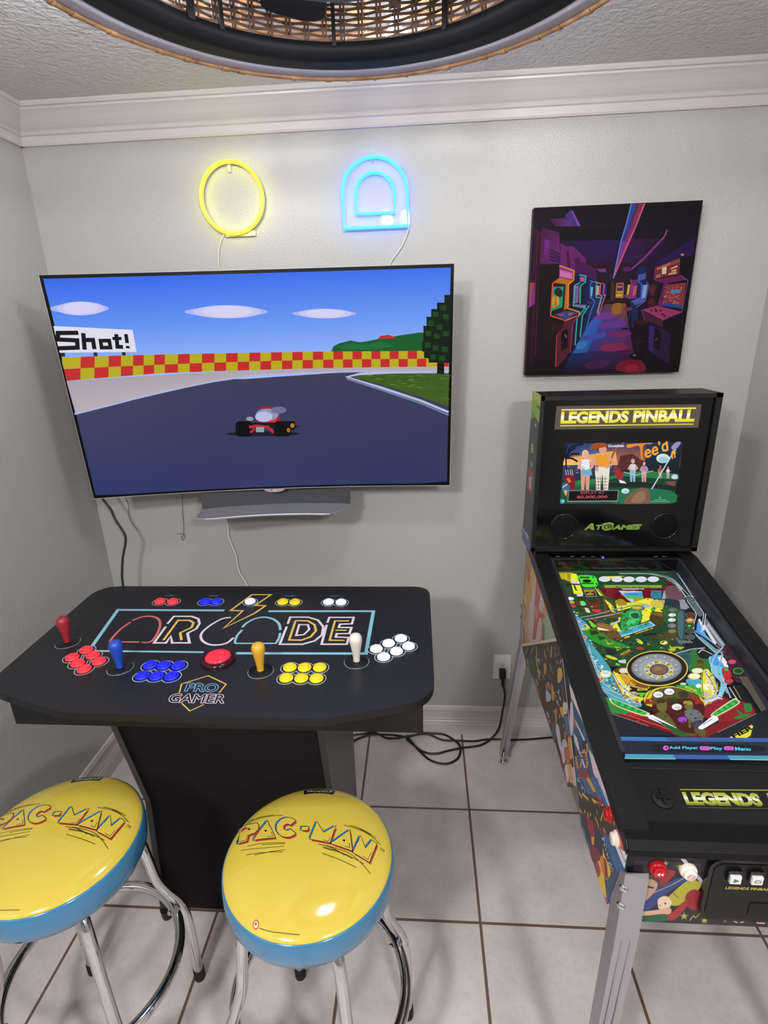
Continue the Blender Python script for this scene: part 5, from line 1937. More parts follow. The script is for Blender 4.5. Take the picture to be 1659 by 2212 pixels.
E|9a2c24|2223 5229 61 -2 -22 50 8
E|9a2c24|2291 5263 61 -1 -22 50 8
E|9a2c24|2329 5333 61 -1 -21 50 8
E|9a2c24|2232 5336 61 -2 -21 50 8
E|9a2c24|2182 5193 62 -1 -21 51 8
E|3a3a2c|1426 5108 133 -3 -41 115 18
E|e4e8e8|1426 5108 119 -2 -36 100 18
E|3a3a2c|1725 5009 134 -3 -44 116 18
E|eceeee|1725 5009 119 -2 -38 101 18
E|3a3a2c|2020 5095 132 -3 -47 114 18
E|3a3828|2020 5095 118 -3 -41 99 18
E|3a3a2c|1720 5471 130 -3 -43 109 18
E|e8ecec|1720 5471 116 -3 -37 95 18
E|8a3ab8|1704 5830 107 -3 -35 87 16
L|b878e0|9|1620 5806 1809 5801
L|b878e0|9|1612 5859 1779 5855
S|24401c|1552 5244 1741 5185 1860 5237 1713 5330
S|6a6434|1328 5285 1538 5280 1471 5530 1350 5636 1251 5535
S|5c5a2c|1186 5674 1329 5619 1447 5736 1491 6097 1376 6259 1264 6006 1123 5811
E|3a3418|1433 5301 118 -3 -24 65 16
S|6e6838|1955 5342 2129 5320 2075 5515 1957 5604 1897 5519
S|6a7078|1855 5589 2142 5548 2189 5751 2049 5953 1904 5924 1812 5760
S|3a4654|1918 5891 2119 5853 2019 6083 1861 6088
E|98923c|2025 5341 111 -3 -30 71 16
L|6a6434|53|1879 5792 1769 6058
L|6a6434|42|2135 5786 2245 5716
S|5a5428|1861 6088 2084 6114 1975 6306 1859 6215
E|e8e8e0|730 5094 31 0 -5 15 6
E|c04a30|593 5312 21 0 -4 12 6
E|2a2a20|503 4983 27 -1 -7 21 6
E|8a6a20|435 4812 15 0 -6 21 6
E|e8e8e0|668 5259 20 0 -7 22 6
E|2a2a20|608 5059 22 0 -6 21 6
E|8a6a20|771 4868 20 0 -5 16 6
E|f0ec80|673 4872 24 -1 -6 17 6
E|e8e8e0|929 5336 23 0 -4 12 6
E|e8e8e0|701 5248 17 -1 -5 15 6
E|8a6a20|615 4764 23 -1 -5 16 6
E|c04a30|626 4793 34 -1 -4 15 6
E|8a6a20|689 5189 33 0 -5 15 6
E|58c8c0|865 5250 32 -1 -6 20 6
E|8a6a20|676 5075 31 0 -6 19 6
E|e8e8e0|355 4837 23 -1 -6 19 6
E|e8e8e0|786 5333 22 0 -6 16 6
E|e8e8e0|663 5351 17 -1 -5 16 6
E|58c8c0|916 5368 25 -1 -4 12 6
E|f0ec80|586 5204 16 0 -4 13 6
E|2a2a20|661 5047 23 -1 -6 18 6
E|f0ec80|839 5151 29 -1 -5 17 6
E|c04a30|860 5272 31 -1 -6 18 6
E|f0ec80|443 4890 28 0 -5 19 6
E|2a2a20|912 5086 32 -1 -5 14 6
E|8a6a20|905 5119 24 0 -5 15 6
E|8a6a20|620 5144 25 0 -5 19 6
E|8a6a20|650 5193 28 -1 -7 21 6
E|8a6a20|707 4923 30 -1 -4 13 6
E|2a2a20|598 5095 29 0 -4 13 6
E|8a6a20|551 5163 22 -1 -5 16 6
E|58c8c0|835 4886 23 -1 -5 15 6
E|2a2a20|878 5314 23 -1 -7 21 6
E|58c8c0|587 5288 31 -1 -5 17 6
E|f0ec80|901 4756 17 0 -5 15 6
E|58c8c0|729 4997 27 -1 -5 15 6
E|e8e8e0|620 5086 22 0 -6 21 6
E|58c8c0|832 4861 26 -1 -5 16 6
E|58c8c0|793 5143 20 -1 -4 12 6
E|58c8c0|493 4769 18 0 -4 16 6
E|58c8c0|823 5156 30 -1 -5 13 6
E|f0ec80|800 5427 29 0 -4 12 6
E|f0ec80|617 5060 33 -1 -4 15 6
E|f0ec80|441 4953 19 0 -4 14 6
E|8a6a20|824 4800 34 -1 -5 16 6
E|58c8c0|689 5374 23 0 -7 22 6
E|f0ec80|626 5294 31 -1 -6 20 6
E|2a2a20|600 5146 17 0 -6 18 6
E|8a6a20|780 5421 25 -1 -4 14 6
E|8a6a20|521 4818 15 0 -4 14 6
E|2a2a20|302 4748 28 -1 -5 18 6
E|58c8c0|929 4847 17 0 -4 15 6
E|c04a30|566 4895 28 -1 -4 15 6
E|8a6a20|906 5261 27 -1 -5 13 6
E|c04a30|890 5233 18 0 -7 21 6
E|f0ec80|645 5255 31 -1 -4 13 6
E|e8e8e0|721 4843 20 0 -5 14 6
E|f0ec80|701 5085 32 0 -6 19 6
E|e8e8e0|760 5087 31 0 -6 19 6
E|8a6a20|595 5319 15 -1 -5 16 6
E|e8e8e8|2879 4523 20 0 -10 23 6
E|7ad0e0|2711 4839 23 -1 -7 16 6
E|c83a30|2881 4957 21 -1 -5 12 6
E|7ad0e0|2937 4999 20 0 -8 18 6
E|c83a30|2658 5185 25 -1 -6 14 6
E|e8e8e8|2660 4933 15 0 -10 22 6
E|c83a30|2835 4727 22 -1 -10 22 6
E|f4f0a0|2970 4528 32 -1 -10 22 6
E|7ad0e0|3156 4413 29 -1 -8 17 6
E|2a3a3c|2949 4467 16 0 -11 24 6
E|f4f0a0|2839 5113 14 0 -6 12 6
E|e8e8e8|2859 5211 18 0 -6 13 6
E|e8e8e8|2715 5053 19 -1 -9 19 6
E|7ad0e0|2876 4688 25 0 -6 14 6
E|e8e8e8|2748 4789 18 0 -6 15 6
E|7ad0e0|2880 4960 18 -1 -10 20 6
E|c83a30|2860 4912 16 0 -9 19 6
E|f4f0a0|2956 4308 31 0 -8 18 6
E|c83a30|3114 4706 25 -1 -10 20 6
E|e8e8e8|2860 4952 20 -1 -10 22 6
E|f4f0a0|2868 4315 21 -1 -7 15 6
E|2a3a3c|2841 5133 21 0 -7 16 6
E|e8e8e8|2905 5026 28 0 -6 14 6
E|2a3a3c|2949 4718 19 0 -7 16 6
E|2a3a3c|3270 4366 18 0 -9 21 6
E|c83a30|2967 4855 25 0 -8 19 6
E|c83a30|2999 4548 25 0 -7 14 6
E|2a3a3c|2989 4308 19 0 -9 22 6
E|7ad0e0|2803 4920 20 -1 -10 22 6
E|c83a30|3061 4787 16 -1 -7 15 6
E|c83a30|2773 5018 20 -1 -9 20 6
E|c83a30|2856 5148 23 0 -8 16 6
E|e8e8e8|2874 4744 15 0 -6 14 6
E|c83a30|2596 5189 14 -1 -5 11 6
E|7ad0e0|2634 5092 14 -1 -8 18 6
E|f4f0a0|2849 4812 17 0 -8 17 6
E|e8e8e8|2774 4665 20 -1 -6 14 6
E|2a3a3c|3021 4733 20 0 -10 21 6
E|e8e8e8|2861 4302 16 0 -9 21 6
E|f4f0a0|2784 4971 26 -1 -9 20 6
E|2a3a3c|2881 4518 29 -1 -10 22 6
E|e8e8e8|2854 5191 17 0 -7 15 6
E|f4f0a0|2657 5214 14 0 -9 20 6
E|f4f0a0|2748 4650 26 0 -9 22 6
E|c83a30|2786 4679 23 0 -6 13 6
E|e8e8e8|3007 4372 24 0 -7 15 6
E|2a3a3c|2880 4318 22 -1 -10 23 6
E|2a3a3c|3054 4673 28 0 -9 21 6
E|2a3a3c|3168 4410 32 0 -7 15 6
E|e8e8e8|2628 5035 21 0 -7 15 6
E|6a5a2c|1100 6128 14 0 -9 23 6
E|3a1412|1502 5733 18 0 -8 23 6
E|2c2a18|1339 5369 35 -1 -5 14 6
E|2c2a18|1658 6059 25 -1 -4 10 6
E|7a3424|1781 5902 33 -1 -5 13 6
E|2c2a18|1801 5962 20 0 -6 15 6
E|3a1412|1349 5746 21 0 -4 11 6
E|3a1412|2142 5242 26 -1 -9 20 6
E|2c2a18|1365 5744 36 -1 -8 22 6
E|2c2a18|2084 5859 33 -1 -7 17 6
E|6a5a2c|1376 5585 37 -1 -5 14 6
E|5a2018|1262 5455 22 -1 -7 19 6
E|3a1412|2119 5754 15 0 -6 12 6
E|7a3424|1823 5770 27 -1 -7 16 6
E|7a3424|1647 5693 29 -1 -8 20 6
E|6a5a2c|1423 5517 33 -1 -5 13 6
E|3a1412|1445 5695 26 -1 -5 13 6
E|2c2a18|1308 5359 24 -1 -9 22 6
E|6a5a2c|1290 5233 26 -1 -6 17 6
E|5a2018|1738 5537 15 0 -5 12 6
E|3a1412|2297 5373 26 -1 -5 12 6
E|3a1412|1580 5808 31 -1 -8 22 6
E|6a5a2c|1301 5379 19 0 -6 15 6
E|3a1412|2136 5294 35 -1 -5 12 6
E|3a1412|1146 5762 26 -1 -7 19 6
E|6a5a2c|2082 5801 25 -1 -7 16 6
E|2c2a18|1417 5214 34 -1 -8 20 6
E|2c2a18|1847 5639 16 0 -8 20 6
E|7a3424|1560 5452 27 -1 -5 14 6
E|3a1412|2080 5479 18 0 -6 16 6
E|3a1412|1225 5995 19 0 -4 11 6
E|3a1412|2000 6010 33 0 -7 15 6
E|7a3424|1963 5395 35 -1 -9 21 6
E|5a2018|1118 5934 19 -1 -8 21 6
E|6a5a2c|1969 5380 35 0 -7 19 6
E|2c2a18|1153 5766 28 -1 -7 20 6
E|5a2018|1164 5909 17 -1 -3 10 6
E|2c2a18|1073 6063 14 0 -5 17 6
E|5a2018|2109 5509 28 -1 -7 18 6
E|5a2018|1712 5873 25 -1 -9 21 6
E|7a3424|1589 5326 38 -1 -5 12 6
E|5a2018|2054 5275 30 -1 -5 12 6
E|2c2a18|2215 5481 32 -1 -5 12 6
E|5a2018|1048 6096 28 -1 -6 15 6
E|3a1412|1193 5480 38 -1 -8 23 6
E|5a2018|1484 5519 34 -1 -7 18 6
E|6a5a2c|1185 5937 28 -1 -4 11 6
E|7a3424|1524 6112 17 0 -4 13 6
E|2c2a18|2058 5892 25 -1 -6 15 6
E|7a3424|1982 5958 31 -1 -7 16 6
E|3a1412|1962 5678 30 0 -6 16 6
E|3a1412|1364 6131 27 0 -7 20 6
E|3a1412|2010 5790 37 -1 -10 23 6
E|2c2a18|1328 6112 19 -1 -7 19 6
E|3a1412|1339 6016 15 0 -9 23 6
E|7a3424|2148 5619 34 -1 -8 17 6
E|5a2018|1892 5865 15 -1 -8 20 6
E|5a2018|1702 5973 26 -1 -9 23 6
E|2c2a18|1843 5994 14 0 -7 17 6
E|5a2018|1513 5903 32 -1 -7 18 6
E|6a1418|414 5722 49 -1 -5 17 6
E|6a1418|628 5566 42 -1 -5 13 6
E|b8403c|960 5652 45 -2 -4 12 6
E|6a1418|511 5691 26 0 -5 17 6
E|a02a2c|2772 5447 38 -1 -6 14 6
E|8a3a2c|3060 5669 58 -2 -10 20 6
E|a02a2c|3208 5704 34 -1 -6 12 6
E|6a1418|729 5558 31 -1 -4 11 6
E|b8403c|583 5710 24 -1 -7 20 6
E|4a1014|785 5852 55 -2 -4 13 6
E|8a3a2c|202 5536 58 -1 -5 16 6
E|8a3a2c|904 5749 37 -1 -5 13 6
E|a02a2c|441 5465 33 -1 -5 15 6
E|6a1418|2690 5625 29 0 -6 13 6
E|8a3a2c|167 5639 42 -1 -3 11 6
E|b8403c|704 5869 43 -1 -6 18 6
E|a02a2c|873 5887 40 -1 -4 11 6
E|a02a2c|435 5716 45 -1 -4 12 6
E|6a1418|543 5705 35 -1 -5 13 6
E|8a3a2c|2707 5588 31 -1 -7 15 6
E|4a1014|809 5597 24 -1 -5 14 6
E|8a3a2c|2807 5804 32 -1 -7 14 6
E|6a1418|461 5464 58 -1 -5 16 6
E|b8403c|669 5739 28 -1 -6 18 6
E|a02a2c|266 5473 41 -1 -5 16 6
E|b8403c|797 5609 33 -1 -6 19 6
E|6a1418|2992 5686 33 -1 -8 18 6
E|a02a2c|2848 5707 40 -1 -5 11 6
E|b8403c|726 5815 25 0 -5 16 6
E|4a1014|2637 5744 50 -1 -6 13 6
C|1a1610|13|1115 5218 1385 4934 1822 4830 2226 4953 2418 5224
C|1a1610|13|1 5280 239 5238 954 5680
C|1a1610|13|572 4404 639 4856 819 5096 1037 5202
C|1a1610|13|2809 4320 2631 4698 2463 5151
C|1a1610|13|2997 4356 3005 4690 2846 5069
T|4a5256|500|1372 5150 1485 5147 1391 5098|0
T|4a5256|500|1670 5051 1783 5049 1690 4999|0
T|4a5256|500|1664 5511 1774 5508 1683 5462|0
S|2f8a38|19 5316 221 5202 270 5418 144 5562
S|2f8a38|22 5600 203 5455 593 5620 351 5695
S|2f8a38|37 5351 68 5633 33 5564
S|2f7a34|3304 5346 3472 5306 3392 5517 3240 5555
S|2f7a34|2887 5733 3125 5626 3340 5621 3031 5763
S|2f7a34|3057 5491 3152 5626 3081 5661
S|e0d8a0|223 5293 341 5272 972 5628 997 5713 848 5751 332 5487
S|2a9a48|263 5299 340 5294 930 5633 938 5687 849 5710 351 5469
E|38b858|359 5351 57 -1 -15 51 9
E|249044|425 5393 56 -2 -16 50 9
E|38b858|490 5434 56 -2 -16 50 9
E|249044|554 5475 56 -2 -15 49 9
E|38b858|619 5515 55 -1 -16 50 9
E|249044|682 5556 56 -2 -16 49 9
E|38b858|746 5596 55 -2 -16 49 9
E|249044|809 5636 55 -2 -17 48 9
E|38b858|872 5675 54 -1 -17 49 9
S|e0d8a0|2437 5643 3112 5208 3214 5224 3180 5349 2554 5708 2426 5728
S|2a9a48|2478 5642 3091 5251 3174 5260 3151 5342 2570 5674 2468 5693
E|38b858|2545 5624 51 -2 -22 48 9
E|249044|2628 5577 51 -1 -23 49 9
E|38b858|2711 5531 51 -2 -23 48 9
E|249044|2794 5484 52 -2 -22 49 9
E|38b858|2879 5436 51 -1 -24 50 9
E|249044|2963 5389 52 -1 -23 49 9
E|38b858|3048 5341 52 -1 -24 50 9
E|249044|3134 5293 52 -1 -24 50 9
L|d04848|30|378 5694 689 5822 1453 6194
L|c8ccd8|36|930 5749 1045 5880 1426 6131
P|f0f0f4|963 5731 1076 5718 1473 6066 1444 6112 1386 6100 955 5832
L|303038|23|940 5836 1410 6106
L|3a3a44|12|1062 5833 1344 6004
P|f0f0f4|2420 5712 2526 5743 2500 5826 2026 6099 1954 6085 1961 6037
L|303038|23|2493 5843 2035 6109
L|3a3a44|12|2095 5968 2382 5796
P|22242c|35 5651 1422 6274 49 6333
P|22242c|3447 5618 3786 5473 3357 6283 1994 6321
P|4a1620|1373 6266 2024 6311 1987 6336 1338 6354
L|a8a8b0|12|33 5658 881 6042
L|8a8a90|12|3431 5626 2317 6171
S|2f5a2c|1063 5830 1491 6097 1650 6283 1422 6274 1182 5943
P|dcd83c|2481 6317 3156 5944 3266 6082 2867 6306
T|1a1c10|HER|2598 6326 3173 6053 2577 6221|0.05
P|1e222c|3447 5618 5439 5119 4688 6323 2947 6298
P|262c3a|35 6343 4972 6267 4625 6808 28 6901
P|3a7ab4|35 6343 1142 6328 1178 6436 54 6445
P|3c5f9e|1142 6328 4972 6267 4908 6366 1178 6436
T|356fa6|SKINS|174 6433 823 6424 170 6380|0
P|4a9cc0|26 6784 1125 6770 1139 6874 23 6901
P|3c62a6|1125 6770 2250 6755 2265 6852 1139 6874
P|4a9cc0|2250 6755 3364 6737 3383 6834 2265 6852
P|3c62a6|3364 6737 4686 6713 4623 6811 3383 6834
L|8ad8a0|16|24 6895 1138 6877
L|a0dca0|16|2264 6855 3059 6846
S|1a1c26|904 6520 2952 6486 2878 6658 812 6702 819 6613
E|e062d8|1037 6607 61 -2 -24 63 16
L|2a1c30|16|1058 6570 1031 6643
L|2a1c30|16|1019 6607 1068 6606
T|58c4ee|Add Player|1090 6653 1716 6641 1116 6559|0.03
T|58c4ee|Play|1957 6646 2217 6644 1990 6550|0.03
T|58c4ee|Menu|2477 6631 2801 6628 2510 6541|0.03
P|e062d8|1796 6543 1967 6544 1972 6589 1929 6641 1759 6640 1750 6592
T|5a1c5c|START|1779 6618 1924 6617 1797 6570|0
P|e062d8|2311 6529 2476 6530 2479 6575 2435 6626 2271 6625 2263 6578
T|5a1c5c|HOME|2291 6604 2431 6603 2311 6556|0
E|e6dc50|1721 4231 769 -15 -224 614 40
E|8a3a20|1721 4231 745 -14 -214 587 40
E|1f1d22|1721 4231 733 -14 -210 575 40
E|6e7378|1712 4223 633 -12 -178 491 36
E|8d9297|1719 4206 596 -11 -165 453 36
E|9aa0a4|1706 4240 448 -9 -124 340 30
E|7e8388|2173 4307 59 -1 -21 53 10
E|b4b8bc|2172 4295 38 -1 -13 32 10
E|7e8388|2020 4463 59 -1 -20 52 10
E|b4b8bc|2019 4451 38 -1 -12 32 10
E|7e8388|1809 4574 59 -1 -19 51 10
E|b4b8bc|1808 4562 38 -1 -12 32 10
E|7e8388|1580 4619 59 -1 -18 51 10
E|b4b8bc|1579 4607 38 -1 -12 32 10
E|7e8388|1375 4591 59 -2 -18 51 10
E|b4b8bc|1374 4579 38 -1 -12 32 10
E|7e8388|1233 4493 59 -1 -18 52 10
E|b4b8bc|1231 4481 39 0 -11 32 10
E|7e8388|1182 4344 59 -1 -18 53 10
E|b4b8bc|1180 4332 39 -1 -11 33 10
E|7e8388|1234 4171 60 -1 -18 55 10
E|b4b8bc|1232 4159 39 -1 -11 33 10
E|7e8388|1382 4009 61 -1 -18 55 10
E|b4b8bc|1381 3996 39 -1 -12 34 10
E|7e8388|1599 3890 61 -1 -20 56 10
E|b4b8bc|1597 3877 40 0 -12 35 10
E|7e8388|1839 3842 61 -1 -21 56 10
E|b4b8bc|1837 3829 40 -1 -12 35 10
E|7e8388|2052 3874 61 -1 -21 56 10
E|b4b8bc|2050 3861 40 -1 -13 34 10
E|7e8388|2193 3979 60 -1 -21 55 10
E|b4b8bc|2192 3966 39 -1 -13 34 10
E|7e8388|2235 4134 60 -1 -21 54 10
E|b4b8bc|2234 4122 39 -1 -13 33 10
P|c8c850|1394 4281 1423 4229 1462 4178 1510 4132 1584 4185 1551 4217 1524 4251 1504 4287
T|2a2a24|G|1498 4259 1546 4198 1432 4239|0.02
P|c8ccd0|1510 4132 1566 4090 1627 4054 1692 4026 1709 4113 1665 4132 1622 4156 1584 4185
T|2a2a24|O|1598 4153 1673 4110 1566 4104|0.02
P|c8c850|1692 4026 1760 4006 1826 3996 1891 3995 1845 4091 1801 4092 1755 4099 1709 4113
T|2a2a24|P|1740 4086 1821 4073 1750 4022|0.02
P|c8ccd0|1891 3995 1951 4003 2004 4020 2049 4046 1954 4126 1923 4109 1886 4097 1845 4091
T|2a2a24|H|1884 4077 1949 4098 1934 4014|0.02
P|c8c850|2049 4046 2085 4080 2110 4120 2124 4166 2006 4208 1996 4177 1979 4149 1954 4126
T|2a2a24|E|1990 4128 2021 4177 2066 4085|0.02
P|c8ccd0|2124 4166 2127 4215 2117 4267 2097 4319 1988 4313 2002 4277 2008 4242 2006 4208
T|2a2a24|R|2030 4225 2019 4288 2111 4212|0.02
P|c8c850|2097 4319 2066 4371 2026 4420 1977 4465 1906 4414 1939 4383 1967 4349 1988 4313
T|2a2a24|G|1993 4341 1944 4401 2057 4361|0.02
P|c8ccd0|1977 4465 1922 4505 1862 4538 1799 4565 1783 4483 1826 4465 1868 4442 1906 4414
T|2a2a24|O|1892 4444 1818 4485 1922 4491|0.02
P|c8c850|1799 4565 1734 4583 1669 4593 1607 4595 1650 4504 1693 4503 1738 4496 1783 4483
T|2a2a24|P|1753 4508 1673 4521 1743 4569|0.02
P|c8ccd0|1607 4595 1549 4587 1497 4571 1452 4547 1543 4471 1574 4488 1610 4499 1650 4504
T|2a2a24|H|1612 4518 1548 4498 1565 4576|0.02
P|c8c850|1452 4547 1416 4515 1389 4477 1373 4433 1489 4392 1500 4422 1518 4449 1543 4471
T|2a2a24|E|1507 4469 1475 4422 1434 4510|0.02
P|c8ccd0|1373 4433 1369 4384 1375 4333 1394 4281 1504 4287 1491 4323 1486 4358 1489 4392
T|2a2a24|R|1465 4375 1473 4312 1385 4387|0.02
E|5a4634|1746 4300 232 -4 -71 195 24
E|7a6048|1746 4300 196 -4 -59 163 24
E|8a7058|1727 4272 101 -2 -27 74 14"""

APRON_ART="""L|8f9430|22|1322 7888 2993 7847
L|4f5426|13|1324 8250 2793 8225
T|6f7a30,98a23c,a8b048,d8dcc8,c4cc90,a8b04c,98a044|LEGENDS|1324 8206 2751 8187 1332 7933|0.06
T|6f7a30,98a23c,a8b048,d8dcc8,c4cc90,a8b04c,98a044|PINBALL|2897 8186 4141 8164 2926 7907|0.06
L|8f9430|21|2993 7847 4285 7822
L|4f5426|13|2793 8225 4172 8198"""

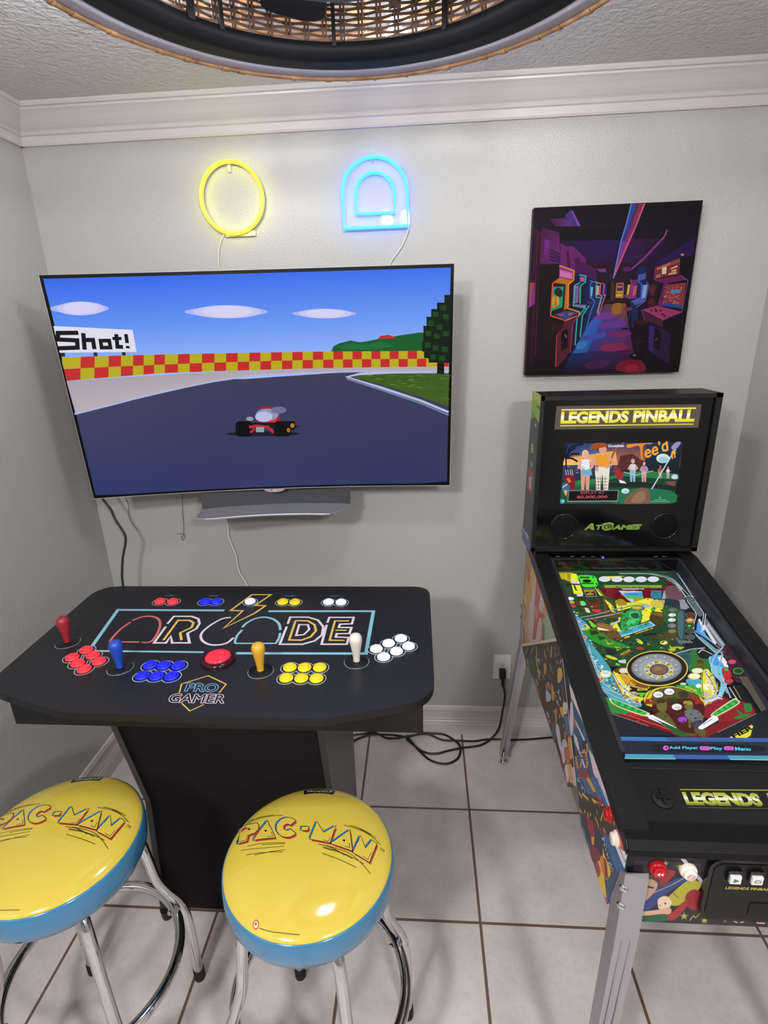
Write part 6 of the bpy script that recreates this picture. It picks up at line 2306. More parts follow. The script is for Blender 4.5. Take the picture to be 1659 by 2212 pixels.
SIDE_ART="""P|6b6256|1800 9900 2100 10080 3300 10080 12430 8080 12430 6320 2400 5800 1800 5900
P|b98a48|1879 9579 3221 10141 3237 9944 4964 9485 5207 8954 4996 7877 2180 5910 1896 7393 1985 8542
P|b06a38|1882 9570 2425 9802 2936 9411 2675 8670 2056 8662
S|7a8a68|2373 9647 2925 9906 2945 9536 2638 9273
C|8a4020|145|2017 9134 2597 8923 2365 8684
C|9a4a24|150|2595 9253 2465 8692 2988 8620
C|d0b058|139|3019 9450 3174 8797 3453 8656
C|c08a40|144|2320 8492 2881 8648 2580 7984
C|c8a24a|152|2223 8120 2515 7515 2980 6691
C|d8b04a|125|3290 9772 4008 9718 4437 9663
C|c07a30|119|4437 9663 4888 9483 5007 9102
C|a85a30|123|4877 8767 4805 8226 5063 7919
S|b8a8a4|3450 9256 4013 9702 4588 9439 4941 9066 4790 8793 4359 8591 4729 8471 4770 7813 3366 6759 2892 7641 3209 8528
E|3a3a44|4434 7698 29 18 4 -11 5
E|6a3a3a|4509 8216 28 17 6 -20 5
E|6a3a3a|4653 9735 27 13 7 -20 5
E|6a3a3a|4628 8023 28 18 8 -25 5
E|5a5a68|2817 8302 34 18 5 -19 5
E|3a3a44|3898 7474 31 19 4 -14 5
E|6a3a3a|3050 8497 34 17 5 -13 5
E|5a5a68|4496 8997 28 15 8 -26 5
E|6a3a3a|4997 8379 27 16 7 -22 5
E|5a5a68|4797 9171 27 14 4 -12 5
E|5a5a68|3504 7671 33 19 6 -19 5
E|5a5a68|4414 8658 28 16 7 -25 5
E|6a3a3a|4489 9011 28 16 5 -17 5
E|6a3a3a|3350 8685 32 16 4 -14 5
E|6a3a3a|4249 9055 29 15 8 -26 5
E|5a5a68|4716 8139 28 16 6 -20 5
E|6a3a3a|3250 8433 33 18 9 -27 5
E|3a3a44|4617 7970 28 17 3 -10 5
E|6a3a3a|3707 7153 32 20 3 -11 5
E|5a5a68|4062 9044 29 16 6 -19 5
E|6a3a3a|3508 8717 32 16 6 -18 5
E|3a3a44|3392 7504 33 19 5 -15 5
E|3a3a44|3915 9271 30 15 7 -23 5
E|6a3a3a|3627 8500 31 17 7 -23 5
E|3a3a44|3086 7480 34 20 9 -29 5
E|6a3a3a|3977 7381 30 19 6 -21 5
E|6a3a3a|2726 8607 34 17 6 -19 5
E|6a3a3a|4854 8411 27 16 7 -23 5
E|3a3a44|4010 9171 30 15 7 -21 5
E|5a5a68|4608 9735 28 14 6 -17 5
E|5a5a68|3645 8260 31 18 5 -16 5
E|3a3a44|3013 7636 34 19 7 -22 5
E|5a5a68|3148 7565 34 19 5 -14 5
E|3a3a44|4965 8693 27 15 8 -25 5
E|6a3a3a|2986 8471 33 18 6 -21 5
E|5a5a68|4580 8141 29 17 7 -22 5
E|3a3a44|2980 7801 34 19 5 -19 5
E|3a3a44|3028 7860 34 19 3 -11 5
E|6a3a3a|3257 8893 33 16 6 -19 5
E|6a3a3a|3760 7984 31 18 8 -27 5
E|5a5a68|3137 7244 34 21 7 -21 5
E|5a5a68|5079 8155 27 16 6 -20 5
E|5a5a68|4774 9133 27 15 6 -19 5
E|5a5a68|4484 8298 28 17 7 -24 5
E|3a3a44|3393 8970 32 16 7 -22 5
E|6a3a3a|3647 7537 32 19 6 -19 5
E|6a3a3a|3023 7624 34 19 5 -17 5
E|5a5a68|4048 9350 29 15 6 -19 5
E|5a5a68|3353 7581 33 19 9 -27 5
E|3a3a44|3413 8935 31 16 6 -22 5
E|6a3a3a|3594 7774 32 19 8 -24 5
E|5a5a68|3839 7888 30 18 4 -13 5
E|5a5a68|4382 9123 28 15 8 -25 5
E|5a5a68|4610 7859 28 17 4 -14 5
E|3a3a44|4730 8637 27 16 7 -21 5
E|6a3a3a|4256 8389 29 17 5 -16 5
E|6a3a3a|2777 8557 34 18 4 -12 5
E|3a3a44|4510 7675 28 18 4 -15 5
E|5a5a68|4510 8276 29 16 4 -13 5
E|3a3a44|4657 9584 28 14 7 -21 5
E|3a3a44|3262 8402 33 17 4 -14 5
E|6a3a3a|4431 8751 28 16 8 -26 5
E|5a5a68|3663 7733 32 19 8 -24 5
E|5a5a68|3587 7342 32 20 6 -19 5
E|5a5a68|4322 9123 28 15 6 -20 5
E|6a3a3a|3821 7304 32 20 7 -22 5
E|6a3a3a|4299 9171 28 14 6 -21 5
E|5a5a68|3617 7285 32 20 9 -27 5
E|6a3a3a|4229 8236 29 17 8 -26 5
E|5a5a68|3158 7802 33 19 9 -28 5
E|6a3a3a|4468 8022 29 17 7 -22 5
E|6a3a3a|3490 7966 32 19 4 -10 5
E|3a3a44|3367 8223 33 18 6 -19 5
E|6a3a3a|4674 7812 28 18 8 -25 5
E|6a3a3a|4906 8240 27 17 6 -17 5
E|3a3a44|3901 7443 31 19 6 -18 5
E|5a5a68|3628 7971 32 18 8 -27 5
E|3a3a44|4647 9291 28 14 7 -22 5
E|3a3a44|3123 8698 33 17 5 -16 5
E|5a5a68|2803 8262 35 18 4 -11 5
E|3a3a44|3533 8026 32 18 6 -19 5
E|5a5a68|4833 8926 27 15 3 -11 5
E|5a5a68|4646 9191 27 14 6 -21 5
E|6a3a3a|4544 8695 28 15 4 -14 5
E|5a5a68|4771 8796 27 16 6 -20 5
E|3a3a44|4321 9560 29 14 6 -19 5
E|5a5a68|3876 7348 31 19 5 -17 5
E|5a5a68|3045 8544 34 18 5 -17 5
E|5a5a68|3634 8353 32 17 8 -26 5
E|3a3a44|3459 7013 33 20 4 -14 5
E|3a3a44|4773 8924 28 15 4 -13 5
E|5a5a68|3773 7650 31 19 7 -21 5
E|6a3a3a|4528 8073 29 17 7 -22 5
E|6a3a3a|4868 8908 27 15 7 -22 5
E|5a5a68|4923 8184 27 16 8 -26 5
E|5a5a68|4207 8477 29 16 5 -16 5
E|3a3a44|4232 9240 29 15 6 -18 5
E|3a3a44|3618 8622 31 17 4 -12 5
E|5a5a68|4741 9130 28 14 7 -22 5
E|6a3a3a|3327 9138 32 15 6 -21 5
E|5a5a68|4131 8958 29 16 4 -15 5
E|5a5a68|2864 8717 34 17 5 -15 5
E|6a3a3a|3009 8195 34 18 7 -23 5
E|3a3a44|3313 7797 33 19 8 -24 5
E|5a5a68|3207 7155 33 21 5 -19 5
E|6a3a3a|4590 9508 27 14 5 -15 5
E|5a5a68|3812 8083 31 18 6 -17 5
E|3a3a44|4556 8760 28 16 6 -20 5
E|6a3a3a|4941 8775 27 15 8 -26 5
E|3a3a44|3345 8166 33 18 4 -11 5
E|6a3a3a|4198 8643 30 16 8 -25 5
E|3a3a44|3440 7176 33 20 8 -25 5
E|5a5a68|4169 9045 29 15 3 -10 5
E|3a3a44|3827 7961 31 18 7 -22 5
E|3a3a44|3205 7164 34 21 5 -13 5
E|3a3a44|3975 9184 30 15 4 -13 5
E|3a3a44|4844 8234 27 17 7 -24 5
E|5a5a68|3309 8332 32 17 4 -15 5
E|6a3a3a|2943 8496 34 17 6 -18 5
E|6a3a3a|3786 7986 31 18 6 -20 5
S|a85048|3684 9370 4122 9621 4362 9513 4419 9201 4359 8591 5026 8795 5565 8994 5523 8897 4569 8456 4309 7928 4192 7451 3723 7178 3802 7830 3672 8247 3689 8780
E|7a2430|3803 9311 53 26 8 -27 6
E|b86058|4066 9365 51 26 9 -27 6
E|7a2430|3870 9171 53 26 9 -27 6
E|8a3038|4000 9194 52 26 9 -27 6
E|b86058|4229 9191 51 26 9 -27 6
E|b86058|3945 9070 52 27 8 -27 6
E|7a2430|4253 9445 50 25 8 -27 6
E|c87a74|4191 9101 51 26 8 -27 6
E|7a2430|4160 9016 51 27 8 -27 6
E|7a2430|3914 9015 53 27 9 -27 6
E|b86058|4170 9028 51 27 8 -26 6
E|7a2430|4125 9009 51 27 8 -27 6
E|c87a74|4249 9175 50 26 8 -27 6
E|7a2430|4253 8884 50 28 8 -26 6
E|7a2430|4136 9156 52 27 9 -26 6
E|b86058|4113 9474 50 25 8 -27 6
E|7a2430|4216 8890 51 27 8 -27 6
E|8a3038|4263 9107 50 27 8 -26 6
E|c87a74|4240 9229 51 25 8 -27 6
E|c87a74|3996 9179 52 26 8 -27 6
E|c87a74|4066 9035 52 27 9 -27 6
E|c87a74|4174 9036 51 27 9 -26 6
E|b86058|3876 9179 52 26 8 -27 6
E|7a2430|4155 9016 51 27 8 -26 6
E|7a2430|3948 9366 52 26 8 -27 6
E|b86058|4194 9257 51 25 8 -27 6
S|c07060|3640 8351 4277 8583 4287 8274 3903 8093
P|8a9a80|4964 9485 5487 9474 6074 9376 7015 9221 5261 8045 4983 8429 5271 8990
P|23271f|5702 9467 5404 9277 5738 9443
P|23271f|5763 9459 5423 9246 5798 9436
P|23271f|5823 9452 5442 9215 5857 9429
P|23271f|5882 9445 5461 9184 5917 9422
P|23271f|5941 9437 5481 9153 5976 9415
P|23271f|6000 9430 5683 9226 6034 9408
P|23271f|6058 9423 5702 9195 6092 9400
P|23271f|6116 9416 5720 9165 6150 9393
P|23271f|6174 9409 5739 9134 6207 9387
P|23271f|6231 9402 5935 9206 6264 9380
P|23271f|6288 9395 5954 9176 6321 9373
P|23271f|6344 9388 5972 9146 6377 9366
P|23271f|6400 9381 5990 9116 6433 9359
P|23271f|6456 9374 6180 9188 6488 9352
P|23271f|6511 9368 6198 9158 6543 9346
P|23271f|6566 9361 6216 9128 6598 9339
P|23271f|6620 9354 6234 9099 6652 9333
P|23271f|6674 9348 6252 9069 6706 9326
P|23271f|6728 9341 6436 9140 6760 9320
P|23271f|6782 9335 6454 9111 6813 9313
P|23271f|6835 9328 6471 9082 6866 9307
P|23271f|6888 9322 6489 9053 6919 9300
P|23271f|6940 9315 6667 9123 6971 9294
P|23271f|6992 9309 6684 9094 7023 9288
P|23271f|7044 9302 6701 9065 7074 9281
P|23271f|7095 9296 6719 9037 7126 9275
P|2f3a2c|4968 8477 5235 8620 4977 8448
P|2f3a2c|4979 8442 5317 8627 4988 8413
P|2f3a2c|4990 8406 5398 8634 4999 8377
P|2f3a2c|5001 8371 5313 8543 5010 8342
P|2f3a2c|5013 8336 5394 8550 5022 8307
P|2f3a2c|5024 8300 5309 8458 5033 8271
P|2f3a2c|5035 8265 5390 8466 5044 8236
P|2f3a2c|5046 8229 5471 8474 5055 8200
P|2f3a2c|5057 8194 5386 8381 5066 8165
P|2f3a2c|5068 8158 5467 8389 5077 8129
P|2f3a2c|5079 8123 5383 8296 5088 8094
P|2f3a2c|5090 8087 5463 8304 5099 8058
P|2f3a2c|5101 8052 5379 8210 5110 8023
P|2f3a2c|5112 8016 5460 8219 5121 7987
P|a84038|6460 8995 6566 9069 6934 9187 6541 8941
C|c8b860|152|1827 7803 2435 7776
C|b05848|153|2082 7517 2390 7576 2414 7148
C|8a3a38|156|2086 6776 2381 6543 2394 6140
C|a8a4b4|117|2169 6870 2598 6900 2653 6373
L|d8c8b0|45|2446 7739 2764 7220
P|2a2a22|2189 5881 7082 9196 7484 8671 3186 5681
E|2f3a24|5357 7450 129 73 -68 -117 9
E|55332c|5388 7480 112 75 20 -146 9
E|55332c|6020 8231 92 69 88 -12 9
E|6a4a2c|6585 8644 112 65 -33 -109 9
E|55332c|3559 6030 178 136 198 -10 9
E|55332c|7286 8586 57 39 17 -83 9
E|7a7a80|6880 8543 126 95 134 -50 9
E|6a4a2c|6627 8470 89 58 3 -114 9
E|3a4a2c|5630 7646 71 46 -9 -85 9
E|2f3a24|4785 7270 142 102 120 -59 9
E|55332c|4690 7201 124 95 209 -5 9
E|6a4a2c|6655 8471 91 70 92 -11 9
E|2f3a24|4106 6639 167 107 -23 -106 9
E|2f3a24|3155 6255 132 88 33 -130 9
E|3a4a2c|4835 7320 119 80 44 -115 9
E|55332c|7064 8900 123 73 -26 -104 9
E|3a4a2c|4182 6691 187 132 117 -99 9
E|343a48|4176 7125 78 43 -140 -224 9
E|3a4a2c|5368 7886 94 66 114 -72 9
E|343a48|3697 6228 141 103 111 -52 9
E|3a4a2c|7147 8521 58 47 94 -12 9
E|3a4a2c|4756 6896 137 102 108 -39 9
E|55332c|4433 7114 152 99 16 -136 9
E|2f3a24|4319 7124 98 62 13 -112 9
E|6a4a2c|6010 7721 148 104 58 -102 9
E|343a48|3488 6377 109 70 -15 -149 9
E|2f3a24|4878 7473 143 85 -36 -100 9
E|6a4a2c|6988 8402 94 58 -47 -165 9
E|4a2420|6212 8328 81 53 23 -125 9
E|6a4a2c|5865 8143 111 70 10 -127 9
E|4a2420|3364 6332 88 66 144 -9 9
E|6a4a2c|4644 6939 155 110 83 -85 9
E|4a2420|3157 6092 147 96 0 -91 9
E|343a48|5322 7270 75 54 48 -51 9
E|55332c|6788 8401 77 52 27 -89 9
E|3a4a2c|6162 8313 100 60 -24 -136 9
E|6a4a2c|5318 7336 71 47 26 -133 9
E|2f3a24|6432 8344 115 75 18 -113 9
E|6a4a2c|6128 8170 123 71 -56 -124 9
E|55332c|5913 8145 102 72 117 -66 9
E|7a7a80|3311 5948 120 88 158 -81 9
E|343a48|6680 8265 105 68 -3 -71 9
E|7a7a80|6754 8427 119 76 -7 -101 9
E|3a4a2c|4784 6982 124 77 -87 -232 9
E|7a7a80|3854 6770 108 63 -142 -276 9
E|4a2420|6849 8464 111 65 -78 -176 9
E|4a2420|6542 8127 81 48 -82 -201 9
E|55332c|3092 6189 85 61 96 -24 9
E|7a7a80|6687 8184 136 82 -69 -181 9
E|6a4a2c|5801 8116 118 88 132 -25 9
E|343a48|2951 6239 142 94 46 -103 9
E|4a2420|5956 8031 97 58 -59 -149 9
E|2f3a24|3039 6274 185 106 -115 -186 9
E|3a4a2c|6147 8134 88 68 142 -21 9
E|3a4a2c|6964 8726 64 50 109 -18 9
E|7a7a80|2989 6167 100 59 -145 -250 9
E|7a7a80|6345 8124 127 94 135 -66 9
E|6a4a2c|7014 8683 68 43 -6 -133 9
E|343a48|6742 8301 84 48 -85 -176 9
E|343a48|7256 8673 114 89 88 -24 9
C|b08a3c|130|4409 7323 4678 6743
C|b08a3c|117|5470 7873 5805 7526
C|b08a3c|109|6251 8492 6355 8054
C|56604a|24|6587 8796 6707 8418 7092 8592 7206 8805
E|b0988c|7031 8978 110 71 16 -51 16
L|c8b0a4|88|2133 5875 7015 9218
L|d8c8c4|45|7131 9193 7531 8704
P|38302a|3360 6181 7396 8896 8253 7909 8791 7466 9515 6701 8854 6021 7409 6136 5553 6057
E|2a2c24|7606 7090 38 37 135 -4 8
E|3f4f70|6248 7488 90 79 211 20 8
E|6a2c2c|6569 7846 116 81 16 -65 8
E|5a4a2c|7920 7672 36 27 1 -105 8
E|a8a0b0|8911 7106 63 69 99 4 8
E|5a4a2c|5890 7763 35 30 190 21 8
E|4a2a24|7194 6337 50 50 170 4 8
E|6a2c2c|7253 7538 34 26 5 -36 8
E|6a2c2c|6826 6903 49 42 72 -81 8
E|363c52|6603 6582 88 84 58 8 8
E|4a2a24|5468 6237 80 60 -3 -61 8
E|3a4628|7299 8240 35 29 116 -23 8
E|b8b0b8|8675 6362 59 65 65 -13 8
E|b08a3c|6926 7417 86 77 43 1 8
E|9a9aa4|7726 8075 48 40 43 -25 8
E|8a4a38|8098 6361 76 84 57 8 8
E|4a2a24|4079 6537 97 67 23 -42 8
E|3f4f70|5084 6548 56 41 17 -74 8
E|c0b4b4|8244 7114 60 52 15 -102 8
E|363c52|5497 7426 74 50 3 -71 8
E|3a4628|8309 7632 62 55 51 -46 8
E|4a5a30|7199 6390 31 29 112 -33 8
E|5a4a2c|4240 6392 47 35 106 -75 8
E|4a2a24|7898 7368 59 55 132 -15 8
E|4a5468|8599 6942 50 51 46 -14 8
E|9a9aa4|7224 8629 40 26 -4 -74 8
E|6a2424|8356 7119 71 72 99 -13 8
E|6a2424|9380 6627 19 19 1 -63 8
E|6a2c2c|7429 7385 86 69 39 -115 8
E|c09a60|7849 6434 45 42 82 -70 8
E|a86a40|9295 6629 75 78 35 -51 8
E|4a5a30|5462 6784 76 52 -19 -84 8
E|5a4a2c|5841 7514 91 63 24 -67 8
E|363c52|5017 7260 90 69 64 -3 8
E|8a8a94|5774 7791 48 34 64 -59 8
E|a8a0b0|8897 6401 71 84 37 5 8
E|c0b4b4|8923 7149 69 67 29 -25 8
E|b08a3c|7175 6481 66 63 101 -26 8
E|3a4628|7488 8199 46 35 18 -24 8
E|363c52|5966 7790 52 39 65 -31 8
E|a86a40|8105 6469 58 62 41 -1 8
E|363c52|6602 7669 106 78 41 -98 8
E|c09a60|9173 6493 39 48 154 35 8
E|8a8a94|7321 8193 94 79 101 -13 8
E|a8a0b0|8456 6743 79 83 67 -7 8
E|9a9aa4|7311 7391 74 69 160 3 8
E|4a2a24|6873 8435 78 62 63 -9 8
E|6a2c2c|7021 7082 106 95 72 -8 8
E|4a5468|8449 6689 69 62 5 -56 8
E|6a2c2c|5545 7008 54 43 49 -19 8
E|4a5a30|7473 6557 108 91 -1 -57 8
E|7a6a60|7295 8720 97 71 32 -23 8
E|b8b0b8|8804 7020 46 42 8 -51 8
E|8a4a38|8878 6524 24 27 67 4 8
E|5a4a2c|7617 7864 42 32 9 -48 8
E|2a2c24|6465 8132 107 81 125 -51 8
E|8a8a94|4888 6528 38 33 201 26 8
E|a86a40|8238 7118 60 54 62 -89 8
E|b08a3c|6732 6264 103 103 115 22 8
E|9a9aa4|6452 6293 86 79 139 -6 8
E|9a9aa4|7616 7201 42 34 19 -85 8
E|3f4f70|5807 7128 32 25 69 -18 8
E|9a9aa4|4912 6995 53 42 78 1 8
E|4a5a30|7198 8265 35 27 62 -65 8
E|2a2c24|7037 8259 43 31 27 -78 8
E|363c52|8315 7669 24 20 15 -88 8
E|b08a3c|8018 7221 35 32 42 -33 8
E|6a2c2c|5465 7063 96 68 17 -86 8
E|8a8a94|6421 7230 63 50 87 -73 8
E|c0b4b4|7705 6622 57 55 87 -45 8
E|7a6a60|4796 6995 54 44 250 34 8
E|c09a60|8560 6382 88 89 31 -31 8
E|3f4f70|6122 6785 86 72 124 -41 8
E|6a2424|8136 6467 27 28 32 -8 8
E|9a9aa4|7346 7751 48 36 20 -107 8
E|8a8a94|5096 6774 38 25 -18 -77 8
E|6a2c2c|7641 7324 76 66 38 -34 8
E|363c52|5251 7428 78 55 105 -64 8
E|702c2c|9083 6762 35 39 51 -16 8
E|9a9aa4|4870 7076 129 88 19 -47 8
E|9a9aa4|5113 6752 72 51 21 -116 8
E|363c52|5717 6604 56 42 17 -74 8
E|8a8a94|7762 8184 49 36 11 -56 8
E|5a4a2c|7921 7521 24 24 90 6 8
E|2a2c24|7952 7348 93 73 -4 -53 8
E|2a2c24|7021 8608 83 66 176 -13 8
E|b8b0b8|7768 6584 27 28 173 21 8
E|6a2424|8834 6900 53 51 21 -40 8
E|363c52|6893 6331 50 42 15 -90 8
E|2a2c24|7653 7811 70 60 84 -47 8
E|9a9aa4|7211 7659 68 53 16 -30 8
E|4a5a30|7192 8288 50 33 -34 -162 8
E|b08a3c|4577 6945 122 93 131 -11 8
E|363c52|6571 6500 93 78 51 -77 8
E|8a8a94|4868 6263 111 93 216 0 8
E|b08a3c|6186 6553 67 61 53 2 8
E|a86a40|9024 6776 24 28 100 1 8
E|9a9aa4|7189 7451 63 59 179 11 8
E|5a4a2c|7121 8019 60 43 17 -114 8
E|4a2a24|7230 8117 92 67 25 -57 8
E|8a8a94|4766 6577 77 53 4 -50 8
E|3a4628|7796 8094 86 64 26 -113 8
E|b08a3c|6800 7132 36 30 58 -35 8
E|4a5a30|6663 7186 85 67 16 -28 8
E|2a2c24|7695 8048 58 48 44 -27 8
E|4a5a30|8098 7900 45 41 117 -36 8
E|6a2424|8585 7090 21 22 116 12 8
E|8a8a94|7518 7690 86 77 84 -11 8
E|5a4a2c|7632 6896 92 92 111 9 8
E|3f4f70|7372 8061 52 39 16 -63 8
E|3a4628|5369 7099 97 69 21 -55 8
E|5a4a2c|6805 6854 59 47 16 -66 8
E|5a4a2c|5227 7346 131 93 24 -24 8
E|4a2a24|7225 7480 84 69 55 -71 8
E|8a8a94|4601 6838 69 48 70 -102 8
E|b08a3c|4945 7127 45 31 11 -85 8
E|b08a3c|5057 6574 87 68 110 -41 8
E|4a2a24|6844 8520 26 20 179 -13 8
E|4a5a30|5181 7217 104 76 89 -58 8
E|363c52|6424 8024 41 31 88 -47 8
E|7a6a60|6094 7096 112 80 -3 -59 8
E|4a5a30|5357 6303 94 72 57 -104 8
E|9a9aa4|5637 7001 29 26 170 22 8
E|6a2c2c|6808 6360 67 55 6 -134 8
E|2a2c24|7029 6802 82 70 28 -29 8
E|7a6a60|5747 7246 84 68 109 -16 8
E|8a8a94|7859 7854 35 31 90 -36 8
E|9a9aa4|7370 8123 72 57 37 -31 8
E|5a4a2c|7384 7344 32 25 22 -118 8
E|b08a3c|8399 7585 76 68 37 -39 8
E|c0b4b4|8622 6511 64 70 109 -3 8
E|5a4a2c|3951 6493 49 36 151 -56 8
E|702c2c|8286 6613 29 31 62 7 8
E|3a4628|6553 7002 81 73 111 5 8
E|7a6a60|6332 7843 87 67 112 -48 8
E|8a8a94|6976 8463 46 30 -2 -62 8
E|b08a3c|7179 6939 92 87 141 4 8
E|3a4628|5588 7109 69 56 67 -3 8
E|6a2c2c|6312 7648 64 55 148 13 8
E|b08a3c|6320 6459 73 57 6 -51 8
E|a8a0b0|9202 6586 66 76 53 -7 8
E|a8a0b0|7779 6643 98 90 71 -76 8
E|6a2c2c|5231 6735 67 50 79 -84 8
E|9a9aa4|6126 6422 53 43 33 -73 8
E|b08a3c|6542 7808 28 24 57 6 8
E|6a2c2c|5629 6457 68 52 30 -84 8
E|2a2c24|8366 7481 39 40 95 14 8
E|7a6a60|6399 7790 75 58 45 -14 8
E|3a4628|7821 7589 27 26 68 0 8
E|8a8a94|7927 7453 69 56 7 -60 8
S|3f5230|3540 6302 4371 6591 4881 6480 3865 5936
S|c09a44|7067 8302 7382 8542 7551 8406 7339 8067 7174 7964
S|b8923c|4652 6917 4910 6831 5248 6896 5161 6747 4830 6643
S|b0883c|5551 7427 5830 7578 5899 7359 5682 7142
S|a8a8b0|6058 6853 6603 7085 6589 6891 6153 6549
S|b05a48|5994 7056 6302 7323 6302 7079 5993 6804
S|5a2028|5552 6340 6164 6516 6530 6598 5966 6102 5629 6094
S|b88e3c|6551 7486 6774 7474 6979 7275 6826 7077 6638 7212
S|c09a4c|7546 7414 7851 7658 8005 7561 7818 7369
S|c0b8a4|7813 7777 8156 8030 8187 7747 7943 7565
S|4a5c88|8063 7571 8453 7822 8659 7530 8454 7277 8171 7328
S|404a60|6982 6354 7379 6672 7468 6390 7359 6071 7053 6128
S|a86a50|7135 7004 7349 7197 7398 6827 7319 6641
S|b8b0b8|7413 6780 7734 6820 8122 6410 7884 6347 7433 6499
S|b4aeb4|8031 6695 8296 7027 8554 6961 8399 6323 8150 6320
S|b88a48|8472 7220 8747 7428 8967 7086 8804 6897
S|a8583c|8277 6707 8644 7043 8863 6713 8602 6442
S|6a1c20|7923 6225 8413 6278 8511 6162 8173 6047
S|c4b0b4|8459 6323 8781 6615 8869 6155 8645 6121
S|b89444|8776 6629 8987 6851 9121 6430 8881 6300
S|c4a0a0|9014 6767 9261 7007 9432 6637 9186 6570
S|9a6a34|4551 6013 4791 6167 5455 6090 5323 5943
S|2f3c54|7339 8067 7749 8369 7809 8178 7558 7988
P|31506f|7447 8931 7843 9197 11147 8377 9515 6701 8703 7568
P|26201f|7473 8948 7673 9082 8282 8536 8832 7681 9214 7318 9050 7165 8703 7568 8160 8015
P|d4c4c0|7692 9078 7852 9168 8252 8981 7920 8954
P|2f5a86|7820 8901 8226 9065 9000 8947 8837 8822 8128 8665
P|cdbfc0|8160 8654 8557 8710 9163 8745 9841 8674 10017 8605 9783 8576 9144 8496 8426 8436
S|c8bcc0|8444 8293 8624 8331 8830 7856 8764 7550 8525 7774
P|cbbfc2|8738 8145 9189 8197 9697 8272 9686 8163 9258 8138 8811 8084
P|c6bcc4|8870 7731 9151 7839 9601 7683 9424 7620 9019 7599
P|c6c0cc|9639 7717 9930 7692 9867 7597 9627 7604
P|cdbdbc|9974 8261 10289 8360 11064 8292 10805 8026 10395 8031
P|6f9ac8|10078 8484 10409 8504 11255 8489 11119 8349 10321 8390
P|26486c|8925 8385 9234 8370 9875 8430 9689 8298 9216 8271
E|8a98ac|9550 7167 15 13 -7 -21 5
E|a8b4c4|9804 7039 13 10 -19 -40 5
E|a8b4c4|9606 7289 12 16 47 13 5
E|8a98ac|9943 7161 13 11 -22 -53 5
E|a8b4c4|9889 7130 14 15 12 -14 5
E|26303e|9396 7272 16 15 2 -19 5
E|a8b4c4|9693 7191 15 14 -1 -36 5
E|26303e|9787 7060 14 16 17 -4 5
E|a8b4c4|9229 7261 16 16 10 -12 5
E|a8b4c4|9692 7124 15 15 9 -19 5
E|26303e|9435 7237 15 15 6 -24 5
E|26303e|9331 7369 15 11 -24 -57 5
E|8a98ac|9392 7257 15 11 -18 -44 5
E|26303e|9282 7233 16 15 8 -11 5
E|26303e|9325 7224 15 12 -16 -36 5
E|8a98ac|9735 7110 15 14 -2 -38 5
E|8a98ac|9523 7278 15 14 9 -21 5
E|26303e|9372 7194 15 15 3 -15 5
E|26303e|9465 7275 15 15 1 -15 5
E|8a98ac|9674 7252 15 13 -14 -47 5
E|a8b4c4|9577 7109 13 16 25 2 5
E|26303e|9637 7204 14 12 -12 -33 5
E|a8b4c4|9368 7342 16 13 -8 -30 5
E|26303e|9369 7172 13 16 32 10 5
E|a8b4c4|9934 7175 14 12 -5 -20 5
E|26303e|9769 7191 14 16 16 -11 5
E|26303e|9534 7204 14 11 -13 -27 5
E|26303e|9576 7246 15 15 5 -12 5
E|a8b4c4|9240 7249 15 16 16 -17 5
E|8a98ac|9365 7310 16 14 -3 -26 5
E|26303e|9385 7334 15 15 7 -28 5
E|a8b4c4|9439 7265 14 16 17 -1 5
E|a8b4c4|9690 7231 15 14 0 -17 5
E|a8b4c4|9392 7291 15 16 12 -6 5
E|8a98ac|9279 7201 15 16 25 -9 5
E|a8b4c4|9816 7189 14 14 9 -24 5
E|8a98ac|9851 7096 13 16 36 6 5
E|8a98ac|9781 7051 15 15 5 -9 5
E|26303e|9804 7145 14 14 -1 -18 5
E|a8b4c4|9400 7269 15 15 3 -13 5
E|26303e|9480 7290 15 15 12 -15 5
E|8a98ac|9278 7210 13 16 19 6 5
E|8a98ac|9309 7313 16 16 8 -13 5
E|a8b4c4|9887 7138 12 16 43 12 5
E|8a98ac|9788 7138 15 12 -21 -54 5
E|26303e|9935 7169 13 15 23 -8 5
E|8a98ac|9241 7244 16 16 8 -8 5
E|26303e|9673 7174 14 11 -16 -37 5
E|26303e|9288 7319 12 16 38 11 5
E|8a98ac|9349 7306 15 16 32 -1 5
E|26303e|9737 7218 15 14 -3 -41 5
E|a8b4c4|9369 7171 14 16 32 2 5
E|8a98ac|9612 7261 14 16 25 -5 5
E|a8b4c4|9796 7058 13 15 14 -2 5
E|8a98ac|9332 7368 14 16 22 5 5
E|8a98ac|9793 7214 12 16 23 7 5
E|26303e|9509 7142 14 17 20 1 5
E|26303e|9703 7117 14 15 16 -1 5
E|a8b4c4|9861 7079 13 15 25 -4 5
E|26303e|9849 7136 14 14 3 -27 5
E|8a98ac|9646 7211 15 12 -22 -56 5
E|26303e|9613 7203 14 11 -13 -26 5
E|26303e|9693 7254 15 14 -2 -30 5
E|26303e|9226 7307 16 15 6 -14 5
E|8a98ac|9889 7122 13 15 18 -9 5
E|a8b4c4|9578 7247 13 16 20 4 5
E|8a98ac|9669 7156 14 12 -11 -30 5
E|26303e|9200 7250 14 16 15 0 5
E|26303e|9307 7312 14 16 29 1 5
E|26303e|9440 7161 16 15 9 -9 5
P|a85a48|8742 8131 8890 8167 9127 8076 8905 7955
S|35353a|9530 8057 9856 8349 9931 8254 9867 8031 9568 7787
L|4a4030|26|9497 7858 9169 7294
C|6a2a24|80|9851 8295 9922 8213 9883 7980 10036 7927 10008 7734
L|d0963c|30|9816 8226 9905 8342
L|d0963c|30|9841 8197 9930 8313
L|d0963c|31|9866 8168 9955 8285
L|d0963c|30|9871 8121 9960 8238
L|d0963c|31|9858 8039 9947 8158
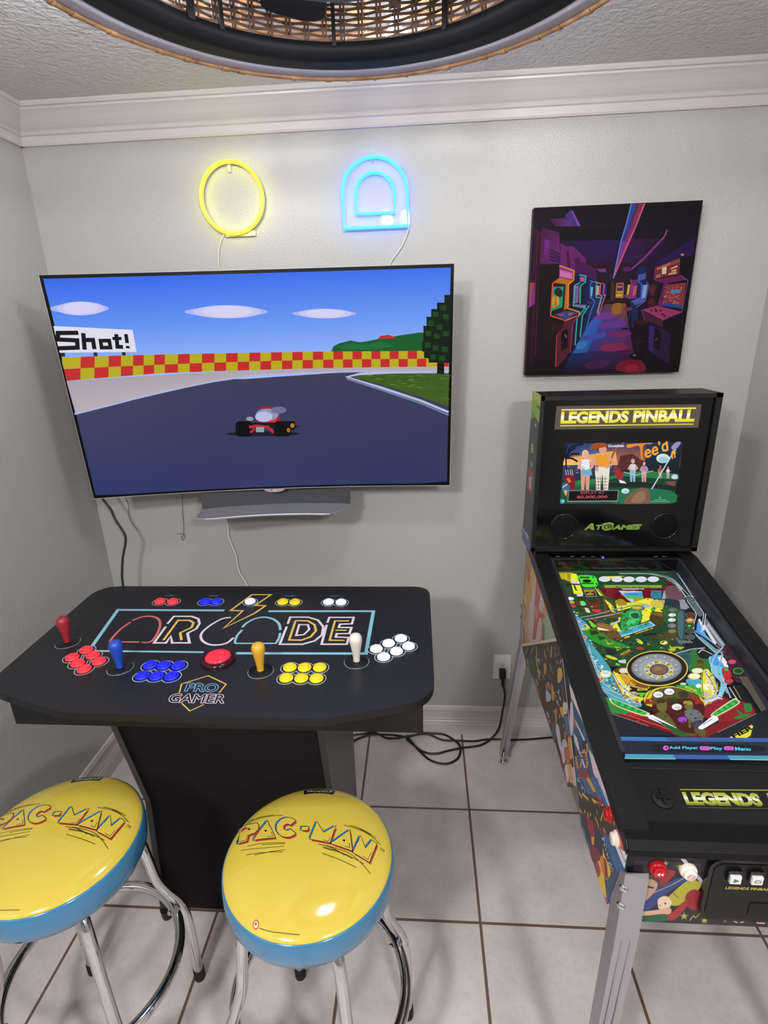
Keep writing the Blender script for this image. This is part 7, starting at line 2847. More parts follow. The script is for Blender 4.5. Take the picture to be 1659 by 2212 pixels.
L|d0963c|31|9844 7957 9933 8076
L|d0963c|30|9861 7913 9951 8033
L|d0963c|31|9915 7895 10004 8015
L|d0963c|31|9969 7876 10057 7996
L|d0963c|30|9988 7839 10075 7959
L|d0963c|31|9978 7772 10066 7893
L|d0963c|30|9968 7703 10056 7825
C|6a2a24|87|9210 7332 9337 7258 9497 7237
L|d0963c|35|9177 7254 9279 7390
L|d0963c|34|9222 7228 9324 7364
L|d0963c|33|9267 7203 9368 7338
L|d0963c|34|9310 7189 9411 7324
L|d0963c|34|9367 7181 9466 7316
L|d0963c|33|9423 7174 9522 7308
C|6a2a24|85|9597 7848 9635 7578 9640 7410
L|d0963c|32|9554 7746 9649 7871
L|d0963c|32|9568 7651 9663 7777
L|d0963c|32|9581 7556 9676 7683
L|d0963c|32|9588 7489 9683 7618
L|d0963c|33|9589 7431 9684 7560
L|d0963c|32|9591 7372 9686 7502
C|6a2a24|81|10043 7768 10205 7680 10434 7645
L|d0963c|30|10023 7695 10110 7816
L|d0963c|30|10081 7664 10167 7785
L|d0963c|31|10138 7633 10223 7755
L|d0963c|30|10197 7615 10282 7736
L|d0963c|30|10278 7603 10362 7723
L|d0963c|28|10359 7591 10441 7711
P|c07a40|9626 7908 9803 8088 9849 8015 9651 7830
L|b07a54|39|9562 8401 9681 8324
S|8a3038|9535 7274 10077 7801 10176 7634 9753 7210
S|4a5468|9602 7374 10043 7768 9856 7485
L|d4c6c6|49|7432 8920 8189 8110 8791 7466 9515 6701
P|3d5f88|9455 6923 10078 7546 11011 8479 11144 8522 11632 8411 12477 8207 12458 7722 11967 6199 11539 6140 10832 6168 10059 6134
P|cfc4c8|10660 8128 10983 8450 11604 8394 11403 8162
L|4a78ac|24|10720 8188 11314 8217 11507 8274
L|7a9cc4|16|10839 8307 11550 8351
S|2c3c54|9455 6923 9856 7221 10346 7269 10300 7135 9673 6718
E|8a98b0|9743 7049 15 20 20 7 5
E|8a98b0|9750 7095 15 19 41 13 5
E|c0c8d4|10194 7154 13 19 46 16 5
E|8a98b0|9894 7064 15 19 40 13 5
E|1f2a3c|9919 7157 14 19 31 10 5
E|c0c8d4|9927 7093 14 19 42 14 5
E|1f2a3c|10152 7100 14 19 47 16 5
E|c0c8d4|9891 7068 14 19 18 6 5
E|1f2a3c|9921 7049 14 19 23 8 5
E|c0c8d4|9801 7050 15 20 30 10 5
E|c0c8d4|10236 7159 14 18 27 9 5
E|c0c8d4|9850 7066 15 19 20 6 5
E|c0c8d4|10042 7178 14 19 38 13 5
E|8a98b0|9789 7074 15 20 18 6 5
E|1f2a3c|10221 7155 13 19 34 12 5
E|1f2a3c|9786 7058 15 19 30 9 5
E|c0c8d4|10178 7177 14 19 42 14 5
E|8a98b0|9902 7074 15 19 47 16 5
E|8a98b0|9859 7135 15 19 50 17 5
E|8a98b0|9692 7049 15 20 28 9 5
E|c0c8d4|9640 7085 15 20 29 9 5
E|8a98b0|9607 7004 15 20 37 13 5
E|c0c8d4|9573 6943 16 20 42 14 5
E|1f2a3c|9781 7092 14 20 50 17 5
E|1f2a3c|9810 7054 14 19 46 15 5
E|1f2a3c|10134 7095 14 19 21 7 5
E|1f2a3c|10201 7214 13 18 46 15 5
E|8a98b0|9908 7108 14 19 43 14 5
E|1f2a3c|9636 7008 16 20 52 17 5
E|1f2a3c|9964 7133 14 19 27 9 5
E|1f2a3c|10225 7155 13 18 25 8 5
E|c0c8d4|10149 7117 14 19 27 9 5
E|1f2a3c|10070 7075 15 19 39 13 5
E|1f2a3c|10014 7092 14 20 20 7 5
E|1f2a3c|9717 7026 15 20 53 18 5
E|8a98b0|9822 7090 15 20 47 16 5
E|c0c8d4|9533 6922 16 20 44 14 5
E|8a98b0|10187 7118 14 19 28 9 5
E|8a98b0|9940 7094 14 19 18 6 5
E|c0c8d4|9898 7084 15 19 37 12 5
E|8a98b0|9967 7125 14 19 43 14 5
E|c0c8d4|9971 7179 14 19 21 7 5
E|c0c8d4|9656 7017 16 20 51 17 5
E|1f2a3c|10220 7146 13 19 45 15 5
E|c0c8d4|9876 7031 15 20 48 17 5
E|8a98b0|9555 6979 15 20 40 14 5
E|c0c8d4|9572 7018 15 20 54 18 5
E|8a98b0|10146 7167 13 19 46 16 5
E|c0c8d4|10080 7164 14 19 32 11 5
E|8a98b0|10092 7122 14 19 28 10 5
E|1f2a3c|9938 7145 15 19 21 7 5
E|1f2a3c|10245 7128 14 19 45 15 5
E|1f2a3c|9887 7057 14 19 31 10 5
E|8a98b0|9565 6967 16 20 33 11 5
E|8a98b0|10046 7069 15 19 48 16 5
E|c0c8d4|10213 7179 13 18 48 16 5
E|1f2a3c|10167 7179 14 19 19 6 5
E|c0c8d4|10227 7164 13 19 36 12 5
E|c0c8d4|10179 7131 14 18 26 8 5
E|8a98b0|9846 7063 14 19 49 16 5
C|8a2a24|93|9973 7441 10238 7606 10481 7658 10873 7715
L|d8a03c|32|10107 7525 10251 7702
L|d8a03c|32|10174 7542 10316 7718
L|d8a03c|33|10240 7559 10380 7734
L|d8a03c|32|10305 7575 10443 7749
L|d8a03c|31|10369 7592 10506 7764
L|d8a03c|31|10433 7608 10568 7779
L|d8a03c|31|10496 7624 10629 7794
L|d8a03c|31|10558 7640 10690 7809
P|39363c|9974 6398 10709 7212 11344 7447 11412 6888 11249 6552 10784 6317 10130 6215
P|3a352a|9669 6731 10465 7443 11239 8000 11776 8275 11966 8286 11798 8004 11639 7652 11171 7278 10426 6744 9934 6371
L|d8a848|49|9711 6757 9977 6843
L|d8a848|48|9943 6947 10366 7206
L|d8a848|53|9912 6437 10085 6504
L|d8a848|47|10385 6870 10524 6854
L|d8a848|44|10552 7437 10769 7539
L|d8a848|42|10862 7250 11099 7259
L|d8a848|44|10875 7460 10994 7463
L|d8a848|39|11146 7474 11202 7772
L|d8a848|40|11329 7493 11473 7503
L|d8a848|37|11727 8117 11801 8097
L|d8a848|49|10238 6760 10221 6671
L|d8a848|47|10552 7038 10608 6999
L|9a2c30|30|9929 6384 10459 6781 11171 7278 11700 7678
L|d0a04a|35|10623 7480 10947 7731 11185 7940
P|8a3a38|10859 7636 11077 8042 11146 7945 11027 7723
L|2c281f|31|9844 6649 9923 6556
L|4a4434|30|9945 6732 10023 6639
L|2c281f|30|10044 6813 10120 6721
L|4a4434|29|10140 6892 10216 6801
L|2c281f|29|10235 6970 10310 6880
L|4a4434|29|10328 7047 10402 6957
L|2c281f|28|10420 7122 10493 7033
L|4a4434|27|10510 7196 10581 7107
L|2c281f|27|10598 7268 10669 7180
L|4a4434|27|10685 7340 10754 7252
L|2c281f|27|10770 7410 10839 7322
L|4a4434|25|10853 7478 10922 7392
L|2c281f|26|10936 7546 11003 7460
L|4a4434|26|11016 7612 11083 7527
S|8f3240|10463 6768 10780 6992 10942 6813 10778 6603 10523 6579
P|cf9a48|10778 6603 10945 6801 10971 6528 10880 6418
S|77303a|10799 6405 11056 6649 11427 6841 11180 6263 10832 6168
P|35608f|11242 7296 11427 7418 11700 7678 12141 7747 12451 7742 12105 7262 11613 7294
P|d3ccd2|11728 7697 11882 7744 12438 7783 12464 7977 12197 7963
P|dccfcf|12142 7940 12477 8207 12440 7960
L|3a6a9a|30|12086 7916 12471 7956
P|2e3a4e|11242 7296 11628 7359 12151 7321 12108 7049 11489 6999
E|1f2a3c|11519 7276 13 16 6 -26 5
E|8a9ab0|11877 7192 11 17 26 2 5
E|d8dce4|11470 7248 12 16 23 -12 5
E|1f2a3c|11318 7224 13 17 11 -10 5
E|8a9ab0|12074 7211 11 16 7 -8 5
E|1f2a3c|11718 7283 12 16 14 -17 5
E|d8dce4|12070 7116 10 16 24 6 5
E|8a9ab0|11736 7222 9 16 37 20 5
E|c4ccd8|11828 7150 12 17 12 -4 5
E|1f2a3c|11712 7285 9 15 37 22 5
E|1f2a3c|11347 7257 13 16 17 -11 5
E|d8dce4|12038 7149 10 16 23 6 5
E|1f2a3c|11975 7155 12 15 6 -18 5
E|c4ccd8|11865 7168 8 16 29 18 5
E|d8dce4|11453 7290 11 17 36 9 5
E|d8dce4|11920 7238 12 16 12 -19 5
E|8a9ab0|11745 7157 10 17 18 10 5
E|8a9ab0|11567 7325 13 15 5 -25 5
E|d8dce4|11686 7260 13 16 12 -15 5
E|d8dce4|11339 7227 13 17 16 -9 5
E|d8dce4|11584 7187 12 17 11 -4 5
E|c4ccd8|11507 7262 11 17 25 2 5
E|c4ccd8|12083 7130 11 17 9 -7 5
E|8a9ab0|11550 7299 12 17 17 -9 5
E|d8dce4|11366 7235 13 16 5 -33 5
E|c4ccd8|11589 7289 13 15 1 -22 5
E|1f2a3c|11649 7225 9 16 20 10 5
E|c4ccd8|11863 7123 9 16 33 18 5
E|1f2a3c|11628 7207 13 16 10 -16 5
E|8a9ab0|11629 7270 13 15 0 -29 5
E|8a9ab0|11888 7160 12 15 1 -26 5
E|c4ccd8|11660 7155 10 17 36 16 5
E|1f2a3c|11423 7366 13 15 1 -16 5
E|8a9ab0|12061 7155 10 16 10 -2 5
E|d8dce4|11722 7162 13 17 10 -9 5
E|d8dce4|11956 7104 9 16 24 12 5
E|1f2a3c|11618 7206 10 17 32 13 5
E|d8dce4|11999 7207 9 16 29 16 5
E|8a9ab0|11490 7265 10 16 39 19 5
E|c4ccd8|12016 7127 11 17 14 0 5
E|c4ccd8|11681 7270 12 16 17 -10 5
E|d8dce4|11483 7195 12 17 26 -3 5
E|c4ccd8|12012 7163 12 15 12 -22 5
E|8a9ab0|12033 7114 12 15 2 -15 5
E|8a9ab0|11689 7240 9 16 31 17 5
E|c4ccd8|11423 7363 13 16 6 -17 5
E|c4ccd8|11803 7129 9 17 38 19 5
E|8a9ab0|11515 7281 13 16 10 -26 5
E|1f2a3c|11523 7323 9 16 41 20 5
E|1f2a3c|11844 7242 12 16 21 -13 5
E|c4ccd8|11666 7192 12 17 17 -11 5
E|8a9ab0|11641 7245 9 16 25 14 5
E|d8dce4|11471 7196 12 17 24 6 5
E|1f2a3c|11826 7116 10 17 29 12 5
E|1f2a3c|11748 7169 13 16 12 -26 5
E|1f2a3c|11995 7153 12 15 4 -18 5
E|8a9ab0|11987 7212 12 15 1 -20 5
E|c4ccd8|11950 7182 10 16 33 8 5
E|c4ccd8|12051 7120 12 15 6 -27 5
E|1f2a3c|11462 7242 13 16 5 -18 5
E|8a9ab0|11986 7209 12 14 0 -27 5
E|1f2a3c|11981 7160 10 16 30 6 5
E|c4ccd8|11831 7188 10 16 20 7 5
E|d8dce4|11808 7120 12 15 4 -18 5
E|1f2a3c|11647 7278 12 16 6 -17 5
E|d8dce4|12088 7087 11 16 13 -10 5
E|1f2a3c|11537 7225 12 17 19 -16 5
E|c4ccd8|11559 7192 13 15 -1 -26 5
E|c4ccd8|11737 7165 13 16 5 -17 5
E|8a9ab0|11539 7202 10 16 19 9 5
E|c4ccd8|12029 7101 9 16 22 9 5
E|c4ccd8|11390 7278 11 17 40 11 5
E|c4ccd8|11903 7138 8 16 35 20 5
E|1f2a3c|11768 7172 12 15 5 -22 5
E|8a9ab0|12083 7102 9 16 14 4 5
E|1f2a3c|11647 7249 10 16 42 19 5
E|1f2a3c|11497 7302 12 17 13 -11 5
E|d8dce4|11455 7345 10 16 20 8 5
E|c4ccd8|11419 7295 13 16 7 -20 5
E|8a9ab0|11795 7260 12 16 26 -2 5
S|d9b43c|11429 7070 11557 7019 11823 7084 11938 6997 11907 6717 11694 6596 11927 6323 11812 6229 11457 6149 11247 6432 11477 6805
S|a83440|11180 6263 11268 6492 11471 6469 11399 6207
S|8a3428|11423 6737 11635 7004 11853 6774 11619 6596
S|cf7a34|11360 6692 11511 6930 11671 6664 11552 6574
P|b02c34|11845 6242 12012 6392 11955 6181
P|3a4a66|11792 6629 12084 7326 12248 7418 12021 6471
P|4a3c2c|11507 8274 11636 8400 11755 8340 11969 8276 11825 8124 11614 8154
L|dcb444|47|11539 8280 11660 8324
P|c03c34|11903 8185 12055 8302 12349 8149 12215 8000 12010 7854
L|e0b848|38|12031 8085 12183 8004
L|6a7890|53|10225 6217 10395 6273 10386 6156"""

FRONT_ART="""P|25232b|2000 6330 6970 6330 6970 7900 2000 7900
P|b9aab4|2795 8186 2881 8191 3525 7338 3513 7247
P|6a6a2e|2763 7881 2739 7845 2752 7796 2715 7818 2682 7794 2683 7843 2651 7877 2689 7886 2700 7931 2723 7887
P|a8a458|2742 7871 2728 7850 2735 7820 2713 7833 2693 7819 2694 7848 2674 7869 2697 7874 2704 7901 2718 7875
P|6a6a2e|3043 7817 3013 7770 3030 7706 2981 7735 2939 7703 2940 7767 2897 7811 2946 7822 2961 7881 2991 7824
P|a8a458|3015 7804 2997 7776 3007 7737 2978 7755 2953 7735 2953 7774 2928 7800 2957 7807 2966 7842 2984 7808
P|6a6a2e|3310 6561 3275 6503 3296 6425 3237 6460 3189 6420 3189 6499 3138 6553 3196 6567 3213 6639 3249 6569
P|a8a458|3278 6544 3256 6510 3269 6463 3234 6484 3205 6460 3205 6507 3175 6539 3209 6548 3219 6591 3241 6549
P|6a6a2e|3687 6461 3657 6410 3676 6341 3624 6371 3582 6336 3581 6406 3536 6453 3587 6466 3601 6530 3633 6468
P|a8a458|3659 6446 3641 6416 3652 6374 3621 6393 3596 6372 3595 6414 3568 6442 3599 6449 3607 6488 3627 6451
P|6a6a2e|4038 6488 4018 6454 4031 6407 3996 6427 3968 6404 3967 6451 3936 6483 3970 6492 3979 6535 4001 6493
P|a8a458|4019 6478 4007 6458 4015 6429 3994 6442 3977 6428 3976 6456 3958 6475 3978 6480 3983 6506 3997 6481
S|8a2a2c|2642 7438 2714 7695 2913 7656 2836 7449 2719 7264
S|2f3c78|2296 6899 2619 7206 3052 7551 3166 7494 3030 7333 2786 7034 2534 6594 2334 6581
C|b0a83c|15|2329 6927 2629 7129 2921 7353 3106 7541
S|4a3428|2394 7424 2499 7582 2656 7464 2672 7209 2609 7283 2451 7401
S|b08a78|2386 7346 2480 7454 2626 7361 2622 7180 2494 6911 2407 6879 2355 7008
L|2a201c|43|2395 7270 2580 7229
S|a8a034|2825 6879 2978 7202 3187 7470 3412 7382 3342 7147 3200 6903 3036 6787
C|3a3410|13|2914 7146 3060 6999
S|d8c0a8|2692 6924 2821 7037 2950 6887 2918 6727 2763 6663
E|3a3a30|2839 6841 16 1 4 -32 8
L|9a4a30|17|2727 6794 2770 6770
S|c8a088|2318 6553 2690 6658 2936 6728 2958 6569 2708 6525 2346 6474
E|8a2228|3352 6965 170 11 40 -261 20
L|8a2228|11|3505 6975 3540 6977
L|8a2228|11|3509 6909 3545 6895
L|8a2228|11|3500 6847 3535 6818
L|8a2228|11|3480 6795 3510 6753
L|8a2228|11|3448 6756 3471 6705
L|8a2228|11|3409 6734 3423 6677
L|8a2228|11|3366 6732 3369 6674
L|8a2228|11|3321 6748 3314 6694
L|8a2228|11|3279 6782 3262 6737
L|8a2228|11|3243 6831 3217 6798
L|8a2228|11|3215 6890 3184 6872
L|8a2228|11|3199 6956 3164 6953
L|8a2228|11|3196 7022 3160 7036
L|8a2228|11|3205 7083 3171 7112
L|8a2228|11|3226 7134 3197 7176
L|8a2228|10|3257 7172 3235 7222
L|8a2228|11|3296 7193 3282 7248
L|8a2228|11|3339 7196 3335 7252
L|8a2228|11|3383 7180 3390 7232
L|8a2228|11|3425 7147 3441 7191
L|8a2228|10|3461 7099 3486 7131
L|8a2228|11|3488 7040 3520 7058
S|9a2a2c|3178 6928 3247 6827 3085 6442 2926 6405 2878 6483 3019 6653
S|24583a|2441 6453 2886 6564 2893 6375 2473 6346
S|6a2c24|2322 6526 2474 6483 2436 6344 2342 6351
L|123020|11|2511 6485 2509 6354
L|123020|11|2569 6489 2571 6359
L|123020|11|2628 6493 2633 6363
L|123020|11|2686 6497 2695 6367
L|123020|11|2744 6501 2757 6371
L|123020|11|2802 6504 2819 6376
C|a8a040|18|3346 6406 3398 6544 3442 6494 3511 6632
P|b9aab4|4093 6497 4234 6413 4199 6405 4058 6487
P|c4b8bc|4251 6414 4378 6509 4413 6511 4306 6412
P|c88a90|4525 6486 4700 6498 4718 6406 4576 6409"""

BOXSIDE_ART="""P|3b3d42|1560 9920 1890 15180 3090 15130 3090 10000 2900 10000
P|8ca63c|1891 15179 3206 15203 3159 14363 2262 14475 1814 14164
S|a6b450|2045 15174 3105 15186 3115 14940 2320 15005
L|24281c|60|2666 14823 3164 14782
P|6a8a2c|1797 14221 2146 14604 2421 14442
P|c8a0a0|2561 14232 2768 14267 2761 14151 2586 14149
P|b8a83c|2178 13502 2460 13591 2547 13309 2237 13208
P|8a9090|2199 12921 2501 12964 2625 12811 2244 12776
P|a23a3c|2094 12738 2768 12695 2676 11892 1872 11938
P|b88a6a|2127 12366 2642 12508 2623 12065 2160 11991
P|8aa0c0|2193 12416 2570 12488 2468 12050 2218 12072
P|8a2c34|2026 11327 2492 11449 2482 11217 2082 11146
L|50545c|20|1827 11694 2925 11844
L|50545c|20|1840 11652 2938 11805
L|50545c|20|1853 11609 2950 11765
L|50545c|20|1866 11567 2962 11725
L|50545c|20|1879 11525 2975 11685
L|50545c|20|1892 11482 2987 11645
L|50545c|20|1905 11440 2999 11605
L|50545c|20|1918 11398 3012 11565
L|50545c|20|1931 11355 3024 11525
L|50545c|20|1944 11313 3036 11485
L|50545c|20|1957 11270 3049 11445
L|50545c|20|1970 11228 3061 11405
L|50545c|20|1983 11186 3074 11365
L|50545c|20|1997 11143 3086 11326
P|55608a|1451 10266 2982 10389 2856 10004 1558 9917
T|d8d4d8|Gottlieb|1688 10285 2673 10330 1704 10413|0.03"""

TABLE_ART="""L|8cc4d4|103|-7521 -6113 -10777 -6124 -10390 -8264
L|8cc4d4|73|-10340 -8276 -7314 -8273
L|8cc4d4|99|-6460 -8303 -3127 -8243 -3116 -6100 -6195 -6142
C|d06a6c|71|-10022 -6814 -10108 -7206 -10103 -7599 -10075 -7817
C|d06a6c|74|-10021 -6739 -9831 -6524 -9566 -6490 -9302 -6623 -9101 -6916 -8964 -7339 -8922 -7742 -9012 -7861
L|d06a6c|63|-10079 -7843 -9244 -7840
L|d06a6c|62|-9183 -7851 -8997 -7861
L|e2d6de|71|-8898 -6899 -8896 -6480 -8372 -6472 -8120 -6605 -7978 -6862 -7961 -7148 -8112 -7379 -7861 -7851 -8332 -7861 -8514 -7535 -8496 -7864 -8823 -7870 -8879 -7043
L|dfbf58|69|-8628 -7736 -8671 -6703 -8338 -6698 -8167 -6828 -8122 -7080 -8327 -7362 -8133 -7727
C|e2d6de|68|-7191 -6516 -7419 -6594 -7634 -6965 -7719 -7386 -7571 -7716 -7294 -7917 -7021 -7924 -6841 -7818 -6765 -7570
L|dfbf58|61|-6994 -5119 -6389 -5113 -6696 -5799 -6366 -5812 -6575 -6277 -7202 -7100 -6961 -6125 -7339 -6115 -6994 -5119
C|8cc4d4|76|-6688 -7049 -6631 -6804 -6451 -6565 -6200 -6486 -5915 -6609 -5697 -6861 -5584 -7176
C|8cc4d4|67|-6648 -7174 -6695 -7468 -6660 -7763 -6617 -7839
C|8cc4d4|68|-5557 -7313 -5525 -7546 -5535 -7793
L|8cc4d4|61|-6620 -7852 -5514 -7830
L|e2d6de|68|-5454 -6843 -5471 -6475 -4961 -6467 -4642 -6626 -4428 -6982 -4394 -7393 -4538 -7690 -4826 -7855 -5427 -7867 -5451 -6985
L|dfbf58|66|-5273 -6665 -5226 -7658 -4901 -7665 -4683 -7498 -4595 -7193 -4690 -6881 -4919 -6675 -5285 -6666
L|e2d6de|61|-5124 -6880 -5088 -7439 -4887 -7388 -4792 -7128 -4878 -6884 -5124 -6880
L|e2d6de|68|-4352 -6767 -4343 -6473 -3646 -6463 -3657 -6814 -3984 -6833 -3996 -7010 -3644 -7011 -3662 -7313 -4004 -7332 -4006 -7492 -3655 -7511 -3667 -7832 -4326 -7845 -4353 -6875
L|dfbf58|62|-3752 -6656 -4153 -6663 -4146 -7650 -3743 -7655
L|dfbf58|61|-4067 -7157 -3756 -7151
L|dfbf58|30|-7251 -9897 -7336 -9581 -6820 -9250 -6276 -9561 -6327 -9880
L|dfbf58|26|-7036 -10262 -6757 -10506 -6522 -10284
O|7fb4d8|PRO|-7157 -9848 -6386 -9858 -7205 -9537|0.03|19
O|d8c8d4|GAMER|-7389 -10243 -6086 -10242 -7426 -9926|0.03|18
T|9a9aa4|PLAYER 2|-9732 -5235 -9422 -5232 -9743 -5173|0.0
T|9a9aa4|PLAYER 1|-8321 -5239 -8023 -5236 -8327 -5177|0.0
T|9a9aa4|START|-9823 -5821 -9664 -5819 -9834 -5763|0.0
T|9a9aa4|COIN|-9440 -5817 -9282 -5815 -9450 -5758|0.0
T|9a9aa4|START|-8415 -5821 -8267 -5819 -8421 -5763|0.0
T|9a9aa4|COIN|-8020 -5816 -7897 -5814 -8029 -5758|0.0
T|9a9aa4|PLAYER 3|-5913 -5214 -5595 -5211 -5915 -5153|0.0
T|9a9aa4|PLAYER 4|-4513 -5208 -4199 -5205 -4511 -5147|0.0
T|9a9aa4|START|-6012 -5816 -5858 -5814 -6018 -5758|0.0
T|9a9aa4|COIN|-5624 -5811 -5471 -5809 -5629 -5753|0.0
T|9a9aa4|START|-4612 -5798 -4460 -5796 -4613 -5741|0.0
T|9a9aa4|COIN|-4220 -5793 -4069 -5791 -4221 -5736|0.0
T|9a9aa4|PAUSE|-7010 -5828 -6855 -5826 -7020 -5770|0.0"""

SEAT_ART="""P|2a6aa8|-1658 560 -1614 600 -1286 600 -1223 529 -1205 419 -1251 339 -1380 303 -1366 152 -1567 129
P|2a6aa8|-1062 632 -768 191 -1225 158
P|2a6aa8|-352 289 -402 233 -470 201 -550 198 -632 223 -707 274 -766 346 -802 429 -810 515 -788 592 -739 652 -668 685 -585 689 -500 661 -423 607 -517 497 -543 516 -573 525 -602 524 -627 512 -644 492 -652 465 -650 435 -638 406 -617 380 -590 362 -561 353 -533 354 -508 366 -491 386
P|2a6aa8|43 589 234 329 460 511 402 106 -22 168
P|2a6aa8|774 437 881 -33 431 87
P|2a6aa8|1010 324 1145 58 1258 274 1359 219 1245 -219 903 -66
P|2a6aa8|-246 458 -107 457 -117 370 -256 376
P|a5313a|-1560 484 -1516 524 -1190 524 -1128 454 -1111 345 -1157 266 -1285 231 -1273 81 -1473 58
P|a5313a|-967 555 -679 120 -1132 87
P|a5313a|-265 217 -315 161 -383 130 -462 127 -544 152 -618 202 -676 273 -711 355 -718 440 -695 516 -646 575 -576 608 -493 612 -409 585 -334 531 -427 422 -453 441 -483 450 -512 449 -536 437 -554 417 -562 391 -560 361 -548 332 -527 307 -501 289 -472 280 -444 281 -419 293 -402 312
P|a5313a|130 513 317 257 543 436 482 37 62 98
P|a5313a|854 363 957 -101 512 18
P|a5313a|1088 252 1220 -10 1334 203 1434 148 1318 -284 979 -133
P|a5313a|-158 384 -20 383 -31 297 -169 303
L|1c1a14|30|-1610 533 -1565 573 -1238 573 -1175 502 -1158 393 -1205 314 -1333 278 -1320 127 -1521 104 -1610 533
P|c8b244|-1610 533 -1565 573 -1238 573 -1175 502 -1158 393 -1205 314 -1333 278 -1320 127 -1521 104
L|1c1a14|29|-1014 604 -723 166 -1179 133 -1014 604
P|c8b244|-1014 604 -723 166 -1179 133
L|1c1a14|29|-308 263 -358 207 -426 176 -506 173 -588 198 -662 249 -721 320 -756 403 -763 488 -741 565 -692 625 -622 658 -539 661 -454 634 -378 580 -471 470 -498 489 -528 498 -556 497 -581 486 -599 465 -607 439 -605 409 -592 380 -572 355 -545 336 -516 327 -488 328 -463 340 -446 360 -308 263
P|c8b244|-308 263 -358 207 -426 176 -506 173 -588 198 -662 249 -721 320 -756 403 -763 488 -741 565 -692 625 -622 658 -539 661 -454 634 -378 580 -471 470 -498 489 -528 498 -556 497 -581 486 -599 465 -607 439 -605 409 -592 380 -572 355 -545 336 -516 327 -488 328 -463 340 -446 360
L|1c1a14|28|87 562 277 303 503 484 443 81 21 143 87 562
P|c8b244|87 562 277 303 503 484 443 81 21 143
L|1c1a14|28|815 411 921 -57 473 62 815 411
P|c8b244|815 411 921 -57 473 62
L|1c1a14|27|1051 299 1185 34 1298 249 1399 194 1283 -242 943 -90 1051 299
P|c8b244|1051 299 1185 34 1298 249 1399 194 1283 -242 943 -90
L|1c1a14|29|-201 431 -63 431 -73 344 -212 351 -201 431
P|c8b244|-201 431 -63 431 -73 344 -212 351
E|1c1a14|-1366 431 25 1 9 -27 10
E|1c1a14|-973 338 25 1 8 -27 10
E|1c1a14|729 155 24 1 4 -27 10
L|1c1a14|12|-1498 144 -1349 150 -1351 292
L|1c1a14|11|-907 189 -771 194 -840 298
L|1c1a14|11|287 134 412 109 433 228
L|1c1a14|11|756 36 861 -2 852 113
L|1c1a14|11|1131 -138 1253 -197 1304 -41
T|1c1a14|TM|1461 74 1552 41 1477 139|0
C|1c1a14|12|-1535 568 -1311 674 -1038 724 -697 731
C|1c1a14|12|-1501 640 -1267 721 -903 755
C|1c1a14|12|-1457 684 -1186 738
C|1c1a14|11|677 523 973 463 1257 352 1485 183
C|1c1a14|11|800 534 1111 453 1380 324
C|1c1a14|11|941 508 1255 367
C|1c1a14|11|-1262 2 -934 39 -476 43
C|1c1a14|11|-1386 -78 -877 -69 -483 -35
C|1c1a14|11|-1227 -198 -796 -168 -478 -166
C|1c1a14|11|-1048 -218 -745 -160 -438 -114
C|1c1a14|11|-951 3 -471 23
C|1c1a14|11|314 -25 642 -97 947 -229
C|1c1a14|11|345 -52 780 -147 1186 -295
C|1c1a14|11|338 -166 694 -275 1043 -395
C|1c1a14|10|388 7 855 -116 1135 -297 1329 -468
C|1c1a14|11|225 29 501 -32 784 -175
E|b84a40|-674 -1456 61 3 20 -70 16
E|e2c8a0|-674 -1456 42 2 15 -50 14
E|b84a40|-677 -1447 21 1 8 -27 10
C|6a5c20|13|-592 -1512 -372 -1562 -86 -1588 158 -1594"""

# ------------------------------------------------------------------ television on a swivel mount
TVP = (-0.681, -0.248, 1.548)
tv = thing('television', 'large curved flat television with a racing game on screen, mounted on the back wall', 'television', TVP, (0.061, 0, 0.0996))
SAG = 0.036
sag = lambda u: SAG * (1 - (u / 0.6125) ** 2)
NB = 24


def curved_slab(mb, u0, u1, w0, w1, y0, y1, n=NB, mi=0):
    us = [u0 + (u1 - u0) * i / n for i in range(n + 1)]
    pts = []
    for u in us:
        s = sag(u); pts += [(u, s + y0, w0), (u, s + y0, w1), (u, s + y1, w1), (u, s + y1, w0)]
    f = [(4 * i + k, 4 * i + (k + 1) % 4, 4 * i + 4 + (k + 1) % 4, 4 * i + 4 + k) for i in range(n) for k in range(4)]
    return mb.add(pts, f + [(0, 1, 2, 3), (4 * n + 3, 4 * n + 2, 4 * n + 1, 4 * n)], mi)


BEZEL = mat('tv_bezel', '020203', 0.3, spec=0.2)
curved_slab(MB(), -0.6125, 0.6125, -0.352, 0.352, 0, 0.006).build('panel', BEZEL, tv)
mb = MB()
curved_slab(mb, -0.6135, 0.6135, -0.353, -0.3505, -0.0015, 0.009); curved_slab(mb, -0.6135, 0.6135, 0.3515, 0.353, 0.003, 0.009)
for s in (-1, 1):
    curved_slab(mb, s * 0.6125, s * 0.614, -0.353, 0.353, -0.0005, 0.009, 1)
mb.build('trim_edge', mat('bright_edge', 'd4d4d8', 0.25, 0.9), tv)
mb
scr = MB()
art(scr, TV_ART, lambda u, v, h: (u * 1.005, sag(u * 1.005) - h - 0.0004, v * 1.012 + 0.003), 0, strip=0.025, clip=(-0.604, 0.604, -0.342, 0.342))
scr.build('screen', SCREEN, tv)
curved_slab(MB(), -0.44, 0.44, -0.35, 0.02, 0.0063, 0.05, 16).build('rear_housing', BLACKM, tv, bevel=0.008)
MB().box(-0.2, 0.2, 0.0865, 0.105, -0.10, 0.10).box(-0.04, 0.04, 0.105, 0.21, -0.05, 0.05).build('wall_mount', BLACKM, tv)
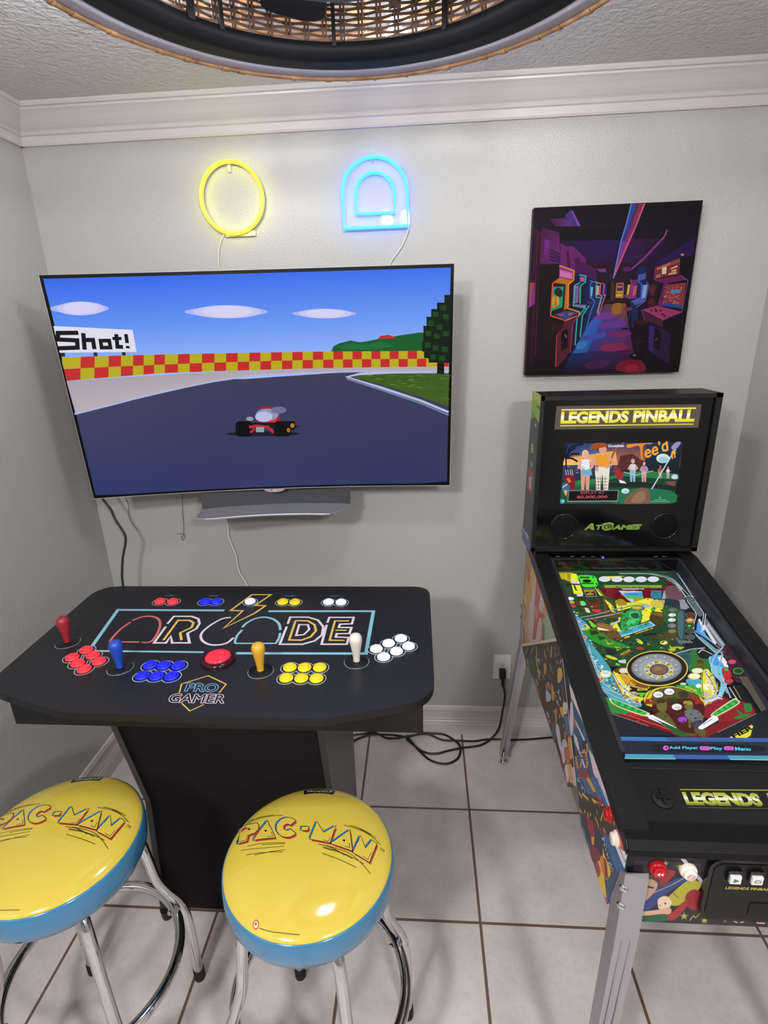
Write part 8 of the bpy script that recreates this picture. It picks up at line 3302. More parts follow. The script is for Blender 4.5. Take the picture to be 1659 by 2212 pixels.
# silver curved stand left on the set, hanging below it
us = [-0.262 + 0.524 * i / 16 for i in range(17)]
mb = MB()
cs = lambda u: 0.045 * (1 - (u / 0.262) ** 2)
for z0, z1, yf, yb in ((-0.4255, -0.4175, lambda u: -0.085 + cs(u), lambda u: 0.085),):
    pts = []
    for u in us:
        uu = u * 1.0
        w = max(0.0, (abs(u) - 0.215) / 0.047)
        front = yf(u * 0.82)
        if u > 0.215 or u < -0.215:
            front = front + w * 0.12 if u > 0 else front + w * 0.02
        pts += [(uu, front, z0), (uu, front, z1), (uu, yb(u), z1), (uu, yb(u), z0)]
    n = 16
    mb.add(pts, [(4 * i + k, 4 * i + (k + 1) % 4, 4 * i + 4 + (k + 1) % 4, 4 * i + 4 + k) for i in range(n) for k in range(4)] + [(0, 1, 2, 3), (67, 66, 65, 64)])
st_ = mb.build('stand', mat('stand_silver', 'a6a7ae', 0.35, 0.5), tv, bevel=0.002)
pts = []
for u in us:
    pts += [(u, 0.030 + cs(u) * 0.6, -0.418), (u, 0.050 + cs(u) * 0.6, -0.335), (u, 0.060 + cs(u) * 0.6, -0.335), (u, 0.085, -0.418)]
MB().add(pts, [(4 * i + k, 4 * i + (k + 1) % 4, 4 * i + 4 + (k + 1) % 4, 4 * i + 4 + k) for i in range(16) for k in range(4)] + [(0, 1, 2, 3), (67, 66, 65, 64)]).build('stand_neck', mat('dark_silver', '3a3c3e', 0.4, 0.5), tv)
mb = MB()
pts = [(0.037 * math.cos(t), sag(0) - 0.004, -0.351 + 0.013 * math.sin(t)) for t in [math.pi + math.pi * i / 12 for i in range(13)]]
pts2 = [(x, y + 0.01, z) for x, y, z in pts]
mb.add(pts + pts2, [tuple(range(13)), tuple(range(13, 26))] + [(i, i + 1, 14 + i, 13 + i) for i in range(12)], 0, False, [hexc('a59aa0')] * 26)
art(mb, 'E|8a2a48|-110 -3558 28 0 0 28 12\nT|e8e0e4|LG|-60 -3580 60 -3580 -60 -3540|0.03', lambda u, v, h: (u, sag(0) - 0.004 - h, v), 0)
mb.build('badge', PRINT, tv)
mb = MB()
art(mb, 'T|202226|OLED|1780 -680 2090 -680 1780 -590|0.0', lambda u, v, h: (u, v, -0.4175 + h), 0)
mb.build('lettering', PRINT, st_)

# ------------------------------------------------------------------ neon signs (plain glowing outlines)
NEY = mat('neon_yellow', 'f2ef30', 0.4, emit='fff41c', estr=4.8)
NEC = mat('neon_cyan', '40d8f8', 0.4, emit='1c68f0', estr=6.2)
ACR = mat('clear_acrylic', 'ffffff', 0.05)
_n = ACR.node_tree; _t = _n.nodes.new('ShaderNodeBsdfTransparent'); _m = _n.nodes.new('ShaderNodeMixShader'); _m.inputs[0].default_value = 0.12
_n.links.new(_t.outputs[0], _m.inputs[1]); _n.links.new(_n.nodes['Principled BSDF'].outputs[0], _m.inputs[2]); _n.links.new(_m.outputs[0], _n.nodes['Material Output'].inputs['Surface'])
PALEPL = mat('pale_plastic', 'cfcab0', 0.4)
o = (-0.783, 0, 2.138)
ns = thing('neon_sign', 'round yellow neon sign glowing on the wall above the television', 'neon sign', o, group='neon signs above the television')
MB().tube([(0.102 * math.cos(t), -0.024, 0.104 * math.sin(t)) for t in [2 * math.pi * i / 48 for i in range(48)]], 0.0055, 10, True, up=(0, 1, 0)).build('tube', NEY, ns)
MB().tube([(0.102 * math.cos(t), -0.0125, 0.104 * math.sin(t)) for t in [2 * math.pi * i / 48 for i in range(48)]], 0.0048, 8, True, up=(0, 1, 0)).build('tube_backing', PALEPL, ns)
MB().tube([(-0.003, -0.008, 0.098), (-0.003, -0.008, 0.078)], 0.006, 10, flat=0.4).build('hanging_tab', PALEPL, ns)
MB().box(-0.04, 0.064, -0.01, -0.002, -0.112, -0.094).build('mounting_plate', PALEPL, ns, bevel=0.003)
MB().tube([(-0.042, -0.008, -0.103), (-0.057, -0.009, -0.121), (-0.071, -0.008, -0.16), (-0.073, -0.008, -0.208), (-0.06, -0.01, -0.30)], 0.0014, 6, smooth_path=5).build('wire', WHITECORD, ns)
o = (-0.315, 0, 2.12)
nc = thing('neon_sign', 'cyan blue arched neon sign glowing on the wall above the television', 'neon sign', o, group='neon signs above the television')


def arch(w, z0, zs, h, n=20):
    P = [(-w, z0), (-w, zs)] + [(-w * math.cos(math.pi * i / n), zs + h * math.sin(math.pi * i / n)) for i in range(1, n)] + [(w, zs), (w, z0)]
    return P


A1 = arch(0.104, -0.085, 0.015, 0.098); A2 = arch(0.062, -0.045, 0.010, 0.060)
for nm, A, w in (('tube', A1, 0.0052), ('inner_tube', A2, 0.0048)):
    MB().tube([(x, -0.024, z) for x, z in A], w, 10, True, up=(0, 1, 0)).build(nm, NEC, nc)
A3 = arch(0.110, -0.092, 0.015, 0.104)
MB().prism(A3, -0.012, -0.016, lambda p, q, a: (p, a, q)).build('backing', ACR, nc)
MB().tube([(-0.004, -0.020, 0.102), (-0.004, -0.006, 0.099)], 0.003, 8).build('hanging_pin', CHROME, nc)
MB().box(-0.04, 0.064, -0.009, -0.002, -0.088, -0.066).build('mounting_plate', ACR, nc)
MB().tube([(0.108, -0.012, -0.09), (0.098, -0.008, -0.115), (0.080, -0.008, -0.148), (0.042, -0.008, -0.20), (0.03, -0.012, -0.29)], 0.0018, 6, smooth_path=5).build('wire', WHITECORD, nc)

# ------------------------------------------------------------------ canvas print
o = (0.446, -0.001, 1.8105)
mb = MB()
bx = MB().box(-0.2565, 0.2565, -0.034, 0, -0.258, 0.258)
fc = {0: '5a3c4c', 1: '141016', 2: '120d14', 3: '3a3438', 4: '151116', 5: '151116'}
for i, f in enumerate(bx.f):
    mb.add([bx.v[k] for k in f], [(0, 1, 2, 3)], 0, False, [hexc(fc[i])] * 4)
art(mb, CANVAS_ART, lambda u, v, h: (u, -0.034 - h, v), 0, step=0.00004, clip=(-0.2565, 0.2565, -0.258, 0.258))
cvp = mb.build('canvas_print', CANVASPRINT)
cvp.location = o
tag(cvp, 'square canvas print of a dark neon lit arcade hall hung above the pinball machine', 'picture')

# ------------------------------------------------------------------ pinball machine
PO = (0.4485, -0.72, 0.0)
pin = thing('pinball_machine', 'black digital pinball machine with comic side artwork standing by the right wall', 'pinball machine', PO)
S_ = 0.1873
zr = lambda y: 1.005 + S_ * (y + 0.355)
part = lambda mb, name, m, par=None, bevel=0.0: shift(mb, PO).build(name, m, par or pin, None, bevel)
X0, X1 = 0.20, 0.697
xz = lambda p, q, a: (a, p, q)
body = [(-0.18, 0.585), (-0.18, 0.985), (-0.33, 0.985), (-0.352, zr(-0.352) - 0.05), (-1.05, zr(-1.05) - 0.05), (-1.235, zr(-1.235) - 0.03), (-1.235, 0.632)]
cab = part(MB().prism(body, X0 + 0.0005, X1, xz), 'cabinet', BLACKM)
mb = MB()
art(mb, SIDE_ART, lambda u, v, h: (X0 - h, -u, v), 0, step=0.00004)
part(mb, 'side_artwork', SIDEPRINT)
mb = MB()
art(mb, FRONT_ART, lambda u, v, h: (u, -1.235 - h, v), 0, step=0.00004)
part(mb, 'front_artwork', PRINT)
for a0, a1 in ((X0 - 0.006, 0.2425), (0.6545, X1 + 0.006)):
    rail = [(-0.20, zr(-0.355) - 0.022), (-0.20, 1.003), (-0.345, 1.005), (-1.235, zr(-1.235)), (-1.246, zr(-1.246) - 0.008), (-1.246, zr(-1.246) - 0.024)]
    part(MB().prism(rail, a0, a1, xz), 'side_rail', BLACK, bevel=0.003)
    inner = [(-0.352, zr(-0.352) - 0.006), (-1.05, zr(-1.05) - 0.006), (-1.05, zr(-1.05) - 0.05), (-0.352, zr(-0.352) - 0.05)]
    part(MB().prism(inner, a0 + (0.006 if a0 < 0.4 else -0.012), a1 + (0.012 if a0 < 0.4 else -0.006), xz), 'inner_wall', mat('well_wall', '2c2c31', 0.35))
# playfield display
pv = Vector((0, -0.678, -0.127)).normalized(); pn = Vector((1, 0, 0)).cross(pv) * -1
P0 = Vector((0.2545, -0.355, 0.956))
pfn = lambda u, v, h: tuple(P0 + Vector((u, 0, 0)) + pv * v + pn * h)
mb = MB()
art(mb, PLAYFIELD_ART, pfn, 0, step=0.00004, base=0.0004, clip=(0.0, 0.388, 0.0, 0.69))
part(mb, 'playfield_screen', attr_mat('playfield_display', 0.25, 1.05, 0.3))
w = [(-0.012, 0.0), (-0.012, 0.70), (0.40, 0.70), (0.40, 0.0)]
mb = MB(); mb.add([pfn(u, v, -0.001) for u, v in w], [(0, 1, 2, 3)]); part(mb, 'screen_bezel', BLACKG)
# rear shelf with ports
mb = MB().box(0.2425, 0.6545, -0.353, -0.31, 0.96, 1.002)
shelf = part(mb, 'rear_shelf', BLACKG, bevel=0.002)
for x in (0.271, 0.317, 0.352, 0.382, 0.58, 0.606):
    mb = MB()
    art(mb, 'P|c8c8d0|%d 0 %d 0 %d 18 %d 18' % tuple(round(1e4 * (x + d)) for d in (-0.006, 0.006, 0.006, -0.006)), lambda u, v, h: (u, -0.338 + v, 1.0022 + h), 0)
    art(mb, 'P|040405|%d -90 %d -90 %d -45 %d -45' % tuple(round(1e4 * (x + d)) for d in (-0.007, 0.007, 0.007, -0.007)), lambda u, v, h: (u, -0.338 + v, 1.0022 + h), 0)
    part(mb, 'port', PRINT, shelf)
# lower apron and lock bar
AP0 = Vector((0.2, -0.355, 0.998))
afn = lambda u, v, h: tuple(AP0 + Vector((u, 0, 0)) + pv * v + pn * h)
mb = MB()
for u0, u1, v0, v1, h0, h1 in ((0.0425, 0.4545, 0.731, 0.747, -0.03, 0.001), (0.0425, 0.4545, 0.855, 0.906, -0.03, 0.004)):
    q = [afn(u, v, h) for u in (u0, u1) for v in (v0, v1) for h in (h0, h1)]
    mb.add(q, [(0, 1, 3, 2), (4, 6, 7, 5), (0, 4, 5, 1), (2, 3, 7, 6), (0, 2, 6, 4), (1, 5, 7, 3)])
part(mb, 'lock_bar', BLACK, bevel=0.003)
mb = MB().prism([(-1.2, 0.80), (-1.2, 0.845), (-1.236, 0.842), (-1.25, 0.832), (-1.25, 0.816), (-1.236, 0.814)], X0 - 0.004, X1 + 0.004, xz)
part(mb, 'front_lip', mat('lip_black', '08080a', 0.6, spec=0.25), bevel=0.002)
mb = MB()
mb.add([afn(u, v, -0.001) for u, v in ((0.04, 0.74), (0.04, 0.86), (0.457, 0.86), (0.457, 0.74))], [(0, 1, 2, 3)], 0, False, [hexc('0b0b0d')] * 4)
art(mb, APRON_ART, lambda u, v, h: afn(u, v, -0.001 + h), 0)
apron = part(mb, 'apron_panel', attr_mat('apron_print', 0.3))
mb = MB(); c = (0.0925, 0.8085)
AM = lambda x, y, z: afn(c[0] + x, c[1] + y, z)
mb.lathe([(0.0205, -0.001), (0.0205, 0.002), (0.019, 0.003), (0.001, 0.0032)], 32, AM)
dp = part(mb, 'direction_pad', BLACK)
mb = MB()
for x0, x1, y0, y1 in ((-0.014, 0.014, -0.0035, 0.0035), (-0.0035, 0.0035, -0.014, 0.014)):
    mb.add([AM(x, y, z) for x in (x0, x1) for y in (y0, y1) for z in (0.003, 0.006)], [(0, 1, 3, 2), (4, 6, 7, 5), (0, 4, 5, 1), (2, 3, 7, 6), (0, 2, 6, 4), (1, 5, 7, 3)])
part(mb, 'cross_key', BLACKG, dp, bevel=0.001)
part(MB().box(X0 - 0.0012, X0 + 0.014, -1.238, -1.234, 0.75, 0.82), 'corner_strip', BLACK)
# flipper buttons
REDP = mat('red_plastic', 'b3141f', 0.15); IVORY = mat('ivory_plastic', 'f0e6da', 0.2)


def knob_x(y, z, m):
    fn = lambda a, b_, t: (X0 - t, y + a, z + b_)
    k = part(MB().lathe([(0.0155, 0.0), (0.0155, 0.005), (0.014, 0.008), (0.0125, 0.0085)], 28, fn), 'flipper_button', m)
    part(MB().lathe([(0.0118, 0.006), (0.0118, 0.013), (0.0105, 0.0145), (0.001, 0.0148)], 28, fn), 'plunger', m, k)


knob_x(-1.152, 0.806, REDP); knob_x(-1.196, 0.795, IVORY)


def knob_y(x, z, m, data):
    fn = lambda a, b_, t: (x + a, -1.236 - t, z + b_)
    k = part(MB().lathe([(0.0155, 0.0), (0.0155, 0.005), (0.014, 0.008), (0.0125, 0.0085)], 28, fn), 'front_button', m)
    part(MB().lathe([(0.0118, 0.006), (0.0118, 0.013), (0.0105, 0.0145), (0.001, 0.0148)], 28, fn), 'plunger', m, k)
    mb = MB(); art(mb, data, lambda u, v, h: (x + u, -1.236 - 0.0148 - h, z + v), 0); part(mb, 'symbol', PRINT, k)


knob_y(0.2565, 0.777, REDP, 'P|f2dce0|-60 0 -5 -40 -5 40\nP|f2dce0|0 0 55 -40 55 40')
knob_y(0.311, 0.774, IVORY, 'E|b05a62|0 0 70 0 0 55 16\nE|f0e6da|0 0 56 0 0 42 16\nP|b05a62|-48 0 -10 -28 -10 28\nP|b05a62|10 -28 48 0 10 28\nL|f0e6da|20|-30 -45 30 45')
# coin door panel


def rrect(x0, x1, z0, z1, r, n=6):
    P = []
    for cx, cz, a in ((x1 - r, z1 - r, 0), (x0 + r, z1 - r, 90), (x0 + r, z0 + r, 180), (x1 - r, z0 + r, 270)):
        for i in range(n + 1):
            t = math.radians(a + 90 * i / n); P.append((cx + r * math.cos(t), cz + r * math.sin(t)))
    return P


yz = lambda p, q, a: (p, a, q)
door = part(MB().prism(rrect(0.342, 0.560, 0.66, 0.812, 0.024), -1.2345, -1.246, yz), 'coin_door', BLACKG, bevel=0.003)
part(MB().prism(rrect(0.350, 0.552, 0.668, 0.804, 0.018), -1.246, -1.2475, yz), 'door_face', BLACK, door)
for i, x in enumerate((0.384, 0.421, 0.458, 0.495)):
    part(MB().prism(rrect(x - 0.0125, x + 0.0125, 0.768, 0.795, 0.004), -1.247, -1.253, yz), 'button_housing', BLACKG, door)
    mb = MB().box(x - 0.0095, x + 0.0095, -1.258, -1.25, 0.769, 0.787)
    bo = part(mb, 'square_button', WHITEP, door, bevel=0.0012)
    mb = MB()
    art(mb, ('P|3f7a4a|-40 -50 55 0 -40 50', 'E|5a8a64|0 0 60 0 0 38 14\nE|d8dcd6|0 0 40 0 0 22 14', 'P|3f7a4a|-45 -45 45 -45 45 45 -45 45', 'P|b04048|-45 -45 45 0 -45 45')[i], lambda u, v, h: (x + u, -1.2582 - h, 0.778 + v), 0)
    part(mb, 'symbol', PRINT, bo) if False else part(mb, 'button_symbol', PRINT, door)
mb = MB()
art(mb, 'T|b8ac50|LEGENDS PINBALL|3760 7440 4560 7440 3765 7505|0.03', lambda u, v, h: (u, -1.2477 - h, v), 0)
part(mb, 'door_lettering', PRINT, door)
part(MB().box(0.425, 0.480, -1.249, -1.2472, 0.682, 0.712), 'coin_slot', mat('slot_black', '050505', 0.6), door)
# legs
LEG = mat('leg_metal', 'b4b1b8', 0.4, 0.75)


def leg(cx, cy, sx, sy, fx, fy, zt):
    """L-shaped leg: outer corner at (cx, cy); flanges run towards (sx, sy); foot corner at (fx, fy)"""
    w, t = 0.043, 0.0035
    path = [(cx, cy, zt), (cx, cy, 0.60), (fx, fy, 0.045)]
    mb = MB(); rings = []
    for i, (x, y, z) in enumerate(path):
        ww = w if i < 2 else 0.036
        rings.append([(x, y, z), (x + sx * ww, y, z - (0.012 if i == 0 else 0)), (x + sx * ww, y + sy * t, z), (x + sx * t, y + sy * t, z), (x + sx * t, y + sy * ww, z), (x, y + sy * ww, z - (0.012 if i == 0 else 0))])
    v = [p for r in rings for p in r]
    mb.add(v, [(6 * i + k, 6 * i + (k + 1) % 6, 6 * i + 6 + (k + 1) % 6, 6 * i + 6 + k) for i in range(2) for k in range(6)] + [tuple(range(6)), tuple(range(12, 18))])
    # stiffening ribs along both flanges
    for d in (0.014, 0.03):
        mb.tube([(cx + sx * d, cy - sy * 0.0004, 0.60), (fx + sx * d * 0.85, fy - sy * 0.0004, 0.12)], 0.0016, 6)
    lg = part(mb, 'leg', LEG)
    px, py = fx + sx * 0.016, fy + sy * 0.016
    lv = MB().cyl((px, py, 0.012), 0.005, 0.045, n=10).lathe([(0.017, 0), (0.018, 0.004), (0.014, 0.014), (0.006, 0.02)], 20, lambda a, b_, z: (px + a, py + b_, z))
    lv.box(min(fx, fx + sx * 0.034), max(fx, fx + sx * 0.034), min(fy, fy + sy * 0.034), max(fy, fy + sy * 0.034), 0.042, 0.046)
    part(lv, 'leveler', CHROME, lg)
    for z in (0.735, 0.69):
        bt = MB()
        bt.lathe([(0.0085, 0.0), (0.0085, 0.002), (0.006, 0.005), (0.001, 0.0055)], 12, lambda a, b_, tt: (cx - sx * tt * 0.7 + a * 0.7 * sy * 1.0 + sx * 0.002, cy - sy * tt * 0.7 - a * 0.7 * sx * 1.0 + sy * 0.002, z + b_))
        part(bt, 'bolt', CHROME, lg)


leg(X0 - 0.004, -1.249, 1, 1, 0.165, -1.285, 0.772)
leg(X1 + 0.004, -1.249, -1, 1, 0.732, -1.285, 0.772)
leg(X0 - 0.004, -0.176, 1, -1, 0.144, -0.158, 0.745)
leg(X1 + 0.004, -0.176, -1, -1, 0.753, -0.158, 0.745)
# back box
BX0, BX1, BZ0, BZ1, BY0, BY1 = 0.188, 0.714, 1.012, 1.515, -0.318, -0.186
mb = MB().prism([(BY1, 0.993), (BY1, BZ1), (BY0 + 0.012, BZ1), (BY0 + 0.012, BZ0), (-0.29, 1.003)], BX0 + 0.0006, BX1, xz)
bbx = part(mb, 'back_box', BLACK)
mb = MB(); t = 0.012
for x0, x1, z0, z1 in ((BX0, BX0 + t, BZ0, BZ1), (BX1 - t - 0.006, BX1, BZ0, BZ1), (BX0, BX1, BZ1 - 0.012, BZ1), (BX0, BX1, BZ0, BZ0 + t)):
    mb.box(x0, x1, BY0, BY0 + 0.0118, z0, z1)
part(mb, 'box_frame', BLACK, bbx)
part(MB().box(BX0 + t, BX1 - t, BY0 + 0.0085, BY0 + 0.0119, BZ0 + t, BZ1 - 0.012), 'front_glass', BLACKG, bbx)
YB = BY0 + 0.0083
gfn = lambda u, v, h: (0.451 + u, YB - h, v)
mb = MB(); art(mb, BACKGLASS_ART, gfn, 0, step=0.00003, clip=(-0.18, 0.18, 1.172, 1.3725)); part(mb, 'back_glass_screen', attr_mat('backglass_display', 0.2, 1.0, 0.2), bbx)
mb = MB(); art(mb, MARQUEE_ART, gfn, 0); part(mb, 'marquee', attr_mat('marquee_light', 0.3, 1.0, 0.3), bbx)
mb = MB(); art(mb, LOGO_ART, gfn, 0); part(mb, 'logo', PRINT, bbx)
mb = MB(); art(mb, BOXSIDE_ART, lambda u, v, h: (BX0 - h, -u, v), 0); part(mb, 'box_side_artwork', PRINT, bbx)
for x in (0.29, 0.607):
    fn = lambda a, b_, t: (x + a, YB - t, 1.096 + b_)
    sp = part(MB().lathe([(0.046, 0.0), (0.045, 0.003), (0.040, 0.004), (0.0385, 0.001)], 40, fn, caps=False), 'speaker', BLACKG, bbx)
    part(MB().lathe([(0.0385, 0.0008), (0.03, 0.0016), (0.001, 0.002)], 40, fn, caps=False), 'speaker_grille', mat('grille', '060607', 0.5, spec=0.2), bbx)

usb = thing('usb_drive', 'tiny silver memory stick with blue light plugged in under the pinball back box', 'usb stick', (0.409, -0.343, 1.0035))
MB().box(-0.0035, 0.0035, -0.009, 0.003, 0, 0.004).build('shell', STEEL, usb)
MB().box(-0.003, 0.003, -0.0115, -0.009, 0.0005, 0.0035).build('status_light', mat('blue_led', '2030ff', 0.3, emit='2a48ff', estr=6), usb)

# ------------------------------------------------------------------ arcade pedestal
TO = (-0.678, -0.75, 0.0)
arc = thing('arcade_pedestal', 'black four player arcade control table standing in front of the television', 'arcade table', TO)
tp = lambda mb, name, m, par=None, bevel=0.0: shift(mb, TO).build(name, m, par or arc, None, bevel)


def rounded(poly, radii, n=6):
    out = []
    for i, (p, r) in enumerate(zip(poly, radii)):
        P, A, B = Vector(p), Vector(poly[i - 1]), Vector(poly[(i + 1) % len(poly)])
        if r <= 0:
            out.append(tuple(p)); continue
        a = (A - P).normalized(); b_ = (B - P).normalized()
        s, e = P + a * r, P + b_ * r
        for k in range(n + 1):
            t = k / n; out.append(tuple(s * (1 - t) ** 2 + P * 2 * t * (1 - t) + e * t * t))
    return out


TOPZ = 0.95
outline = rounded([(-1.222, -0.457), (-0.148, -0.452), (-0.143, -0.998), (-0.384, -1.067), (-0.957, -1.063), (-1.206, -0.985)], [0.075, 0.055, 0.075, 0.02, 0.02, 0.075], 8)
mb = MB()
n = len(outline); hz = TOPZ - 0.020
mb.add([(x, y, TOPZ) for x, y in outline], [tuple(range(n))], 0, False, [hexc('1a1b20')] * n)
mb.add([(x, y, hz) for x, y in outline], [tuple(range(n))], 1)
mb.add([(x, y, z) for z in (TOPZ, hz) for x, y in outline], [(i, (i + 1) % n, n + (i + 1) % n, n + i) for i in range(n)], 1, False)
# faint printed brick wall, rings round the controls, then the neon style lettering
bricks = []
random.seed(7)
for r in range(17):
    y = -0.50 - r * 0.033
    xa, xb = (-1.17, -0.18) if y > -0.95 else (-1.0, -0.36)
    bricks.append('L|%s|9|%d %d %d %d' % (random.choice(['202329', '1d2026', '22262c']), xa * 1e4, y * 1e4, xb * 1e4, y * 1e4))
    for k in range(14):
        x = xa + 0.05 * (r % 2) + k * 0.1
        if x < xb:
            bricks.append('L|202329|8|%d %d %d %d' % (x * 1e4, y * 1e4, x * 1e4, (y - 0.033) * 1e4))
RED6 = [(-1.046, -0.826), (-1.063, -0.860), (-1.014, -0.850), (-1.033, -0.885), (-0.982, -0.876), (-1.001, -0.909)]
BLU6 = [(-0.843, -0.888), (-0.808, -0.889), (-0.771, -0.889), (-0.842, -0.931), (-0.806, -0.932), (-0.769, -0.932)]
YEL6 = [(-0.492, -0.889), (-0.456, -0.889), (-0.419, -0.888), (-0.491, -0.931), (-0.455, -0.931), (-0.419, -0.931)]
WHI6 = [(-0.227, -0.755), (-0.258, -0.779), (-0.288, -0.805), (-0.206, -0.791), (-0.236, -0.815), (-0.267, -0.840)]
TOPS = {'red': [(-0.972, -0.561), (-0.931, -0.562)], 'blue': [(-0.830, -0.561), (-0.795, -0.561)], 'yellow': [(-0.590, -0.560), (-0.553, -0.561)], 'white': [(-0.691, -0.558), (-0.451, -0.559), (-0.413, -0.560)]}
GROUPS = {'red': RED6 + TOPS['red'], 'blue': BLU6 + TOPS['blue'], 'yellow': YEL6 + TOPS['yellow'], 'white': WHI6 + TOPS['white']}
STICKS = {'red': (-1.120, -0.790), 'blue': (-0.914, -0.900), 'yellow': (-0.560, -0.904), 'white': (-0.332, -0.860)}
allb = [p for g in GROUPS.values() for p in g]
rings = [ring_lines(x, y, 0.0232, 'a9bfc8') for x, y in allb] + [ring_lines(x, y, 0.0212, '0c0c0f') for x, y in allb]
rings += [ring_lines(x, y, 0.0312, '9db4bc', 36) for x, y in STICKS.values()]
tfn = lambda u, v, h: (u, v, TOPZ + h)
art(mb, '\n'.join(bricks), tfn, 0, step=0, base=0.0001)
art(mb, TABLE_ART, tfn, 0, step=0.00004, base=0.0002, extra=rings)
tp(mb, 'tabletop', [attr_mat('table_print', 0.36), BLACK])
tp(MB().box(-1.188, -0.170, -0.945, -0.48, 0.812, hz), 'apron', BLACK, bevel=0.002)
prof = [(-0.41, 0.03), (-0.41, 0.812), (-0.895, 0.812), (-0.812, 0.425), (-0.852, 0.03)]
BLACKSHEEN = mat('black_laminate_sheen', '242426', 0.32)  # black side panels, colour lightened in place of their grazing reflection
for x0, x1, m in ((-0.987, -0.970, BLACKSHEEN), (-0.440, -0.423, BLACKSHEEN)):
    tp(MB().prism(prof, x0, x1, xz), 'side_panel', m, bevel=0.002)
inn = [(-0.45, 0.035), (-0.45, 0.812), (-0.880, 0.812), (-0.797, 0.425), (-0.842, 0.035)]
tp(MB().prism(inn, -0.970, -0.440, xz), 'front_panel', mat('pedestal_front', '100e0f', 0.75, spec=0.2))
for x in (-0.972, -0.438):
    for y in (-0.845, -0.44):
        tp(MB().lathe([(0.016, 0.0), (0.017, 0.004), (0.019, 0.034)], 18, lambda a, b_, z: (x + a, y + b_, z)), 'foot', RUBBER)
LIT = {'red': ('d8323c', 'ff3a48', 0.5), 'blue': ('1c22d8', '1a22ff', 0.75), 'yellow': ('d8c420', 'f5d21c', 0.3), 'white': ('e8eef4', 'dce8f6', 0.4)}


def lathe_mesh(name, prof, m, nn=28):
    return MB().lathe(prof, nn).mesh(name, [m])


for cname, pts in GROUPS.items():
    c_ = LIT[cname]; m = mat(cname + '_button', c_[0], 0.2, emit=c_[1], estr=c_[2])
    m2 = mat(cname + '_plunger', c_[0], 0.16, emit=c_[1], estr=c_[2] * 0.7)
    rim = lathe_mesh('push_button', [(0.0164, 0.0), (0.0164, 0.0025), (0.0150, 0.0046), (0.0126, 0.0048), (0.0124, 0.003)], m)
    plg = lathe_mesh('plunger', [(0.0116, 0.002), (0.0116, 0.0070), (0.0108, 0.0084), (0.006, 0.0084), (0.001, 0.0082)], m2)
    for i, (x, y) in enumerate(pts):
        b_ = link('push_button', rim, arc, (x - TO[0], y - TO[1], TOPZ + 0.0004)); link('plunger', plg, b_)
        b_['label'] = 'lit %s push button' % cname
BATP = [(0.0085, 0.0), (0.0085, 0.010), (0.0092, 0.014), (0.0105, 0.026), (0.0128, 0.040), (0.0152, 0.052), (0.0160, 0.059), (0.0152, 0.0655), (0.0125, 0.0708), (0.007, 0.0742), (0.001, 0.0750)]
wash = lathe_mesh('dust_washer', [(0.0298, 0.0), (0.0298, 0.0012), (0.028, 0.0022), (0.002, 0.0022)], mat('washer', '0b0b0d', 0.3), 40)
shaft = lathe_mesh('shaft', [(0.0048, 0.0), (0.0048, 0.012)], CHROME, 14)
BAT = {'red': ('962430', 0.10), 'blue': ('1f49b0', 0.25), 'yellow': ('d8a32c', 0.0), 'white': ('ddd4ca', 0.0)}
for cname, (x, y) in STICKS.items():
    m = mat(cname + '_bat', BAT[cname][0], 0.4)
    j = link('joystick', lathe_mesh('joystick', [(r, z + 0.004) for r, z in BATP], m, 32), arc, (x - TO[0], y - TO[1], TOPZ)); j['label'] = '%s bat top joystick' % cname
    link('dust_washer', wash, j, (0, 0, 0.0006)); link('shaft', shaft, j)
x, y = -0.681, -0.860
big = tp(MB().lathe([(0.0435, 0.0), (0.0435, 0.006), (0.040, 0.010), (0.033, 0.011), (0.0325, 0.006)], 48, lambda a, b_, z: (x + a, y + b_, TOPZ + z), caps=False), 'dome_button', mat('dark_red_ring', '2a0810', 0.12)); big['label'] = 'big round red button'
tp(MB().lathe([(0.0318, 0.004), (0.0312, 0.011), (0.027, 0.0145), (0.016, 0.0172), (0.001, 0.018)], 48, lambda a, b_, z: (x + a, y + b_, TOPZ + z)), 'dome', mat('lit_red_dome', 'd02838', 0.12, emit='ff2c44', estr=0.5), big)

# ------------------------------------------------------------------ bar stools
SEATY = mat('seat_yellow', 'c8b244', 0.12, coat=0.5)
SEATB = mat('seat_blue', '37749c', 0.16, coat=0.4)
dome = lambda r: 0.7000 + 0.0290 * (max(0.0, 1 - (r / 0.1715) ** 2.6)) ** 0.62


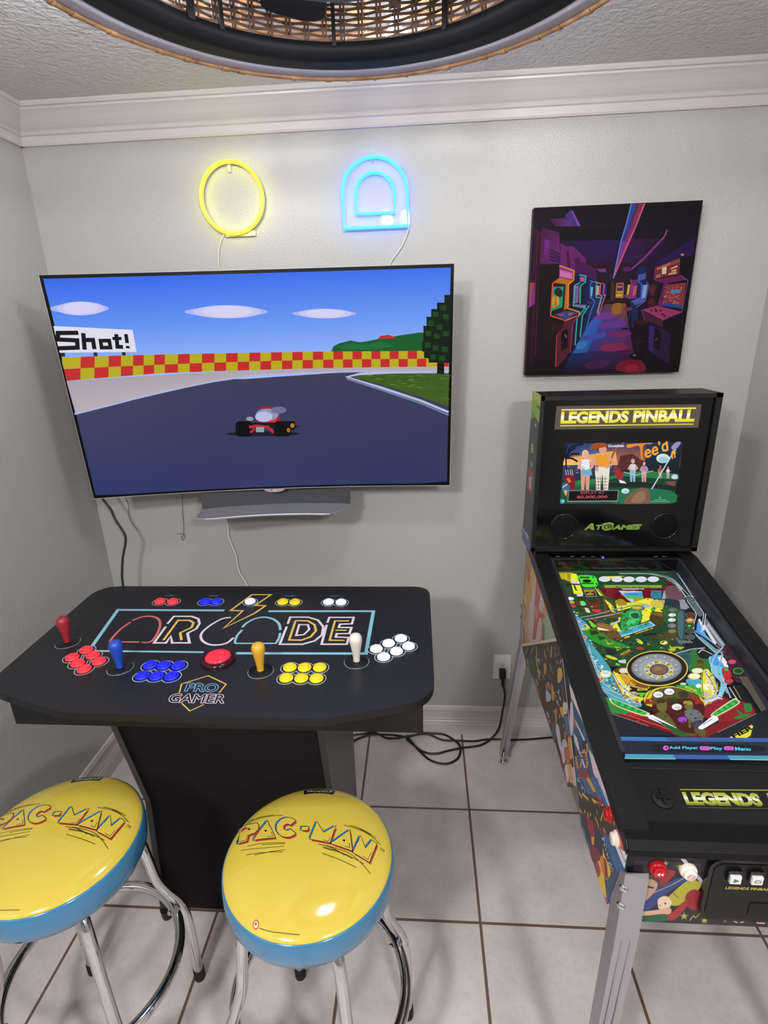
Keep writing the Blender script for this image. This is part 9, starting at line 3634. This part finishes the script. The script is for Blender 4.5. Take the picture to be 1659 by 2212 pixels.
def stool(loc, rz, label, art_turn, first=None):
    root = thing('bar_stool', label, 'stool', (loc[0], loc[1], 0), (0, 0, rz), 'round bar stools at the arcade table')
    if first:
        for ch in first.children:
            c1 = ch.copy(); COL.objects.link(c1); c1.parent = root
            if c1.name.startswith('seat_top'):
                c1.rotation_euler = (0, 0, art_turn - rz)
            for g in ch.children:
                d1 = g.copy(); COL.objects.link(d1); d1.parent = c1
        return root
    mb = MB()
    rr = [0.1712, 0.1705, 0.169, 0.166, 0.162, 0.156, 0.148, 0.138, 0.125, 0.11, 0.09, 0.07, 0.05, 0.03, 0.012]
    mb.lathe([(r, dome(r)) for r in rr], 64, mi=0); 
    art(mb, SEAT_ART, lambda u, v, h: (u, v, dome(math.hypot(u, v)) + h), 1, step=0.00006, base=0.0005, strip=0.012)
    # black maker's strip printed over the far edge
    sy = lambda u, v, h: (u, v, dome(math.hypot(u, v)) + h)
    art(mb, 'P|141414|296 1394 223 1407 149 1417 75 1423 0 1425 -75 1423 -149 1417 -223 1407 -296 1394 -369 1376 -414 1545 -333 1565 -250 1580 -167 1591 -84 1598 0 1600 84 1598 167 1591 250 1580 333 1565\nT|c4c4c4|ARCADE1UP|-330 1465 270 1475 -330 1545|0.02', sy, 1, base=0.0009, strip=0.006)
    so = mb.build('seat_top', [SEATY, GLOSSPRINT], root); so.rotation_euler = (0, 0, art_turn - rz); so['label'] = 'yellow vinyl seat top with printed lettering'
    MB().lathe([(0.10, 0.628), (0.155, 0.628), (0.168, 0.632), (0.1740, 0.646), (0.1762, 0.664), (0.1755, 0.684), (0.1740, 0.697), (0.1718, 0.7005), (0.1705, 0.7005)], 64, caps=False).build('seat_side', SEATB, root)['label'] = 'blue vinyl seat side'
    MB().lathe([(0.125, 0.618), (0.125, 0.628), (0.01, 0.628)], 40).build('seat_plate', BLACKM, root)
    for k in range(4):
        a = math.pi / 4 + k * math.pi / 2; ca, sa = math.cos(a), math.sin(a)
        P = [(0.05, 0.612), (0.105, 0.612), (0.138, 0.600), (0.152, 0.565), (0.160, 0.50), (0.168, 0.43), (0.184, 0.375), (0.207, 0.318), (0.216, 0.275), (0.221, 0.20), (0.222, 0.022)]
        lo = MB().tube([(r * ca, r * sa, z) for r, z in P], 0.0125, 14, smooth_path=5).build('leg', CHROME, root)
        MB().lathe([(0.0150, 0.0), (0.0155, 0.004), (0.0150, 0.034), (0.0125, 0.037)], 18, lambda x, y, z: (0.222 * ca + x, 0.222 * sa + y, z)).build('rubber_foot', RUBBER, lo)
        MB().lathe([(0.006, 0.0), (0.005, 0.004), (0.001, 0.005)], 10, lambda x, y, z: ((0.181 - z) * ca - x * sa, (0.181 - z) * sa + x * ca, 0.296 + y)).build('bolt', CHROME, lo)
    MB().tube([(0.1945 * math.cos(t), 0.1945 * math.sin(t), 0.296) for t in [2 * math.pi * i / 72 for i in range(72)]], 0.0125, 14, True, up=(0, 0, 1)).build('footrest', CHROME, root)
    return root


s1 = stool((-0.407, -1.180), math.radians(30.5 - 45), 'yellow topped stool with bright chrome legs, the one nearer the pinball machine', 0.0)
s2 = stool((-0.962, -1.163), 0.0, 'yellow topped stool cut by the left edge of the photo', math.radians(6), s1)

# ------------------------------------------------------------------ wicker ceiling lamp
LO = (-0.287, -1.041); LZ = 2.26; RO = 0.521
lamp = thing('ceiling_lamp', 'large round wicker drum ceiling lamp with a black lower ring', 'lamp', (LO[0], LO[1], ZC))


def lp(mb, name, m, par=None):
    mb.v = [(x, y, z - ZC) for x, y, z in mb.v]
    return mb.build(name, m, par or lamp)


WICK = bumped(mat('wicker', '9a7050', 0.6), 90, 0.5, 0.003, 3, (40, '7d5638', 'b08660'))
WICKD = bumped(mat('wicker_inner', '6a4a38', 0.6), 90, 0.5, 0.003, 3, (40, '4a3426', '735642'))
LINER = mat('lamp_ring_grey', 'c9c6d2', 0.5)
circ = lambda r, z, n: [(r * math.cos(2 * math.pi * k / n), r * math.sin(2 * math.pi * k / n), z) for k in range(n)]
# unseen outer basket, its open canes shaped to screen bulb light from the ceiling
mb = MB()
for i in range(4):
    mb.tube(circ(RO - 0.006, LZ + 0.078 + i * 0.022, 96), 0.0055, 6, True, up=(0, 0, 1), flat=0.5)
shade = lp(mb, 'wicker_basket', WICK)
mb = MB()
for k in range(24):
    t = 2 * math.pi * k / 24; mb.tube([((RO - 0.006) * math.cos(t), (RO - 0.006) * math.sin(t), LZ), ((RO - 0.006) * math.cos(t), (RO - 0.006) * math.sin(t), ZC)], 0.003, 6)
lp(mb, 'basket_stakes', WICK, shade)['kind'] = 'stuff'
rim = lp(MB().tube(circ(RO - 0.005, LZ + 0.003, 128), 0.0085, 8, True, up=(0, 0, 1)), 'wicker_rim', WICK)
random.seed(5)
mb = MB()
for k in range(46):
    a = 2 * math.pi * k / 46 + random.uniform(-0.05, 0.05); w = random.uniform(0.008, 0.03)
    mb.tube([((RO - 0.005) * math.cos(a + w * j / 3), (RO - 0.005) * math.sin(a + w * j / 3), LZ + 0.0025) for j in range(4)], 0.0096, 8)
lp(mb, 'rim_wrap', WICK, rim)['kind'] = 'stuff'
R2, R3 = 0.462, 0.388
lp(MB().lathe([(RO - 0.014, LZ + 0.010), (RO - 0.014, LZ - 0.001), (R2, LZ - 0.001), (R2, LZ + 0.006), (RO - 0.02, LZ + 0.010)], 128, caps=False), 'grey_ring', LINER)
lp(MB().lathe([(R2 + 0.001, LZ + 0.008), (R2 + 0.001, LZ - 0.004), (R3, LZ - 0.004), (R3, LZ + 0.016), (R3 + 0.006, LZ + 0.016), (R2 - 0.004, LZ + 0.008)], 128, caps=False), 'black_ring', mat('lamp_black', '08080a', 0.7, spec=0.2))
# inner cage, woven in rows of slits
RI = 0.395; nst = 68
mb = MB()
for i in range(17):
    z = LZ + 0.020 + i * 0.0085; v = []; m_ = nst * 4
    for k in range(m_):
        t = 2 * math.pi * k / m_; ph = math.cos(2 * math.pi * k / 8 + (math.pi if i % 2 else 0))
        r = RI + 0.0035 * ph; hh = 0.0036 - 0.0012 * abs(math.sin(2 * math.pi * k / 8))
        v += [(r * math.cos(t), r * math.sin(t), z - hh), (r * math.cos(t), r * math.sin(t), z + hh)]
    mb.add(v, [(2 * k, 2 * ((k + 1) % m_), 2 * ((k + 1) % m_) + 1, 2 * k + 1) for k in range(m_)], 0, True)
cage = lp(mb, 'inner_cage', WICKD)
mb = MB()
for k in range(nst):
    for d in (-0.0035, 0.0035):
        t = 2 * math.pi * k / nst + d / RI
        mb.tube([(RI * math.cos(t), RI * math.sin(t), LZ + 0.01), (RI * math.cos(t), RI * math.sin(t), ZC - 0.004)], 0.0026, 5)
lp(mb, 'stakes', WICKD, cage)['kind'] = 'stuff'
for deg, hw in ((140, 0.007), (131, 0.004), (98, 0.004), (64.5, 0.0045), (32, 0.005), (5, 0.004), (-25, 0.004), (-55, 0.004), (-85, 0.004), (-115, 0.004), (-145, 0.004), (172, 0.004)):
    t = math.radians(deg); c_, s_ = math.cos(t), math.sin(t); r0, r1 = RI - 0.011, RI - 0.005
    v = [(r * c_ - w * s_, r * s_ + w * c_, z) for r in (r0, r1) for w in (-hw, hw) for z in (LZ + 0.008, ZC - 0.002)]
    lp(MB().add(v, [(0, 1, 3, 2), (4, 6, 7, 5), (0, 4, 5, 1), (2, 3, 7, 6), (0, 2, 6, 4), (1, 5, 7, 3)]), 'rib', BLACK)
lp(MB().lathe([(0.02, LZ - 0.010), (0.19, LZ - 0.010), (0.20, LZ - 0.004), (0.20, LZ + 0.012), (0.12, LZ + 0.03), (0.12, LZ + 0.12), (0.07, ZC - 0.01), (0.07, ZC)], 48), 'hub_shield', BLACKM)  # unseen hub, wide plate shaped to keep bulb light off the cage
for k in range(3):
    t = math.radians(112 + 120 * k); c_, s_ = math.cos(t), math.sin(t)
    P = rounded([(0.10, -0.035), (0.335, -0.062), (0.345, 0.062), (0.10, 0.035)], [0.0, 0.04, 0.04, 0.0], 5)
    lp(MB().prism(P, LZ + 0.030, LZ + 0.036, lambda p, q, a: (p * c_ - q * s_, p * s_ + q * c_, a + q * 0.12)), 'blade', BLACKM)
FILLBULB = mat('bulb', 'ffffff', 0.3, emit='f6f8ff', estr=LAMP_STRENGTH)
for k in range(4):  # unseen central bulbs, added to throw light on the side walls
    t = math.pi / 4 + k * math.pi / 2; x, y = 0.066 * math.cos(t), 0.066 * math.sin(t)
    lp(MB().lathe([(0.001, LZ - 0.054), (0.012, LZ - 0.050), (0.019, LZ - 0.042), (0.022, LZ - 0.032), (0.018, LZ - 0.020), (0.012, LZ - 0.010)], 16, lambda a, b_, z: (x + a, y + b_, z)), 'bulb', FILLBULB)
RING = {82: 0.45, 153: 1.8, 11: 2.0, -48: 0.5, -98: 0.5, -140: 0.5}      # brightness of the bulbs round the rim
for deg in RING:
    t = math.radians(deg); x, y = 0.480 * math.cos(t), 0.480 * math.sin(t); g_ = LZ - 0.011
    bo = lp(MB().lathe([(0.001, g_ + 0.034), (0.012, g_ + 0.039), (0.019, g_ + 0.049), (0.022, g_ + 0.061), (0.018, g_ + 0.076), (0.010, g_ + 0.088), (0.010, g_ + 0.10)], 16, lambda a, b_, z: (x + a, y + b_, z)), 'bulb', mat('rim_bulb', 'ffffff', 0.3, emit='f6f8ff', estr=LAMP_STRENGTH * RING[deg]))
    lp(MB().cyl((x, y, LZ + 0.098), 0.013, ZC - LZ - 0.098), 'bulb_holder', BLACKM)

# ------------------------------------------------------------------ outlet and cables
ol = thing('wall_outlet', 'white electrical outlet with a black plug, low on the wall left of the pinball machine', 'outlet', (0.164, 0, 0.347))
pl = MB().prism(rrect(-0.036, 0.036, -0.0585, 0.0585, 0.004), 0.0, -0.006, yz).build('cover_plate', WHITEP, ol, bevel=0.002)
fc_ = MB().prism(rrect(-0.0165, 0.0165, -0.033, 0.033, 0.002), -0.006, -0.009, yz).build('socket', WHITEP, ol, bevel=0.0008)
mb = MB()
for zc in (0.016, -0.016):
    for q in ('P|141414|-72 -30 -50 -30 -50 45 -72 45', 'P|141414|50 -30 72 -30 72 35 50 35', 'E|141414|0 -75 26 0 0 30 12'):
        art(mb, q, lambda u, v, h: (u, -0.0091 - h, zc + v), 0)
mb.build('slots', PRINT, fc_)
for zc in (0.048, -0.048):
    MB().lathe([(0.003, 0), (0.003, 0.0012), (0.001, 0.0014)], 10, lambda a, b_, t: (a, -0.006 - t, zc + b_)).build('screw', WHITEP, pl)

CO = (0.165, -0.03, 0.0)
cord = thing('power_cord', 'black power cord plugged in the outlet and coiled in loops on the floor tiles', 'cable', CO)
shift(MB().box(0.152, 0.178, -0.034, -0.0093, 0.305, 0.345).tube([(0.166, -0.03, 0.312), (0.167, -0.032, 0.29), (0.168, -0.033, 0.272)], 0.0075, 10), CO).build('plug', CORD, cord, bevel=0.003)
A = [(0.168, -0.033, 0.278), (0.177, -0.036, 0.224), (0.170, -0.037, 0.143), (0.158, -0.040, 0.06), (0.125, -0.05, 0.012), (0.075, -0.085, 0.006), (0.0, -0.103, 0.006), (-0.061, -0.121, 0.006), (-0.115, -0.141, 0.006), (-0.168, -0.134, 0.006),
     (-0.222, -0.085, 0.007), (-0.243, -0.057, 0.008), (-0.223, -0.042, 0.008), (-0.167, -0.022, 0.008), (-0.125, -0.020, 0.006), (-0.077, -0.026, 0.006), (-0.038, -0.065, 0.012), (-0.014, -0.106, 0.016), (-0.024, -0.160, 0.007), (-0.065, -0.193, 0.006),
     (-0.110, -0.193, 0.006), (-0.155, -0.169, 0.007), (-0.201, -0.117, 0.015), (-0.239, -0.067, 0.018), (-0.292, -0.040, 0.008), (-0.334, -0.034, 0.006), (-0.404, -0.038, 0.006), (-0.444, -0.056, 0.006), (-0.477, -0.082, 0.006), (-0.53, -0.16, 0.006), (-0.56, -0.30, 0.006)]
shift(MB().tube(A, 0.0046, 8, smooth_path=5), CO).build('flex', CORD, cord)
B = [(0.55, -0.06, 0.005), (0.45, -0.030, 0.005), (0.397, -0.026, 0.005), (0.350, -0.033, 0.005), (0.247, -0.046, 0.005), (0.119, -0.048, 0.006), (0.050, -0.062, 0.006), (-0.018, -0.069, 0.013), (-0.085, -0.060, 0.006), (-0.154, -0.035, 0.014), (-0.223, -0.050, 0.018), (-0.277, -0.063, 0.014), (-0.333, -0.055, 0.006), (-0.383, -0.033, 0.014), (-0.43, -0.03, 0.005), (-0.52, -0.07, 0.005), (-0.60, -0.25, 0.005)]
c2 = MB().tube([(x - 0.1, y + 0.05, z) for x, y, z in B], 0.0042, 8, smooth_path=5).build('extension_cord', CORD, None, (0.1, -0.05, 0))
tag(c2, 'black cord lying along the baseboard behind the rear pinball leg', 'cable')
o = (-1.33, -0.15, 0.9)
c3 = MB().tube([(x - o[0], y - o[1], z - o[2]) for x, y, z in [(-1.375, -0.16, 1.22), (-1.349, -0.15, 1.152), (-1.327, -0.15, 1.112), (-1.316, -0.15, 1.07), (-1.293, -0.15, 1.016), (-1.294, -0.15, 0.982), (-1.315, -0.15, 0.924), (-1.330, -0.15, 0.865), (-1.339, -0.15, 0.799), (-1.34, -0.15, 0.6), (-1.30, -0.15, 0.3), (-1.2, -0.2, 0.006), (-1.05, -0.3, 0.006)]], 0.0046, 8, smooth_path=5).build('television_cable', GREYCORD, None, o)
tag(c3, 'thick dark grey cable hanging below the left end of the television', 'cable')
o = (-0.92, -0.012, 0.85)
c4 = MB().tube([(x - o[0], y - o[1], z - o[2]) for x, y, z in [(-0.965, -0.01, 1.16), (-0.954, -0.012, 1.048), (-0.943, -0.012, 1.001), (-0.945, -0.012, 0.944), (-0.926, -0.012, 0.869), (-0.920, -0.012, 0.792), (-0.896, -0.012, 0.737), (-0.86, -0.012, 0.6), (-0.84, -0.02, 0.2)]], 0.0026, 6, smooth_path=5).build('white_wire', WHITECORD, None, o)
tag(c4, 'thin white wire hanging down the wall below the silver television stand', 'cable')
o = (-1.34, -0.006, 1.05)
c5 = MB().tube([(x - o[0], y - o[1], z - o[2]) for x, y, z in [(-1.35, -0.004, 1.2), (-1.347, -0.006, 1.113), (-1.340, -0.006, 1.084), (-1.347, -0.006, 1.037), (-1.340, -0.006, 1.004), (-1.318, -0.006, 0.97)]], 0.0009, 5, smooth_path=4).build('thin_wire', GREYCORD, None, o)
tag(c5, 'hair thin dark wire on the wall just right of the thick grey cable', 'cable')
o = (-1.13, -0.006, 1.0)
c6 = MB().tube([(x - o[0], y - o[1], z - o[2]) for x, y, z in [(-1.10, -0.004, 1.2), (-1.113, -0.006, 1.115), (-1.123, -0.006, 1.039), (-1.126, -0.006, 0.997), (-1.132, -0.006, 0.960), (-1.128, -0.008, 0.947), (-1.139, -0.006, 0.931), (-1.145, -0.006, 0.942), (-1.133, -0.006, 0.955), (-1.158, -0.006, 0.958)]], 0.0009, 5, smooth_path=4).build('curled_wire', GREYCORD, None, o)
tag(c6, 'hair thin wire ending in a small curl on the wall below the television', 'cable')
